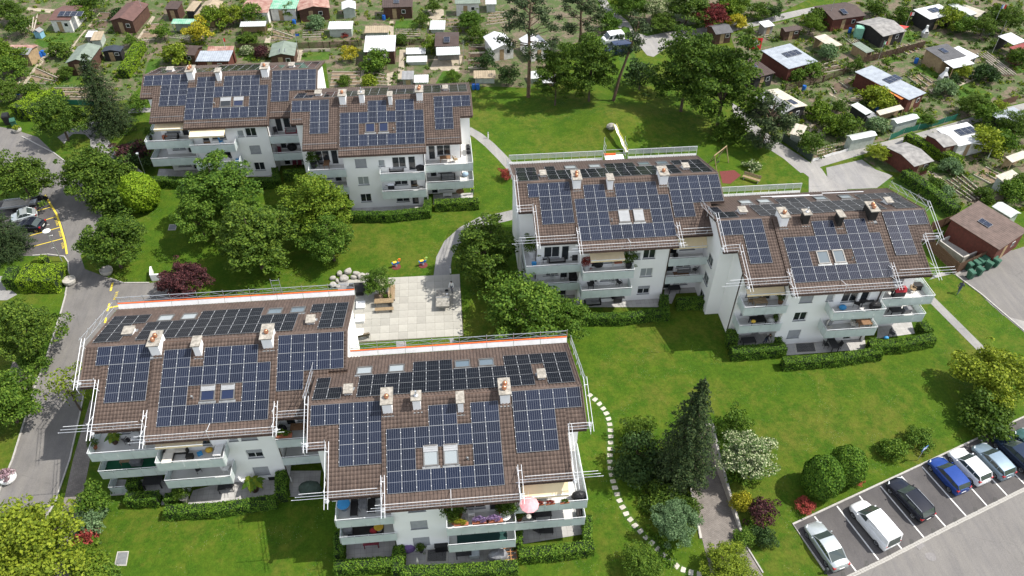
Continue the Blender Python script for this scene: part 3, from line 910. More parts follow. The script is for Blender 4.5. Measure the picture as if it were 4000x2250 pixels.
def window(par, a, c, d, e, y, kind, rng):
 """frame, panes and sill set back in an opening"""
 y += 0.10
 w = MB()
 f = 0.07
 for q in ((a, a + f, d, e), (c - f, c, d, e), (a + f, c - f, d, d + f), (a + f, c - f, e - f, e)):
  w.box(q[0], q[1], y, y + 0.06, q[2], q[3])
 wide = c - a
 door = d < 0.3 or (e - d) > 1.8
 if wide > 1.0:
  mx = (a + c) / 2
  w.box(mx - f / 2, mx + f / 2, y, y + 0.06, d + f, e - f)
 o = w.build('door' if door and wide < 1.2 else 'window', M_frame_w, par)
 pm = {'dark': M_pane, 'curtain': M_curtain, 'blind': M_blind}[kind if kind != 'half' else 'dark']
 xs = [a + f, c - f] if wide <= 1.0 else [a + f, (a + c) / 2 - f / 2, (a + c) / 2 + f / 2, c - f]
 for k in range(0, len(xs), 2):
  if kind == 'blind':
   break
  MB().box(xs[k], xs[k + 1], y + 0.025, y + 0.04, d + f, e - f).build('pane', pm, o)
 if kind in ('blind', 'half'):
  z0 = d + (0.0 if kind == 'blind' else (e - d) * rng.uniform(0.4, 0.7))
  s = MB()
  z = z0
  while z < e - 0.01:
   zt = min(z + 0.085, e)
   s.face([(a + 0.01, y - 0.035, z), (c - 0.01, y - 0.035, z), (c - 0.01, y - 0.012, zt), (a + 0.01, y - 0.012, zt)])
   s.face([(a + 0.01, y - 0.012, zt), (c - 0.01, y - 0.012, zt), (c - 0.01, y - 0.035, zt), (a + 0.01, y - 0.035, zt)])
   z += 0.085
  s.build('roller_shutter', M_blind, o)
 if not door:
  MB().box(a - 0.04, c + 0.04, y - 0.15, y, d - 0.04, d + 0.005).build('sill', M_alu, o)
 return o

def balcony(par, x0, x1, yf, yb, zf, sides='', rail_only=False, floor=None):
 """slab, frosted panes one by one, handrail. sides: l / r closed by glass too; yb = (yl, yr) where they end"""
 s = MB()
 if not rail_only:
  s.box(x0 + 0.04, x1 - 0.04, yf + 0.05, max(yb) + 0.02, zf - 0.2, zf)
 else:
  s.box(x0 + 0.04, x1 - 0.04, yf + 0.03, yf + 0.2, zf - 0.1, zf + 0.1)
 o = s.build('balcony', floor or M_floor, par)
 rail = MB()
 runs = [((x0, yf), (x1, yf))]
 if 'l' in sides:
  runs.append(((x0, yf), (x0, yb[0])))
 if 'r' in sides:
  runs.append(((x1, yf), (x1, yb[1])))
 for p, q in runs:
  p, q = Vector(p), Vector(q)
  L = (q - p).length
  n = max(1, round(L / 1.12))
  d = (q - p) / L
  for i in range(n):
   a, c = p + d * (L * i / n + 0.012), p + d * (L * (i + 1) / n - 0.012)
   nn = Vector((-d.y, d.x)) * 0.008
   g = MB()
   zb_, zt_ = zf - 0.24, zf + 0.84
   g.hexa([(a.x - nn.x, a.y - nn.y, zb_), (c.x - nn.x, c.y - nn.y, zb_), (c.x + nn.x, c.y + nn.y, zb_), (a.x + nn.x, a.y + nn.y, zb_),
     (a.x - nn.x, a.y - nn.y, zt_), (c.x - nn.x, c.y - nn.y, zt_), (c.x + nn.x, c.y + nn.y, zt_), (a.x + nn.x, a.y + nn.y, zt_)])
   g.build('glass_panel', M_frost, o)
  for i in range(n + 1):
   a = p + d * (L * i / n)
   ins = Vector((0, 0.05)) if abs(d.x) > 0.5 else Vector((0.05 if p.x == x0 else -0.05, 0))
   rail.tube((a.x + ins.x, a.y + ins.y, zf), (a.x + ins.x, a.y + ins.y, zf + 1.0), 0.022, n=4)
  rail.tube((p.x, p.y, zf + 1.0), (q.x, q.y, zf + 1.0), 0.032, n=6)
 rail.build('handrail', M_rail, o)
 return o

def block(key, ox, oy, oz, le, by, cfg, label):
 left = cfg['type'] == 'left'
 X0, Y0 = ox - le, oy
 G0 = gz(Y0)
 zb = oz - G0 - 0.13
 ZR = zb + YR * TA
 rng = random.Random(key)
 root = put('apartment_block', None, None, (X0, Y0, G0), label=label, cat='apartment block', group='apartment blocks with solar roofs')

 def F(x, v, n=0.0):                     # point on the front slope, n above it
  return (x, v * CA - n * SA, zb + v * SA + n * CA)

 def B(x, w, n=0.0):                     # point on the back slope, w down from the ridge
  return (x, YR + w * CB + n * SB, ZR - w * SB + n * CB)

 zf = lambda y: zb + y * TA
 zk = lambda y: ZR - (y - YR) * TB
 BACK = 7.45
 strips = [(0.0, 1.55, 4.05, 0.0), (1.55, 5.95, 0.05, 0.0), (5.95, 16.65, -1.25, 0.16), (16.65, 21.1, 0.05, 0.0), (21.1, 22.7, 4.05, 0.0)]
 fw = by + 0.25
 YB = 13.6
 t = 0.24
 fl = [0.05, 2.69, 5.33]
 w = MB()
 main_h, wing_h = [], {0: [], 1: []}
 mx0, mx1 = 6.45, 16.2
 wx = 13.35 if left else 7.75
 for k, f_ in enumerate(fl):
  main_h.append((wx, wx + 1.4, f_ + 0.85, f_ + 2.1))
  if left:
   main_h += [(8.9, 10.8, f_ + 0.55, f_ + 2.1), (7.7, 8.6, f_ + 0.02, f_ + 2.1)]
  else:
   main_h += [(12.3, 14.0, f_ + 0.55, f_ + 2.1), (14.3, 15.2, f_ + 0.02, f_ + 2.1)]
 sx = 11.35 if left else 10.95
 sx += (0.95 if left else -0.35)
 main_h.append((sx, sx + 0.8, fl[2] + 0.85, fl[2] + 1.8))
 holes_wall(w, mx0, mx1, 0, zf(fw) - t, fw, main_h)
 for x in (mx0, mx1):
  q = [(x, fw, 0), (x, 2.0, 0), (x, 2.0, zf(2.0) - t), (x, fw, zf(fw) - t)]
  w.face(q if x == mx1 else q[::-1])
 wy = 1.7
 for k, (a, c) in enumerate(((1.9, mx0), (mx1, 20.85))):
  for f_ in fl:
   d0 = a + 0.75
   if k == 0:
    wing_h[k] += [(d0, d0 + 1.75, f_ + 0.55, f_ + 2.1), (d0 + 1.95, d0 + 2.8, f_ + 0.02, f_ + 2.1)]
   else:
    wing_h[k] += [(d0 - 0.1, d0 + 0.75, f_ + 0.02, f_ + 2.1), (d0 + 0.95, d0 + 2.7, f_ + 0.55, f_ + 2.1)]
  holes_wall(w, a, c, 0, zf(wy) - t, wy, wing_h[k])
 for x in (1.9, 20.85):
  q = [(x, wy, 0), (x, 5.5, 0), (x, 5.5, zf(5.5) - t), (x, wy, zf(wy) - t)]
  w.face(q if x > 10 else q[::-1])
 oyf = 5.2
 for a, c in ((0.35, 1.9), (20.85, 22.35)):
  w.face([(a, oyf, 0), (c, oyf, 0), (c, oyf, zf(oyf) - t), (a, oyf, zf(oyf) - t)])
 for x in (0.35, 22.35):
  q = [(x, oyf, 0), (x, YB, 0), (x, YB, zk(YB) - t), (x, YR, ZR - t), (x, oyf, zf(oyf) - t)]
  w.face(q if x > 10 else q[::-1])
 w.face([(22.35, YB, 0), (0.35, YB, 0), (0.35, YB, zk(YB) - t), (22.35, YB, zk(YB) - t)])
 w.box(mx0 + 0.01, mx1 - 0.01, fw + 0.02, 3.0, -0.5, 0.02)
 wall = w.build('wall', M_wall, root)
 kinds = cfg['win']
 ki = 0
 for h in main_h:
  small = h[1] - h[0] < 1.0 and h[2] > fl[2] + 0.5
  nm = 'curtain' if small else kinds[ki % len(kinds)]
  window(root, *h, fw, nm if h[3] - h[2] < 1.8 else 'dark', rng)
  ki += 1
 for k in (0, 1):
  for h in wing_h[k]:
   window(root, *h, wy, 'dark' if h[3] - h[2] > 1.8 else rng.choice(['dark', 'curtain', 'half', 'dark', 'blind']), rng)
 r = MB()
 for x0, x1, v0, up in strips:
  th = 0.20
  lo = [F(x0, v0, up), F(x1, v0, up), F(x1, 7.75, up), F(x0, 7.75, up)]
  un = [F(x0, v0, -th), F(x1, v0, -th), F(x1, 7.75, -th), F(x0, 7.75, -th)]
  r.mat(1).hexa(un + lo)
 un = [B(0, BACK, -0.2), B(22.7, BACK, -0.2), B(22.7, 0, -0.2), B(0, 0, -0.2)]
 lo = [B(0, BACK, 0), B(22.7, BACK, 0), B(22.7, 0, 0), B(0, 0, 0)]
 r.add(un + lo, [(0, 1, 2, 3), (7, 6, 5, 4), (4, 5, 1, 0), (5, 6, 2, 1), (6, 7, 3, 2), (7, 4, 0, 3)])
 roof = r.build('roof', [M_deck, M_deck], root)
 LT, LW = [], 0.345
 Mf = np.array([[1, 0, 0], [0, CA, -SA], [0, SA, CA]])
 Mb = np.array([[-1, 0, 0], [0, -CB, SB], [0, SB, CB]])
 singles = []
 for x0, x1, v0, up in strips:
  n = int(round((x1 - x0) / 0.296))
  sxs = (x1 - x0) / n
  rows = int(math.ceil((7.72 - v0) / LW))
  for j in range(rows):
   v = v0 - 0.05 + j * LW
   for i in range(n):
    P = np.array(F(x0 + i * sxs, v, up + 0.004))
    if cfg.get('single') and x0 == 5.95 and j < 10 and len(singles) < 300:
     singles.append((P, sxs))
     continue
    V = TV.copy()
    V[:, 0] *= sxs / 0.296
    V[:, 2] += rng.uniform(-0.004, 0.006)
    V[:, 1] += rng.uniform(-0.006, 0.006)
    LT.append(V @ Mf.T + P)
 n = int(round(22.7 / 0.296))
 sxs = 22.7 / n
 for j in range(int(BACK / LW) + 1):
  wv = BACK + 0.05 - j * LW
  if wv < 0.3:
   continue
  for i in range(n):
   P = np.array(B(22.7 - i * sxs, wv, 0.004))
   V = TV.copy()
   V[:, 0] *= sxs / 0.296
   V[:, 2] += rng.uniform(-0.004, 0.006)
   LT.append(V @ Mb.T + P)
 VV = np.concatenate(LT)
 FF = (TF[None] + (np.arange(len(LT)) * len(TV))[:, None, None]).reshape(-1, 4)
 put('roof_tiles', np_mesh('roof_tiles', VV, FF, M_tile), roof, kind='stuff')
 for P, s_ in singles:
  o = put('tile', TILE_ME, roof, tuple(P))
  o.rotation_euler = (AL, 0, 0)
  o.scale = (s_ / 0.296, 1, 1)
 c = MB()
 for i in range(57):
  xa = 0.0 + i * 0.4
  xb = min(xa + 0.43, 22.7)
  pr = [(-0.16, -0.02), (-0.09, 0.075), (0, 0.11), (0.09, 0.075), (0.16, -0.02)]
  V = [(xa, YR + y, ZR + z + 0.04 + 0.02) for y, z in pr] + [(xb, YR + y, ZR + z + 0.04) for y, z in pr]
  c.add(V, [(k, k + 5, k + 6, k + 1) for k in range(4)] + [(0, 1, 2, 3, 4)])
 for x, v0 in ((0.0, 4.05), (22.7, 4.05)):
  a, b2 = F(x, v0, 0.04), F(x, 7.75, 0.04)
  c.tube(a, b2, 0.075, n=6)
  c.tube(B(x, 0, 0.04), B(x, BACK, 0.04), 0.075, n=6)
 c.build('ridge_tiles', M_tile, roof)
 for x0, x1, v0, up in strips:
  a, b2 = F(x0, v0 - 0.08, up - 0.12), F(x1, v0 - 0.08, up - 0.12)
  MB().tube(a, b2, 0.075, n=6).build('gutter', M_gutter, root)
 MB().tube(B(0, BACK + 0.08, -0.12), B(22.7, BACK + 0.08, -0.12), 0.075, n=6).build('gutter', M_gutter, root)
 for x, y, v0 in ((mx1 + 0.08, fw - 0.06, -1.25), (1.9 - 0.08, wy + 0.3, 0.05), (20.93, wy + 0.3, 0.05)):
  MB().path([F(x, v0 + 0.1, -0.15), (x, y, zf(y) - 0.75), (x, y, 0)], 0.055).build('downpipe', M_gutter, root)
 for x, v, n_, rows_ in cfg['front']:
  for j, cols in enumerate(rows_):
   for i in cols:
    up = 0.10 + (0.16 if 5.95 <= x + i * PW + 0.5 <= 16.65 else 0.02)
    o = put('solar_panel', PV_F, root, F(x + i * PW, v + j * PH, up))
    o.rotation_euler = (AL, 0, 0)
 for x, wv, rows_ in cfg['back']:
  for j, (dx, n_) in enumerate(rows_):
   for i in range(n_):
    o = put('solar_panel', PV_B, root, B(x + dx + (i + 1) * PW - 0.02, wv + (j + 1) * PH, 0.10))
    o.rotation_euler = (-BE, 0, 0)
    o.location = B(x + dx + i * PW, wv + j * PH, 0.10)
 for x0, x1, v, dep, hh, cowls, body in cfg['chim']:
  y0 = v * CA
  z0 = zf(y0)
  top = z0 + hh
  ch = MB().box(x0 + 0.06, x1 - 0.06, y0, y0 + dep - 0.12, z0 - 0.5, top).build('chimney', M_blackcl if body == 'dark' else M_wall, root)
  cp = MB().box(x0 - 0.06, x1 + 0.06, y0 - 0.12, y0 + dep, top, top + 0.11)
  cp.build('chimney_cap', M_cap, ch)
  MB().box(x0 - 0.04, x1 + 0.04, y0 - 0.28, y0 - 0.004, z0 - 0.25, z0 + 0.14).box(x0 + 0.0, x1 + 0.0, y0 - 0.004, y0 + dep - 0.08, z0 - 0.3, z0 + 0.2).build('flashing', M_lead, ch)
  for (cx, cy, kind) in cowls:
   p = (x0 + (x1 - x0) * cx, y0 + dep * cy, top + 0.11)
   if kind == 'cu':
    MB().lathe([(0.16, 0), (0.16, 0.1), (0.21, 0.12), (0.21, 0.16), (0.15, 0.18), (0.21, 0.22), (0.2, 0.27), (0.14, 0.29), (0.18, 0.33), (0.14, 0.38), (0.03, 0.42)], p, 14).build('copper_cowl', M_copper, ch, smooth=True)
   else:
    MB().lathe([(0.2, 0), (0.17, 0.1), (0.09, 0.13), (0.075, 0.14), (0.075, 0.6), (0.0, 0.61)], p, 10).build('flue_pipe', [M_galv if kind == 'flue' else M_black], ch)
 for x0, x1, wv, hh in cfg['bchim']:
  p = B((x0 + x1) / 2, wv, 0)
  ch = MB().box(x0 + 0.04, x1 - 0.04, p[1] - 0.9, p[1], p[2] - 0.3, p[2] + hh).build('chimney', M_wall, root)
  MB().box(x0 - 0.05, x1 + 0.05, p[1] - 1.0, p[1] + 0.06, p[2] + hh, p[2] + hh + 0.1).build('chimney_cap', M_cap, ch)
  MB().box(x0 - 0.12, x1 + 0.12, p[1] - 1.1, p[1] + 0.12, p[2] - 0.2, p[2] + 0.1).build('flashing', M_lead, ch)
 def skylight(fn, x0, x1, v0, h, up, paneM, shut, opened=False, back=False):
  def bx(b, xa, xb, va, vb, na, nb):
   q = [(xa, va), (xb, va), (xb, vb), (xa, vb)]
   if back:
    q = q[::-1]
   b.hexa([fn(x, v, na) for x, v in q] + [fn(x, v, nb) for x, v in q])
  b = MB()
  bx(b, x0, x0 + 0.1, v0, v0 + h, up, up + 0.13)
  bx(b, x1 - 0.1, x1, v0, v0 + h, up, up + 0.13)
  bx(b, x0 + 0.1, x1 - 0.1, v0, v0 + 0.1, up, up + 0.13)
  bx(b, x0 + 0.1, x1 - 0.1, v0 + h - 0.14, v0 + h, up, up + 0.16)
  o = b.build('roof_window', M_dark_frame, root)
  b = MB()
  bx(b, x0 + 0.1, x1 - 0.1, v0 + 0.1, v0 + h - 0.14, up + 0.03, up + 0.09)
  b.build('pane', paneM, o)
  if shut:
   b = MB()
   n = 9
   hs = (h - 0.1) * shut
   for i in range(int(n * shut) + 1):
    va = v0 + h - 0.04 - hs + hs * i / (int(n * shut) + 1)
    bx(b, x0 + 0.03, x1 - 0.03, va, va + hs / (int(n * shut) + 1) - 0.015, up + 0.131, up + 0.155)
   b.build('shutter', M_blind, o)
  b = MB()
  if back:
   bx(b, x0 - 0.1, x1 + 0.1, v0 - 0.25, v0, up, up + 0.05)
  else:
   bx(b, x0 - 0.1, x1 + 0.1, v0 - 0.2, v0, up, up + 0.05)
  b.build('flashing', M_lead, o)
 for x0, x1, v0, h, pm, shut in cfg['sky']:
  skylight(F, x0, x1, v0, h, 0.2, {'sky': M_skyglass, 'pale': M_skyblind, 'blue': M_blueblind, 'dark': M_pane}[pm], shut)
 for x0, x1, wv, pm in cfg['bsky']:
  skylight(B, x0, x1, wv, 1.25, 0.03, M_skyblind if pm == 'pale' else M_skyglass, 0, back=True)
 vp = cfg['vent']
 p = F(vp[0], vp[1], 0.16)
 MB().tube((p[0], p[1], p[2]), (p[0], p[1], p[2] + 0.35), 0.06, n=8).tube((p[0], p[1], p[2] + 0.35), (p[0] - 0.12, p[1] - 0.05, p[2] + 0.42), 0.07, n=8).build('vent_pipe', M_lead, root)
 if cfg.get('guard'):
  s = MB()
  for x0, x1, v in ((1.7, 5.8, 0.75), (6.1, 16.5, -0.5), (16.8, 20.9, 0.75), (0.2, 1.4, 4.6)):
   up = 0.16 if x0 == 6.1 else 0.0
   for n_ in (0.1, 0.2):
    s.tube(F(x0, v, up + n_), F(x1, v, up + n_), 0.014, n=4)
   k = x0
   while k < x1:
    s.tube(F(k, v, up), F(k, v, up + 0.22), 0.016, n=4)
    k += 0.6
  s.build('snow_guard', M_alu, root)
 yw = by
 for lv in (1, 2):
  z = fl[lv]
  if left:
   balcony(root, 0.5, 6.42, yw, (5.1, 1.6), z, 'l')
   balcony(root, 6.5, 12.1, yw - 1.5, (fw, fw), z, 'lr')
   balcony(root, 16.3, 20.9, yw, (1.6, 1.6), z, '')
  else:
   balcony(root, 1.95, 6.55, yw, (wy, wy), z, 'l')
   balcony(root, 10.8, 16.3, yw - 1.5, (fw, fw), z, 'lr')
   balcony(root, 16.42, 22.35, yw, (1.6, 5.1), z, 'r')
 sb = MB()
 for lv in (1, 2):
  z = fl[lv]
  if left:
   sb.box(0.54, 1.88, 1.62, 5.18, z - 0.2, z - 0.003)
  else:
   sb.box(20.88, 22.31, 1.62, 5.18, z - 0.2, z - 0.003)
 sb.build('terrace_slab', M_floor, root)
 if cfg.get('ground_rail'):
  balcony(root, 0.5, 2.6, yw, (1.6, 1.6), 0.15, 'l', True)
 if left:
  MB().box(6.42, 6.5, yw + 0.05, 1.68, 0, zf(yw) - t).build('partition', M_wall, root)
  MB().box(16.2, 16.28, fw + 0.01, 1.68, 0, zf(fw) - t).build('partition', M_wall, root)
 else:
  MB().box(6.36, 6.44, fw + 0.01, 1.68, 0, zf(fw) - t).build('partition', M_wall, root)
  MB().box(16.32, 16.40, yw - 0.2, 1.68, 0, zf(yw) - t).build('partition', M_wall, root)
 for x0, x1, ya, z, reach, drop in cfg['awn']:
  b = MB()
  n = 5
  for i in range(n):
   a, c2 = i / n, (i + 1) / n
   sag = lambda q: -0.05 * math.sin(q * math.pi)
   b.hexa([(x0, ya - reach * c2, z - drop * c2 + sag(c2) - 0.01), (x1, ya - reach * c2, z - drop * c2 + sag(c2) - 0.01), (x1, ya - reach * a, z - drop * a + sag(a) - 0.01), (x0, ya - reach * a, z - drop * a + sag(a) - 0.01),
     (x0, ya - reach * c2, z - drop * c2 + sag(c2)), (x1, ya - reach * c2, z - drop * c2 + sag(c2)), (x1, ya - reach * a, z - drop * a + sag(a)), (x0, ya - reach * a, z - drop * a + sag(a))])
  b.box(x0, x1, ya - reach - 0.02, ya - reach, z - drop - 0.22, z - drop)
  o = b.build('awning', M_awning, root)
  MB().tube((x0, ya - reach + 0.02, z - drop + 0.02), (x1, ya - reach + 0.02, z - drop + 0.02), 0.05).box(x0, x1, ya, ya + 0.15, z - 0.06, z + 0.12).tube((x0 + 0.5, ya, z - 0.15), (x0 + 0.5, ya - reach, z - drop - 0.02), 0.025).tube((x1 - 0.5, ya, z - 0.15), (x1 - 0.5, ya - reach, z - drop - 0.02), 0.025).build('awning_frame', M_whitepaint, o)
 for side, y0, z0, wd, hh in cfg.get('gable_win', ()):
  x = 0.35 if side == 'l' else 22.35
  s_ = -1 if side == 'l' else 1
  o = MB().box(min(x, x + s_ * 0.05), max(x, x + s_ * 0.05), y0, y0 + wd, z0, z0 + hh).build('window', M_frame_w, root)
  a, c2 = sorted((x + s_ * 0.05, x + s_ * 0.06))
  MB().box(a, c2, y0 + 0.1, y0 + wd / 2 - 0.04, z0 + 0.1, z0 + hh - 0.1).build('pane', M_pane, o)
  MB().box(a, c2, y0 + wd / 2 + 0.04, y0 + wd - 0.1, z0 + 0.1, z0 + hh - 0.1).build('pane', M_pane, o)
  a, c2 = sorted((x, x + s_ * 0.16))
  MB().box(a, c2, y0 - 0.05, y0 + wd + 0.05, z0 - 0.06, z0 - 0.004).build('sill', M_alu, o)
 return dict(root=root, X0=X0, Y0=Y0, G0=G0, zb=zb, F=F, B=B, fl=fl, by=by, fw=fw, wy=wy, ZR=ZR, zf=zf)

r8, r9 = list(range(8)), list(range(9))
def wing(x, v, top, low, dx):
 """three rows: bottom and middle row of low panels from dx, top row of top panels"""
 return [(x, v, 0, [[dx + i for i in range(low)], [dx + i for i in range(low)], list(range(top))])]
def back_arr(kind):
 if kind == 'left':
  return [(0.3, 0.62, [(0, 2), (0, 2), (0, 3)]), (3.95, 0.62, [(0, 12), (0, 12), (4.55, 5)]), (20.0, 0.62, [(0, 2), (0, 2), (-1.15, 3)])]
 return [(0.25, 0.55, [(0, 2), (0, 1)]), (3.88, 0.55, [(0, 13), (0, 13), (4.6, 3)]), (16.55, 0.55 + 2 * PH, [(0, 5)]), (20.0, 0.55, [(0, 2), (0, 2)])]
CU1, CU2 = [(0.5, 0.35, 'cu')], [(0.45, 0.28, 'cu'), (0.55, 0.55, 'cu')]
def chims(kind, d, dark=False):
 k = 'dark' if dark else 'white'
 if kind == 'left':
  return [(5.75 + d, 6.7 + d, 6.42, 1.8, 1.4, CU2 if not dark else CU1, 'white'), (9.52 + d, 10.2 + d, 6.1, 1.2, 1.45, [], 'white'), (15.35 + d, 16.35 + d, 6.4, 1.8, 1.4, CU1, 'white')]
 return [(6.05 + d, 6.95 + d, 6.43, 1.7, 1.4, CU1, 'white'), (8.52 + d, 9.27 + d, 6.55, 0.95, 1.45, [(0.5, 0.4, 'flue')], k), (12.17 + d, 12.75 + d, 6.08, 1.15, 1.45, [], k), (15.7 + d, 16.62 + d, 6.55, 1.7, 1.4, CU2, k)]
def bsk(xs, w):
 return [(x, x + 1.38, w, 'pale' if i < 2 else 'sky') for i, x in enumerate(xs)]

BLK = {}
BLK['A1'] = block('A1', -25.76, 42.215, 8.768, 6.9, -0.45, dict(type='left', single=True, win=['blind', 'dark', 'dark', 'half', 'curtain', 'dark', 'blind', 'dark', 'dark'],
 front=[(6.9, 0, 0, [r8, [0, 1, 6, 7], r8, [0, 1, 3, 4, 5, 6]])] + [(1.09, 2.47, 0, [[1, 2, 3], [1, 2, 3], [0, 1, 2, 3]])] + [(16.67, 2.47, 0, [[0, 1], range(5), range(5)])],
 back=back_arr('left'), chim=chims('left', 0), bchim=[(2.5, 3.4, 2.7, 0.55), (18.85, 19.6, 2.6, 0.6)],
 sky=[(10.3, 11.55, 1.98, 1.45, 'blue', 0.38), (12.0, 13.2, 1.95, 1.45, 'blue', 0.38)], bsky=bsk([4.65, 6.8, 14.75, 16.9], 3.3 + 0.9), vent=(9.7, 2.3),
 awn=[(6.7, 10.6, -0.2, 7.85, 1.1, 0.35)], ground_rail=True),
 'near left white apartment block with tiled solar roof beside the road')
BLK['A2'] = block('A2', -6.273, 34.032, 8.643, 6.35, -0.45, dict(type='right', single=True, win=['blind', 'dark', 'dark', 'blind', 'dark', 'dark', 'blind', 'dark', 'dark'],
 front=[(6.35, 0, 0, [r8, [0, 1, 6, 7], r8, [3, 4, 6, 7]])] + [(0.25, 2.47, 0, [[2, 3, 4], [2, 3, 4], range(5)])] + [(16.77, 2.47, 0, [range(3), range(3), range(5)])],
 back=back_arr('right'), chim=chims('right', 0), bchim=[(2.8, 3.5, 2.0, 0.6), (19.2, 19.85, 2.3, 0.6)],
 sky=[(9.24, 10.46, 1.93, 1.7, 'pale', 0.33), (10.86, 12.05, 1.9, 1.7, 'pale', 0.33)], bsky=bsk([3.5, 6.32, 12.15, 14.28], 3.3 + 0.9), vent=(12.8, 2.2),
 awn=[(17.0, 20.8, 0.55, 7.9, 0.75, 1.0), (12.2, 15.9, -0.2, 8.0, 0.6, 0.25), (2.2, 6.3, 1.5, 5.05, 0.4, 0.15)]),
 'near white apartment block with tiled solar roof at the bottom centre')
BLK['B1'] = block('B1', -33.389, 90.588, 10.303, 6.0, -0.8, dict(type='left', win=['dark', 'curtain', 'dark', 'blind', 'dark', 'dark', 'dark', 'dark', 'dark'], guard=True,
 front=[(6.0, 0, 0, [r9, [0, 1, 2, 7, 8], r9, [1, 2, 4, 5, 6, 7]])] + [(0.24, 2.47, 0, [[2, 3, 4], [2, 3, 4], range(5)])] + [(16.8, 2.47, 0, [[0, 1], range(5), range(5)])],
 back=back_arr('left'), chim=chims('left', 0.1), bchim=[(2.3, 3.1, 3.2, 0.6), (18.6, 19.3, 2.8, 0.6)],
 sky=[(10.35, 11.75, 1.85, 1.6, 'dark', 0.45), (12.05, 13.35, 1.85, 1.6, 'blue', 0.45)], bsky=[], vent=(9.7, 2.3),
 awn=[(1.9, 5.9, 1.3, 8.05, 1.55, 0.45), (6.7, 11.1, -0.55, 8.0, 1.7, 0.5)]),
 'far left white apartment block with two cream awnings on its upper balconies')
BLK['B2'] = block('B2', -13.065, 82.410, 10.261, 6.15, -0.8, dict(type='right', win=['dark', 'dark', 'dark', 'curtain', 'dark', 'dark', 'blind', 'dark', 'dark'], guard=True,
 front=[(6.15, 0, 0, [r9, [0, 1, 6, 7, 8], r9, [3, 4, 6, 7]])] + [(0.12, 2.3, 0, [[2, 3], [2, 3], range(4)])] + [(17.93, 2.1, 0, [[0, 1], [0, 1], range(4)])],
 back=back_arr('right'), chim=chims('right', 0), bchim=[(2.7, 3.5, 2.8, 0.65), (19.15, 19.8, 2.9, 0.6)],
 sky=[(9.27, 10.47, 2.02, 1.45, 'blue', 0), (10.95, 12.1, 2.02, 1.45, 'blue', 0)], bsky=[], vent=(12.8, 2.2),
 awn=[(16.9, 20.6, 1.5, 5.0, 0.9, 0.45)]),
 'far white apartment block with a green lawn path at its corner')
BLK['C1'] = block('C1', 13.431, 61.904, 10.151, 6.2, 0.0, dict(type='left', single=True, win=['half', 'dark', 'dark', 'curtain', 'dark', 'dark', 'dark', 'dark', 'dark'],
 front=[(6.2, 0, 0, [r9, [0, 1, 2, 7, 8], r9, [1, 2, 4, 5, 6, 7]])] + [(1.28, 2.33, 0, [[1, 2, 3], [1, 2, 3], range(4)])] + [(16.85, 2.33, 0, [[0, 1], range(5), range(5)])],
 back=[(0.4, 0.4, [(0, 2), (0, 2), (0.1, 2)]), (3.8, 0.4, [(0, 13), (0, 13), (7.1, 3)]), (3.9, 0.4 + 2 * PH, [(0, 1)]), (20.0, 0.4, [(0, 2), (0, 2), (-1.15, 3)])],
 chim=chims('left', 0.4), bchim=[(2.95, 3.65, 2.6, 0.6), (19.3, 20.0, 2.75, 0.6)],
 sky=[(10.7, 11.9, 1.95, 1.6, 'pale', 0.95), (12.33, 13.45, 1.93, 1.6, 'pale', 0.95)], bsky=bsk([6.2, 9.05, 14.85, 17.0], 3.3 + 0.95), vent=(9.9, 2.2),
 awn=[(7.3, 11.0, 0.25, 7.95, 1.35, 0.45), (16.8, 20.6, 1.5, 7.9, 0.75, 0.8)]),
 'middle right white apartment block standing left of its twin behind the big lawn')
BLK['C2'] = block('C2', 34.007, 54.037, 9.635, 6.5, -0.2, dict(type='right', single=True, win=['blind', 'dark', 'dark', 'dark', 'curtain', 'dark', 'blind', 'dark', 'dark'],
 front=[(6.5, 0, 0, [r9, [0, 1, 6, 7, 8], r9, [3, 4, 6, 7]])] + [(0.2, 2.47, 0, [[2, 3], [2, 3], range(4)])] + [(17.93, 2.47, 0, [[0, 1], [0, 1], range(4)])],
 back=[(0.35, 0.5, [(0, 2), (0, 1)]), (5.0, 0.5, [(0, 12), (0, 12), (3.6, 3)]), (17.9, 0.5 + 2 * PH, [(0, 4)]), (20.0, 0.5, [(0, 2), (0, 2)])],
 chim=chims('right', 0.35, True), bchim=[(3.05, 3.85, 2.4, 0.6), (19.6, 20.3, 2.9, 0.6)],
 sky=[(9.5, 10.75, 1.93, 1.5, 'sky', 0), (11.2, 12.4, 1.95, 1.5, 'sky', 0)], bsky=bsk([4.4, 6.5, 13.0, 15.9], 3.3 + 1.2), vent=(13.1, 2.2),
 gable_win=[('l', 6.2, 0.9, 1.4, 1.2), ('l', 6.2, 3.55, 1.4, 1.2), ('l', 6.2, 6.2, 1.4, 1.2)],
 awn=[(2.2, 6.2, 1.45, 7.9, 0.9, 0.6)]),
 'right white apartment block with black clad chimneys nearest the bin shelter')

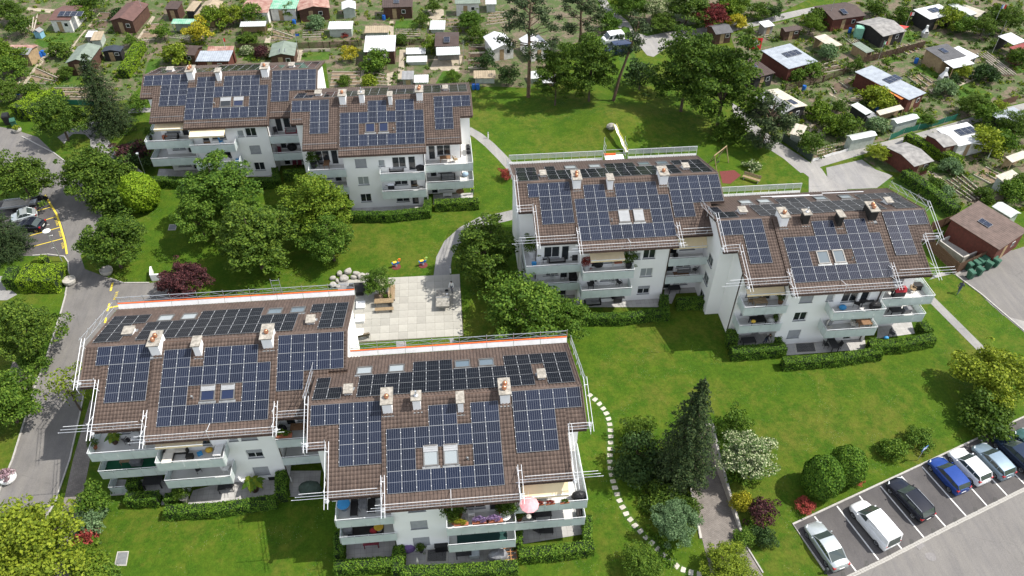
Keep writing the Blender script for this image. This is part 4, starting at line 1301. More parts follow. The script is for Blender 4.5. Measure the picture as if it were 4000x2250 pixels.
# ================================================================ PLANTS
L_green = leafmat('leaf_green', (0.027, 0.059, 0.010), (0.065, 0.119, 0.016), (0.131, 0.198, 0.028))
L_bright = leafmat('leaf_bright', (0.046, 0.092, 0.010), (0.098, 0.167, 0.015), (0.173, 0.238, 0.028))
L_fresh = leafmat('leaf_fresh', (0.035, 0.081, 0.011), (0.078, 0.151, 0.020), (0.150, 0.232, 0.032))
L_dark = leafmat('leaf_dark', (0.014, 0.032, 0.011), (0.032, 0.068, 0.019), (0.068, 0.115, 0.030), 0.12)
L_needle = leafmat('needle_spruce', (0.010, 0.024, 0.009), (0.027, 0.050, 0.017), (0.058, 0.084, 0.027), 0.08)
L_pine = leafmat('needle_pine', (0.019, 0.035, 0.016), (0.039, 0.065, 0.027), (0.076, 0.105, 0.043), 0.08)
L_hedge = leafmat('leaf_hedge', (0.032, 0.083, 0.011), (0.081, 0.165, 0.019), (0.161, 0.263, 0.029), 0.15)
L_hedgeb = leafmat('leaf_hedge_bright', (0.081, 0.155, 0.011), (0.169, 0.277, 0.016), (0.270, 0.378, 0.030), 0.2)
L_purple = leafmat('leaf_purple', (0.022, 0.011, 0.014), (0.054, 0.022, 0.027), (0.115, 0.043, 0.046), 0.15)
L_red = leafmat('leaf_red', (0.121, 0.022, 0.022), (0.270, 0.047, 0.041), (0.446, 0.101, 0.081), 0.15)
L_yellow = leafmat('leaf_yellow', (0.162, 0.176, 0.016), (0.324, 0.297, 0.027), (0.540, 0.459, 0.041))
L_olive = leafmat('leaf_olive', (0.075, 0.115, 0.012), (0.165, 0.22, 0.020), (0.29, 0.34, 0.035))
L_white = leafmat('white_blossom', (0.05, 0.10, 0.025), (0.12, 0.18, 0.06), (0.62, 0.62, 0.42), 0.1)
L_grey = leafmat('leaf_greygreen', (0.054, 0.101, 0.047), (0.121, 0.196, 0.095), (0.216, 0.311, 0.162))
M_core = mat('foliage_core', (0.012, 0.026, 0.007), (0.008, 0.018, 0.005), 3, 0.95)

def quads(P, N, S, rng):
 """small leaf faces at P turned to N"""
 n = len(P)
 N = N / (np.linalg.norm(N, axis=1, keepdims=True) + 1e-9)
 A = np.cross(N, rng.normal(size=(n, 3)))
 A /= np.linalg.norm(A, axis=1, keepdims=True) + 1e-9
 Bv = np.cross(N, A)
 S = S[:, None]
 a, b = A * S, Bv * S * rng.uniform(0.55, 0.95, (n, 1))
 V = np.stack([P - a - b * 0.55, P + a * 0.15 - b, P + a + b * 0.35, P - a * 0.25 + b], 1).reshape(-1, 3)
 return V, np.arange(4 * n).reshape(n, 4)

def sphere_dirs(n, rng):
 d = rng.normal(size=(n, 3))
 return d / np.linalg.norm(d, axis=1, keepdims=True)

def crown_mesh(name, seed, R_, H_, blobs, per, leaf, zc, low=-0.75, rb=(0.12, 0.27), m=None, jag=0.75):
 rng = np.random.default_rng(seed)
 d = sphere_dirs(blobs * 3, rng)
 d = d[d[:, 2] > low][:blobs]
 rad = rng.uniform(0.12, 1.0, (len(d), 1)) ** 0.45
 irr = np.array([[1.0 + 0.6 * noise.noise(Vector(q) * 1.6 + Vector((seed * 3.1, 0, 0)))] for q in d])
 C = d * rad * irr * np.array([R_, R_, H_]) * rng.uniform(0.9, 1.08, (len(d), 1))
 P, N = [], []
 for c in C:
  br = rng.uniform(*rb) * R_
  k = int(per * (br / (rb[1] * R_)) ** 2)
  q = sphere_dirs(k, rng)
  q[:, 2] = np.abs(q[:, 2]) * 0.9 - 0.25 * (q[:, 2] < 0)
  r = br * rng.uniform(0.45, 1.12, (k, 1)) ** 0.7
  P.append(c + q * r * np.array([1, 1, 0.78]))
  N.append(q + rng.normal(size=(k, 3)) * jag + np.array([0, 0, 0.35]))
 P, N = np.concatenate(P), np.concatenate(N)
 P[:, 2] += zc
 V, Q = quads(P, N, rng.uniform(0.6, 1.25, len(P)) * leaf, rng)
 return np_mesh(name, V, Q, m), C + np.array([0, 0, zc])

def trunk_mesh(name, seed, C, h0, r0, lean=0.0, n=9, m=None):
 rng = random.Random(seed)
 b = MB()
 top = (lean, 0.0, h0)
 b.path([(0, 0, -0.15), (lean * 0.3 + 0.04, 0.03, h0 * 0.4), top], [r0 * 1.25, r0, r0 * 0.8], 8)
 idx = list(range(len(C)))
 rng.shuffle(idx)
 for i in idx[:n]:
  c = C[i]
  mid = (top[0] + (c[0] - top[0]) * 0.45 + rng.uniform(-.2, .2), top[1] + (c[1] - top[1]) * 0.45 + rng.uniform(-.2, .2), top[2] + (c[2] - top[2]) * 0.6)
  b.path([top, mid, tuple(c)], [r0 * 0.55, r0 * 0.34, r0 * 0.08], 5)
 return b.mesh(name, m or M_trunk)

PROTO, ZC = {}, {}

def proto_dec(key, seed, R_=3.5, H_=2.8, zc=4.3, blobs=150, per=150, leaf=0.125, **kw):
 me, C = crown_mesh(key, seed, R_, H_, blobs, per, leaf, zc, m=L_green, **kw)
 PROTO[key] = (me, trunk_mesh(key + '_trunk', seed, C, zc - H_ * 0.45, 0.16 * R_ / 3.5), R_)
 ZC[key] = zc

proto_dec('dec0', 11)
proto_dec('dec1', 12, H_=3.1, blobs=160, per=145)
proto_dec('dec2', 13, H_=2.4, zc=3.8, blobs=135, per=150, leaf=0.135)
proto_dec('tall', 14, R_=3.2, H_=4.8, zc=5.3, blobs=210, per=140, leaf=0.125)
proto_dec('sparse', 15, R_=2.2, H_=1.6, zc=3.4, blobs=14, per=70, leaf=0.13, rb=(0.3, 0.45))
proto_dec('bush0', 16, R_=1.5, H_=1.25, zc=1.1, blobs=30, per=150, leaf=0.105, low=-0.5, rb=(0.32, 0.5))
proto_dec('bush1', 17, R_=1.5, H_=1.1, zc=0.9, blobs=26, per=150, leaf=0.12, low=-0.5, rb=(0.32, 0.55))
proto_dec('bush2', 18, R_=1.5, H_=1.5, zc=1.35, blobs=34, per=120, leaf=0.10, low=-0.6, rb=(0.25, 0.45))
proto_dec('herb', 19, R_=1.0, H_=0.45, zc=0.25, blobs=20, per=60, leaf=0.10, low=-0.1, rb=(0.25, 0.45))

def proto_spruce(key, seed, H_=13.0, R_=3.0, tiers=34, per=9, m=None, ex=0.7):
 rng = np.random.default_rng(seed)
 P, N, S = [], [], []
 tb = MB()
 tb.path([(0, 0, -0.2), (0, 0, H_ * 0.5), (0, 0, H_ * 0.98)], [0.2, 0.13, 0.02], 7)
 for t in range(tiers):
  f = (t + rng.uniform(0, 0.6)) / tiers
  z = H_ * (0.05 + 0.94 * f)
  rr = R_ * (1 - f) ** ex * rng.uniform(0.86, 1.12) + 0.12
  nb = max(4, int(per * (0.5 + (1 - f))))
  for k in range(nb):
   a = 2 * math.pi * (k + rng.uniform(-0.3, 0.3)) / nb + t * 1.3
   L = rr * rng.uniform(0.72, 1.12)
   n = int(22 + L * 27)
   s = rng.uniform(0.08, 1.0, n) ** 0.75
   droop = -0.34 * L * s ** 1.6 + 0.10 * L * s
   w = 0.30 * L * (1 - s * 0.72) * rng.uniform(-1, 1, n) * 0.9
   x = np.cos(a) * s * L - np.sin(a) * w
   y = np.sin(a) * s * L + np.cos(a) * w
   P.append(np.stack([x, y, z + droop + rng.normal(0, 0.07, n)], 1))
   N.append(np.stack([np.cos(a) * 0.5 + rng.normal(0, .4, n), np.sin(a) * 0.5 + rng.normal(0, .4, n), 0.6 + rng.normal(0, .3, n)], 1))
   S.append(rng.uniform(0.065, 0.125, n) * (1.05 - 0.35 * s))
   if t % 2 == 0:
    tb.tube((0, 0, z), (math.cos(a) * L * 0.75, math.sin(a) * L * 0.75, z - 0.15 * L), 0.03, 0.01, 4, False)
 P, N, S = map(np.concatenate, (P, N, S))
 V, Q = quads(P, N, S, rng)
 PROTO[key] = (np_mesh(key, V, Q, m or L_needle), tb.mesh(key + '_trunk', M_trunk), R_)

proto_spruce('spruce0', 21)
proto_spruce('spruce1', 22, 12.0, 3.6, 30, 10, ex=0.55)

def proto_pine(key, seed, H_=14.0, R_=3.2, base=0.45, lean=0.0, clumps=40, per=150):
 rng = np.random.default_rng(seed)
 tb = MB()
 tr = [(0, 0, -0.2), (lean * 0.25, 0.1, H_ * 0.3), (lean * 0.6, -0.1, H_ * 0.62), (lean, 0, H_ * 0.95)]
 tb.path(tr, [0.27, 0.22, 0.17, 0.05], 7)
 P, N = [], []
 for i in range(clumps):
  f = base + (1 - base) * rng.uniform(0, 1) ** 0.8
  a = rng.uniform(0, 6.28)
  rr = R_ * (0.35 + 0.75 * math.sin(min(1, (1 - f) / (1 - base) + 0.12) * 2.2)) * rng.uniform(0.5, 1.05)
  c = np.array([lean * f + math.cos(a) * rr, math.sin(a) * rr, H_ * f + rng.uniform(-0.3, 0.4)])
  tb.path([(lean * f * 0.95, 0, H_ * f * 0.94), tuple(c)], [0.07, 0.02], 4)
  k = per
  q = sphere_dirs(k, rng)
  P.append(c + q * rng.uniform(0.25, 1.0, (k, 1)) * np.array([0.95, 0.95, 0.5]))
  N.append(q + rng.normal(size=(k, 3)) * 0.5 + np.array([0, 0, 0.4]))
 P, N = np.concatenate(P), np.concatenate(N)
 V, Q = quads(P, N, rng.uniform(0.08, 0.16, len(P)), rng)
 PROTO[key] = (np_mesh(key, V, Q, L_pine), tb.mesh(key + '_trunk', mat('pine_bark', (0.17, 0.115, 0.075), (0.085, 0.06, 0.045), 4, 0.95, 0.6, 8)), R_)

proto_pine('pine0', 31)
proto_pine('pine1', 32, 12.0, 2.2, 0.6, 3.2, 22, 110)
proto_pine('pine2', 33, 10.0, 3.4, 0.25, 0.0, 44, 150)
proto_pine('pine3', 34, 6.5, 2.5, 0.2, 0.5, 34, 190)

def proto_ball(key, seed, R_, H_, n, m, sq=1.0):
 rng = np.random.default_rng(seed)
 d = sphere_dirs(n, rng)
 d = d[d[:, 2] > -0.8]
 r = 1 + 0.035 * np.sin(d[:, :1] * 9 + d[:, 2:] * 7) + rng.normal(0, 0.02, (len(d), 1))
 P = d * r * np.array([R_, R_, H_]) + np.array([0, 0, H_ * 0.92])
 V, Q = quads(P, d + rng.normal(size=d.shape) * 0.55, rng.uniform(0.05, 0.1, len(d)), rng)
 core = MB().ball((0, 0, H_ * 0.92), R_ * 0.93, R_ * 0.93, H_ * 0.93, 16, 10)
 me = np_mesh(key, V, Q, m)
 PROTO[key] = (me, core.mesh(key + '_core', M_core), R_)

proto_ball('ball', 41, 1.5, 1.5, 9000, L_hedge)

def plant(kind, x, y, R_, label, m=None, cat='tree', group=None, rz=None, zs=1.0, name=None):
 me, tr, r0 = PROTO[kind]
 k = R_ / r0
 seed = int(abs(x * 131 + y * 17)) % 1000
 o = thing(name or ('tree' if cat == 'tree' else 'shrub'), x, y, label, cat, group, (seed * 0.37) if rz is None else rz, scale=(k, k, k * zs))
 c = put('crown' if cat == 'tree' else 'foliage', me, o)
 t = put('trunk' if kind != 'ball' else 'branches', tr, o)
 if m is not None:
  c.material_slots[0].link = 'OBJECT'
  c.material_slots[0].material = m
 return o

def plantc(kind, hc, x, y, R_, label, m=None, cat='tree', group=None, rz=None, zs=1.0, name=None):
 """plant whose crown centre stands hc above the ground"""
 k = R_ / PROTO[kind][2]
 return plant(kind, x, y, R_, label, m, cat, group, rz, min(1.45, max(0.6, hc / (ZC[kind] * k))), name)

def hedge(pts, w, h, label, m=None, dens=210, cat='hedge', name='hedge', group=None, leaf=0.06, rnd=0.09):
 """clipped hedge along a polyline: dark core plus leaf faces on every side"""
 rng = np.random.default_rng(int(abs(pts[0][0] * 77 + pts[0][1] * 31)) % 9999)
 cx, cy = pts[0]
 z0 = gz(cy)
 root = thing(name, cx, cy, label, cat, group)
 core = MB()
 P, N = [], []
 for i in range(len(pts) - 1):
  a, b = np.array(pts[i]), np.array(pts[i + 1])
  L = np.linalg.norm(b - a)
  d = (b - a) / L
  nrm = np.array([-d[1], d[0]])
  hw = w / 2
  e0, e1 = -hw * 0.9 if i > 0 else 0.0, L + (hw * 0.9 if i < len(pts) - 2 else 0.0)
  q = [a + d * e0 - nrm * (hw - .07), a + d * e1 - nrm * (hw - .07), a + d * e1 + nrm * (hw - .07), a + d * e0 + nrm * (hw - .07)]
  core.hexa([(p[0] - cx, p[1] - cy, gz(p[1]) - z0 - 0.1) for p in q] + [(p[0] - cx, p[1] - cy, gz(p[1]) - z0 + h - 0.07) for p in q])
  for fc in ('top', 's0', 's1', 'e0', 'e1'):
   area = {'top': L * w, 's0': L * h, 's1': L * h, 'e0': w * h, 'e1': w * h}[fc]
   n = int(area * dens)
   u, v = rng.uniform(0, 1, n), rng.uniform(0, 1, n)
   t = e0 + u * (e1 - e0)
   wob = rnd * np.sin(t * 3.1 + i) * np.cos(v * 5)
   if fc == 'top':
    xy = a + d * t[:, None] + nrm * ((v - 0.5) * w)[:, None]
    zz = h + wob - 0.1 * (np.abs(v - 0.5) * 2) ** 4
    nn = np.array([0, 0, 1.0])
   elif fc in ('s0', 's1'):
    sg = -1 if fc == 's0' else 1
    xy = a + d * t[:, None] + nrm * (sg * (hw + wob - 0.1 * v ** 5))[:, None]
    zz = v * h
    nn = np.array([nrm[0] * sg, nrm[1] * sg, 0.25])
   else:
    tt = np.full(n, e0 if fc == 'e0' else e1) + wob
    xy = a + d * tt[:, None] + nrm * ((u - 0.5) * w)[:, None]
    zz = v * h
    nn = np.array([d[0], d[1], 0.2]) * (-1 if fc == 'e0' else 1)
   P.append(np.stack([xy[:, 0] - cx, xy[:, 1] - cy, zz + 0.032 * (xy[:, 1] - cy)], 1) + rng.normal(0, 0.035, (n, 3)))
   N.append(nn + rng.normal(0, 0.55, (n, 3)))
 P, N = np.concatenate(P), np.concatenate(N)
 V, Q = quads(P, N, rng.uniform(0.7, 1.35, len(P)) * leaf, rng)
 put('foliage', np_mesh('hedge_leaves', V, Q, m or L_hedge), root)
 core.build('branches', M_core, root)
 return root

plantc('dec0', 4.0, *(-54.20,86.51), 3.5, 'round leafy tree shading the far end of the yellow parking bays', L_green)
plantc('dec1', 3.6, *(-54.15,101.06), 3.3, 'leafy tree on the little lawn by the path fork', L_green)
plantc('dec2', 4.0, *(-45.33,87.00), 3.8, 'broad leafy tree between the road bend and garage ramp', L_green)
plantc('dec0', 3.8, *(-39.44,72.81), 3.7, 'full round tree at the road edge by the round planter', L_green, rz=2.0)
x, y, h = -48.51,103.28,12.10
plant('spruce1', x, y, 3.8, 'tall dark conifer left of the far apartment block', L_needle, zs=h / 12.0 / (3.8 / 3.6))
x, y, h = -53.68,76.83,6.73
plant('spruce1', x, y, 3.3, 'wide dark evergreen tree beside the yellow parking bays', L_needle, zs=h / 12.0 / (3.3 / 3.6))
plantc('dec1', 3.6, *(-44.67,59.73), 3.3, 'leafy tree over the left verge below the bright hedge', L_green, rz=1.0)
plantc('dec2', 3.4, *(-43.60,50.79), 2.9, 'leafy tree cut by the left picture edge above the flower bowl', L_fresh)
plantc('dec1', 3.8, *(-35.80,35.19), 4.0, 'big yellowish green tree in the bottom left corner', L_olive, rz=4.0)
plantc('sparse', 3.2, *(-37.84,51.71), 2.2, 'thin sparse tree leaning over the road beside the roof corner', L_olive, rz=2.6)
plantc('bush0', 0.8, *(-44.01,57.55), 1.3, 'low green bush under the left verge tree', L_fresh, cat='shrub')
plantc('bush2', 1.4, *(-32.99,40.45), 1.5, 'leafy light green shrub at the corner of the brick footpath', L_fresh, cat='shrub')
plantc('bush1', 0.7, *(-32.92,38.70), 1.3, 'grey green shrub beside the brick footpath', L_grey, cat='shrub')
plantc('herb', 0.4, *(-32.95,37.18), 1.0, 'reddish low plant beside the brick footpath', L_red, cat='shrub')
plantc('bush1', 0.5, *(-33.23,36.18), 1.3, 'yellow green shrub by the brick footpath', L_bright, cat='shrub')
plantc('bush0', 0.6, *(-32.11,33.97), 1.8, 'light green bush at the bottom end of the brick footpath', L_bright, cat='shrub')
plantc('bush1', 0.4, *(-30.94,33.78), 1.4, 'low green bush on the bottom picture edge by the grate', L_fresh, cat='shrub')
plantc('tall', 4.6, *(-28.54,80.33), 4.3, 'light green tree in front of the far block, leftmost of the lawn group', L_fresh)
plantc('dec1', 3.8, *(-30.23,76.84), 3.0, 'smaller light tree at the left edge of the lawn group', L_fresh)
plantc('tall', 4.3, *(-22.76,71.21), 4.1, 'dark full tree in the middle of the lawn group', L_green, rz=1.2)
plantc('tall', 4.6, *(-15.68,76.49), 3.5, 'light green tree hiding the left wing of the far block', L_bright, rz=3.0)
plantc('dec0', 3.4, *(-14.34,71.92), 3.0, 'light green tree above the boulder wall', L_fresh)
plantc('dec2', 2.6, *(-30.42,67.05), 2.5, 'dark purple leaved tree behind the first scaffolded roof', L_purple)
plantc('tall', 4.4, *(3.41,67.46), 3.3, 'dark green tree left of the middle apartment block', L_green, rz=5.0)
plantc('dec1', 3.9, *(7.61,57.78), 4.5, 'large bright round tree in front of the middle apartment block', L_fresh, rz=0.6)
plantc('dec0', 3.0, *(11.07,56.32), 2.6, 'bright green tree close to the scaffolded roof edge', L_fresh, rz=2.2)
plantc('bush2', 1.0, *(3.72,66.16), 1.6, 'green shrub between the plaza and the dark tree', L_green, cat='shrub')
x, y, h = 13.15,107.67,16.25
plant('pine0', x, y, 3.9, 'tall pine with a bare trunk behind the slide lawn', L_pine, zs=h / 14.0 / (3.9 / 3.2))
x, y, h = 26.18,105.31,12.88
plant('pine1', x, y, 2.2, 'slim pine leaning to the side beside the parked vans', L_pine, rz=0.35, zs=h / 12.0)
plant('pine2', *(23.47,122.04), 3.6, 'dark dense pine above the parked vans', L_pine)
x, y, h = 17.01,104.92,9.61
plant('tall', x, y, 2.7, 'leafy tree standing left of the twin stemmed tree on the slide lawn', L_green, zs=h / 10.0 / (2.7 / 3.2))
x, y, h = 22.43,105.61,10.57
plant('tall', x, y, 3.6, 'big dark leafy tree in front of the parked vans', L_green, rz=2.5, zs=h / 10.0 / (3.6 / 3.2))
x, y, h = 36.02,101.63,12.30
plant('tall', x, y, 4.6, 'broad dark tree with a forked trunk on the slide lawn', L_green, rz=1.5, zs=h / 10.0 / (4.6 / 3.2))
x, y, h = 39.88,95.98,14.10
plant('tall', x, y, 4.7, 'broad dark tree next to the allotment with the red flag', L_green, rz=4.2, zs=h / 10.0 / (4.7 / 3.2))
plantc('bush2', 2.2, *(30.95,108.53), 2.6, 'dark evergreen shrub between two dark trees', L_dark, cat='shrub', zs=1.4)
plantc('bush0', 1.2, *(41.76,94.79), 2.3, 'green shrub mass at the foot of the dark trees', L_green, cat='shrub')
plantc('bush0', 0.8, *(40.07,93.25), 1.6, 'lighter shrub at the edge of the slide lawn', L_fresh, cat='shrub')
plant('pine3', *(44.98,91.18), 2.9, 'small dark bushy pine at the gravel lane corner', L_pine)
plantc('dec0', 2.8, *(38.84,131.39), 2.7, 'large shrub covered in white blossom by the gravel lane', L_white, cat='shrub', name='flowering_shrub')
plantc('dec2', 2.6, *(47.93,128.71), 3.0, 'dark red maple beside the gravel lane', leafmat('leaf_maroon', (0.04, 0.008, 0.010), (0.10, 0.018, 0.020), (0.18, 0.035, 0.035), 0.15))
plantc('dec1', 3.5, *(44.35,130.73), 4.2, 'dense green tree behind the dark red maple', L_green)
plantc('dec1', 3.0, *(34.51,132.62), 3.0, 'green tree beside the white blossoming shrub', L_fresh)
plantc('dec0', 1.8, *(39.53,127.85), 2.4, 'green shrub below the white blossoming shrub', L_green, cat='shrub')
x, y, h = 19.68,38.93,14.16
plant('spruce0', x, y, 3.35, 'tall dark spruce standing beside the sunken ramp', L_needle, zs=h / 13.0 / (3.35 / 3.0))
plantc('bush2', 1.8, *(16.10,41.13), 1.8, 'dark yew shrub left of the tall spruce', L_dark, cat='shrub', zs=1.2)
plantc('bush0', 1.0, *(15.54,39.44), 1.6, 'dark ground hugging shrub left of the tall spruce', L_dark, cat='shrub')
plantc('bush2', 1.4, *(16.92,43.38), 1.5, 'green shrub behind the tall spruce', L_green, cat='shrub')
plantc('dec0', 2.0, *(17.75,33.64), 2.0, 'grey green shrub at the foot of the tall spruce', L_grey, cat='shrub', zs=0.85)
plantc('bush0', 0.8, *(19.69,35.19), 1.0, 'green shrub leaning over the ramp edge', L_green, cat='shrub')
plantc('bush0', 0.8, *(17.13,36.47), 1.5, 'dark green shrub by the stepping stones', L_green, cat='shrub')
plantc('dec2', 1.6, *(14.19,30.42), 1.5, 'light green small tree on the bottom edge by the stepping stones', L_fresh, cat='tree', zs=0.8)
plantc('dec0', 1.6, *(21.13,29.59), 2.1, 'olive green small tree over the driveway at the bottom edge', L_olive, cat='tree', zs=0.75)
plantc('dec0', 2.2, *(25.91,38.99), 2.5, 'big shrub speckled with white blossom beside the ramp wall', L_white, cat='shrub', name='flowering_shrub', zs=1.1)
plantc('bush2', 1.4, *(26.34,43.23), 1.5, 'bright green shrub at the closed end of the ramp', L_fresh, cat='shrub')
plantc('bush1', 0.7, *(24.48,35.49), 0.85, 'golden yellow shrub beside the ramp', L_yellow, cat='shrub')
plantc('bush2', 1.1, *(25.69,34.17), 1.3, 'dark purple shrub below the white blossoming shrub', L_purple, cat='shrub')
plantc('bush0', 0.6, *(25.55,32.03), 0.95, 'small dark green shrub on the lawn by the ramp', L_dark, cat='shrub')
plantc('bush1', 0.4, *(23.87,32.29), 0.9, 'low green cushion plant at the ramp kerb', L_fresh, cat='shrub')
plant('ball', *(32.03,36.45), 1.78, 'larger clipped round bush on the lawn above the car park', None, cat='bush', zs=1.25, name='clipped_bush')
plant('ball', *(34.84,37.53), 1.68, 'clipped round bush partly behind the larger round bush', None, cat='bush', zs=1.2, name='clipped_bush')
plantc('bush2', 0.5, *(30.22,34.78), 0.85, 'red leaved shrub beside the larger round bush', L_red, cat='shrub')
plantc('bush2', 0.4, *(35.98,36.98), 0.68, 'small red leaved shrub between the round bush and black car', L_red, cat='shrub')
plantc('bush1', 0.7, *(40.64,39.55), 1.15, 'light green shrub on the lawn left of the blue sign', L_fresh, cat='shrub')
plantc('bush0', 0.7, *(43.55,40.47), 1.2, 'green shrub on the lawn behind the blue sign', L_fresh, cat='shrub')
plantc('bush0', 1.2, *(51.10,41.85), 2.0, 'dark green bush at the top of the car park', L_green, cat='shrub')
plantc('dec2', 3.0, *(53.42,45.80), 3.3, 'large yellow green tree at the right picture edge', L_olive)
plantc('bush2', 1.6, *(51.09,42.43), 2.2, 'dark green bush below the yellow green tree', L_green, cat='shrub')
hedge([(-30.39,40.69),(-27.58,40.54)], 1.0, 1.25, 'short clipped hedge before the near left block ground terrace', L_hedgeb if False else L_hedge)
hedge([(-30.54,42.04),(-29.56,42.00)], 0.9, 1.5, 'clipped evergreen block beside the dark terrace table', L_hedge)
hedge([(-27.00,40.49),(-25.83,40.44)], 0.8, 1.0, 'small clipped hedge piece beside a potted plant', L_hedge)
hedge([(-26.70,39.16),(-22.39,38.99),(-17.07,39.37)], 0.95, 1.1, 'long clipped hedge along the lawn of the near left block', L_hedge)
hedge([(-16.61,39.55),(-16.87,41.83)], 1.0, 1.6, 'tall clipped hedge fin dividing two terraces', L_hedge)
hedge([(-11.47,32.66),(-6.67,32.53)], 0.95, 1.1, 'clipped hedge before the left terrace of the near centre block', L_hedge)
hedge([(-6.20,31.55),(-6.12,33.77)], 1.0, 1.3, 'clipped hedge fin between the terraces of the near centre block', L_hedge)
hedge([(-5.90,31.58),(-0.96,31.28),(3.77,31.21)], 1.0, 1.2, 'clipped hedge along the bottom edge before the middle terrace', L_hedge)
hedge([(3.99,32.31),(7.28,32.28),(10.42,32.43)], 1.0, 1.2, 'clipped hedge before the right terrace of the near centre block', L_hedge)
hedge([(9.98,32.96),(10.35,35.19)], 0.8, 1.2, 'clipped hedge closing the right terrace of the near centre block', L_hedge)
hedge([(3.95,32.96),(4.14,34.39)], 0.7, 1.5, 'hedge fin between the wooden trellis and right terrace', L_hedge)
hedge([(-11.17,33.48),(-11.25,35.56)], 0.8, 1.3, 'dark hedge fin shaded by the near centre block', L_hedge)
hedge([(-39.79,88.96),(-35.00,88.39)], 1.1, 1.3, 'clipped hedge at the left corner of the far left block', L_hedge)
hedge([(-34.97,88.21),(-28.05,87.27)], 0.9, 1.2, 'clipped hedge hidden behind the lawn trees', L_hedge)
hedge([(-27.13,87.37),(-22.85,87.37),(-23.44,90.12)], 0.9, 1.3, 'clipped hedge round the terrace right of the far left block', L_hedge)
hedge([(-22.08,88.91),(-18.50,88.79)], 0.9, 1.4, 'clipped dark hedge in the recess between the far blocks', L_hedge)
hedge([(-12.91,79.38),(-7.86,78.95),(-3.04,79.34),(-2.84,81.80)], 0.95, 1.25, 'clipped hedge before the middle terrace of the far right hand block', L_hedge)
hedge([(-1.99,80.73),(3.70,80.66)], 1.1, 1.3, 'clipped hedge before the corner terrace of the far block', L_hedge)
hedge([(-13.53,81.46),(-13.10,82.92)], 1.1, 1.5, 'clipped hedge block against the white far facade', L_hedge)
hedge([(11.39,60.72),(14.50,60.32)], 0.8, 1.1, 'clipped hedge before the left terrace of the middle block', L_hedge)
hedge([(13.64,59.17),(18.06,58.79),(23.11,59.08),(23.61,61.55)], 0.95, 1.2, 'clipped hedge round the middle terrace of the middle block', L_hedge)
hedge([(24.83,60.49),(27.82,60.42)], 1.0, 1.3, 'clipped hedge in the recess between the two right blocks', L_hedge)
hedge([(28.73,52.72),(34.67,52.76)], 1.1, 1.3, 'clipped hedge before the left terrace of the right block', L_hedge)
hedge([(29.20,53.81),(29.49,55.22)], 1.1, 1.7, 'tall clipped bush at the left corner of the right block', L_hedge)
hedge([(34.22,53.37),(34.28,54.80)], 0.7, 1.3, 'small clipped bush at the right end of a shaded terrace', L_hedge)
hedge([(33.79,50.90),(39.68,50.93),(44.28,51.36),(44.63,53.14)], 1.0, 1.2, 'clipped hedge round the middle terrace of the right block', L_hedge)
hedge([(43.78,52.24),(47.35,52.21),(51.22,52.74)], 1.1, 1.3, 'clipped hedge before the corner terrace of the right block', L_hedge)
hedge([(51.21,53.61),(51.04,55.12)], 1.0, 1.2, 'clipped hedge end beside the corner terrace of the right block', L_hedge)
hedge([(-49.56,70.84),(-45.27,70.47)], 3.0, 1.9, 'bright yellow green clipped hedge block beside the round planter', L_hedgeb, dens=150, leaf=0.07, rnd=0.1)
hedge([(-48.30,73.28),(-47.56,73.22)], 1.0, 1.9, 'bright hedge spur by the dark manhole plate', L_hedgeb, dens=150)
hedge([(-51.61,71.21),(-50.29,71.29)], 2.4, 1.6, 'dark green clipped hedge left of the bright hedge block', L_hedge, dens=150, rnd=0.1)
plant('ball', *(-39.44,84.36), 2.35, 'bright rounded clipped hedge bush at the far lawn corner', L_hedgeb, cat='bush', name='clipped_bush', zs=1.1)
plantc('bush0', 1.6, *(-41.15,84.32), 2.6, 'darker leafy bush beside the bright rounded bush', L_green, cat='shrub', zs=1.1)
plantc('bush0', 1.0, *(-43.58,84.13), 2.2, 'dark shrub under the broad roadside tree', L_green, cat='shrub')
hedge([(-62.64,107.40),(-61.00,110.62),(-57.89,110.94)], 3.4, 1.9, 'bright rounded hedge bank at the edge of the allotments', L_hedgeb, dens=110, leaf=0.085, rnd=0.15)
plantc('bush2', 1.6, *(-42.91,94.23), 2.4, 'dark reddish shrub at the corner of the far left block', L_purple, cat='shrub')
plantc('bush2', 1.4, *(-43.00,93.72), 2.6, 'dark shrub bed beside the garage ramp wall', L_dark, cat='shrub')
plantc('bush2', 1.3, *(-45.95,108.33), 1.8, 'leafy shrub touching the far left roof corner', L_fresh, cat='shrub')

# ================================================================ SCAFFOLD GUARDRAILS
M_pole = mat('white_scaffold_tube', (0.84, 0.85, 0.86), (0.74, 0.75, 0.77), 5, 0.4, metal=0.25)
M_board = mat('white_toe_board', (0.80, 0.80, 0.80), (0.68, 0.68, 0.68), 1.5, 0.6)
M_orange = mat('orange_strip', (0.85, 0.16, 0.04), (0.75, 0.13, 0.03), 3, 0.6)
M_wrap = mat('plastic_wrap', (0.40, 0.41, 0.42), (0.22, 0.23, 0.24), 9, 0.3)
STRIPS = [(0.0, 1.55, 4.05), (1.55, 5.95, 0.05), (5.95, 16.65, -1.25), (16.65, 21.1, 0.05), (21.1, 22.7, 4.05)]

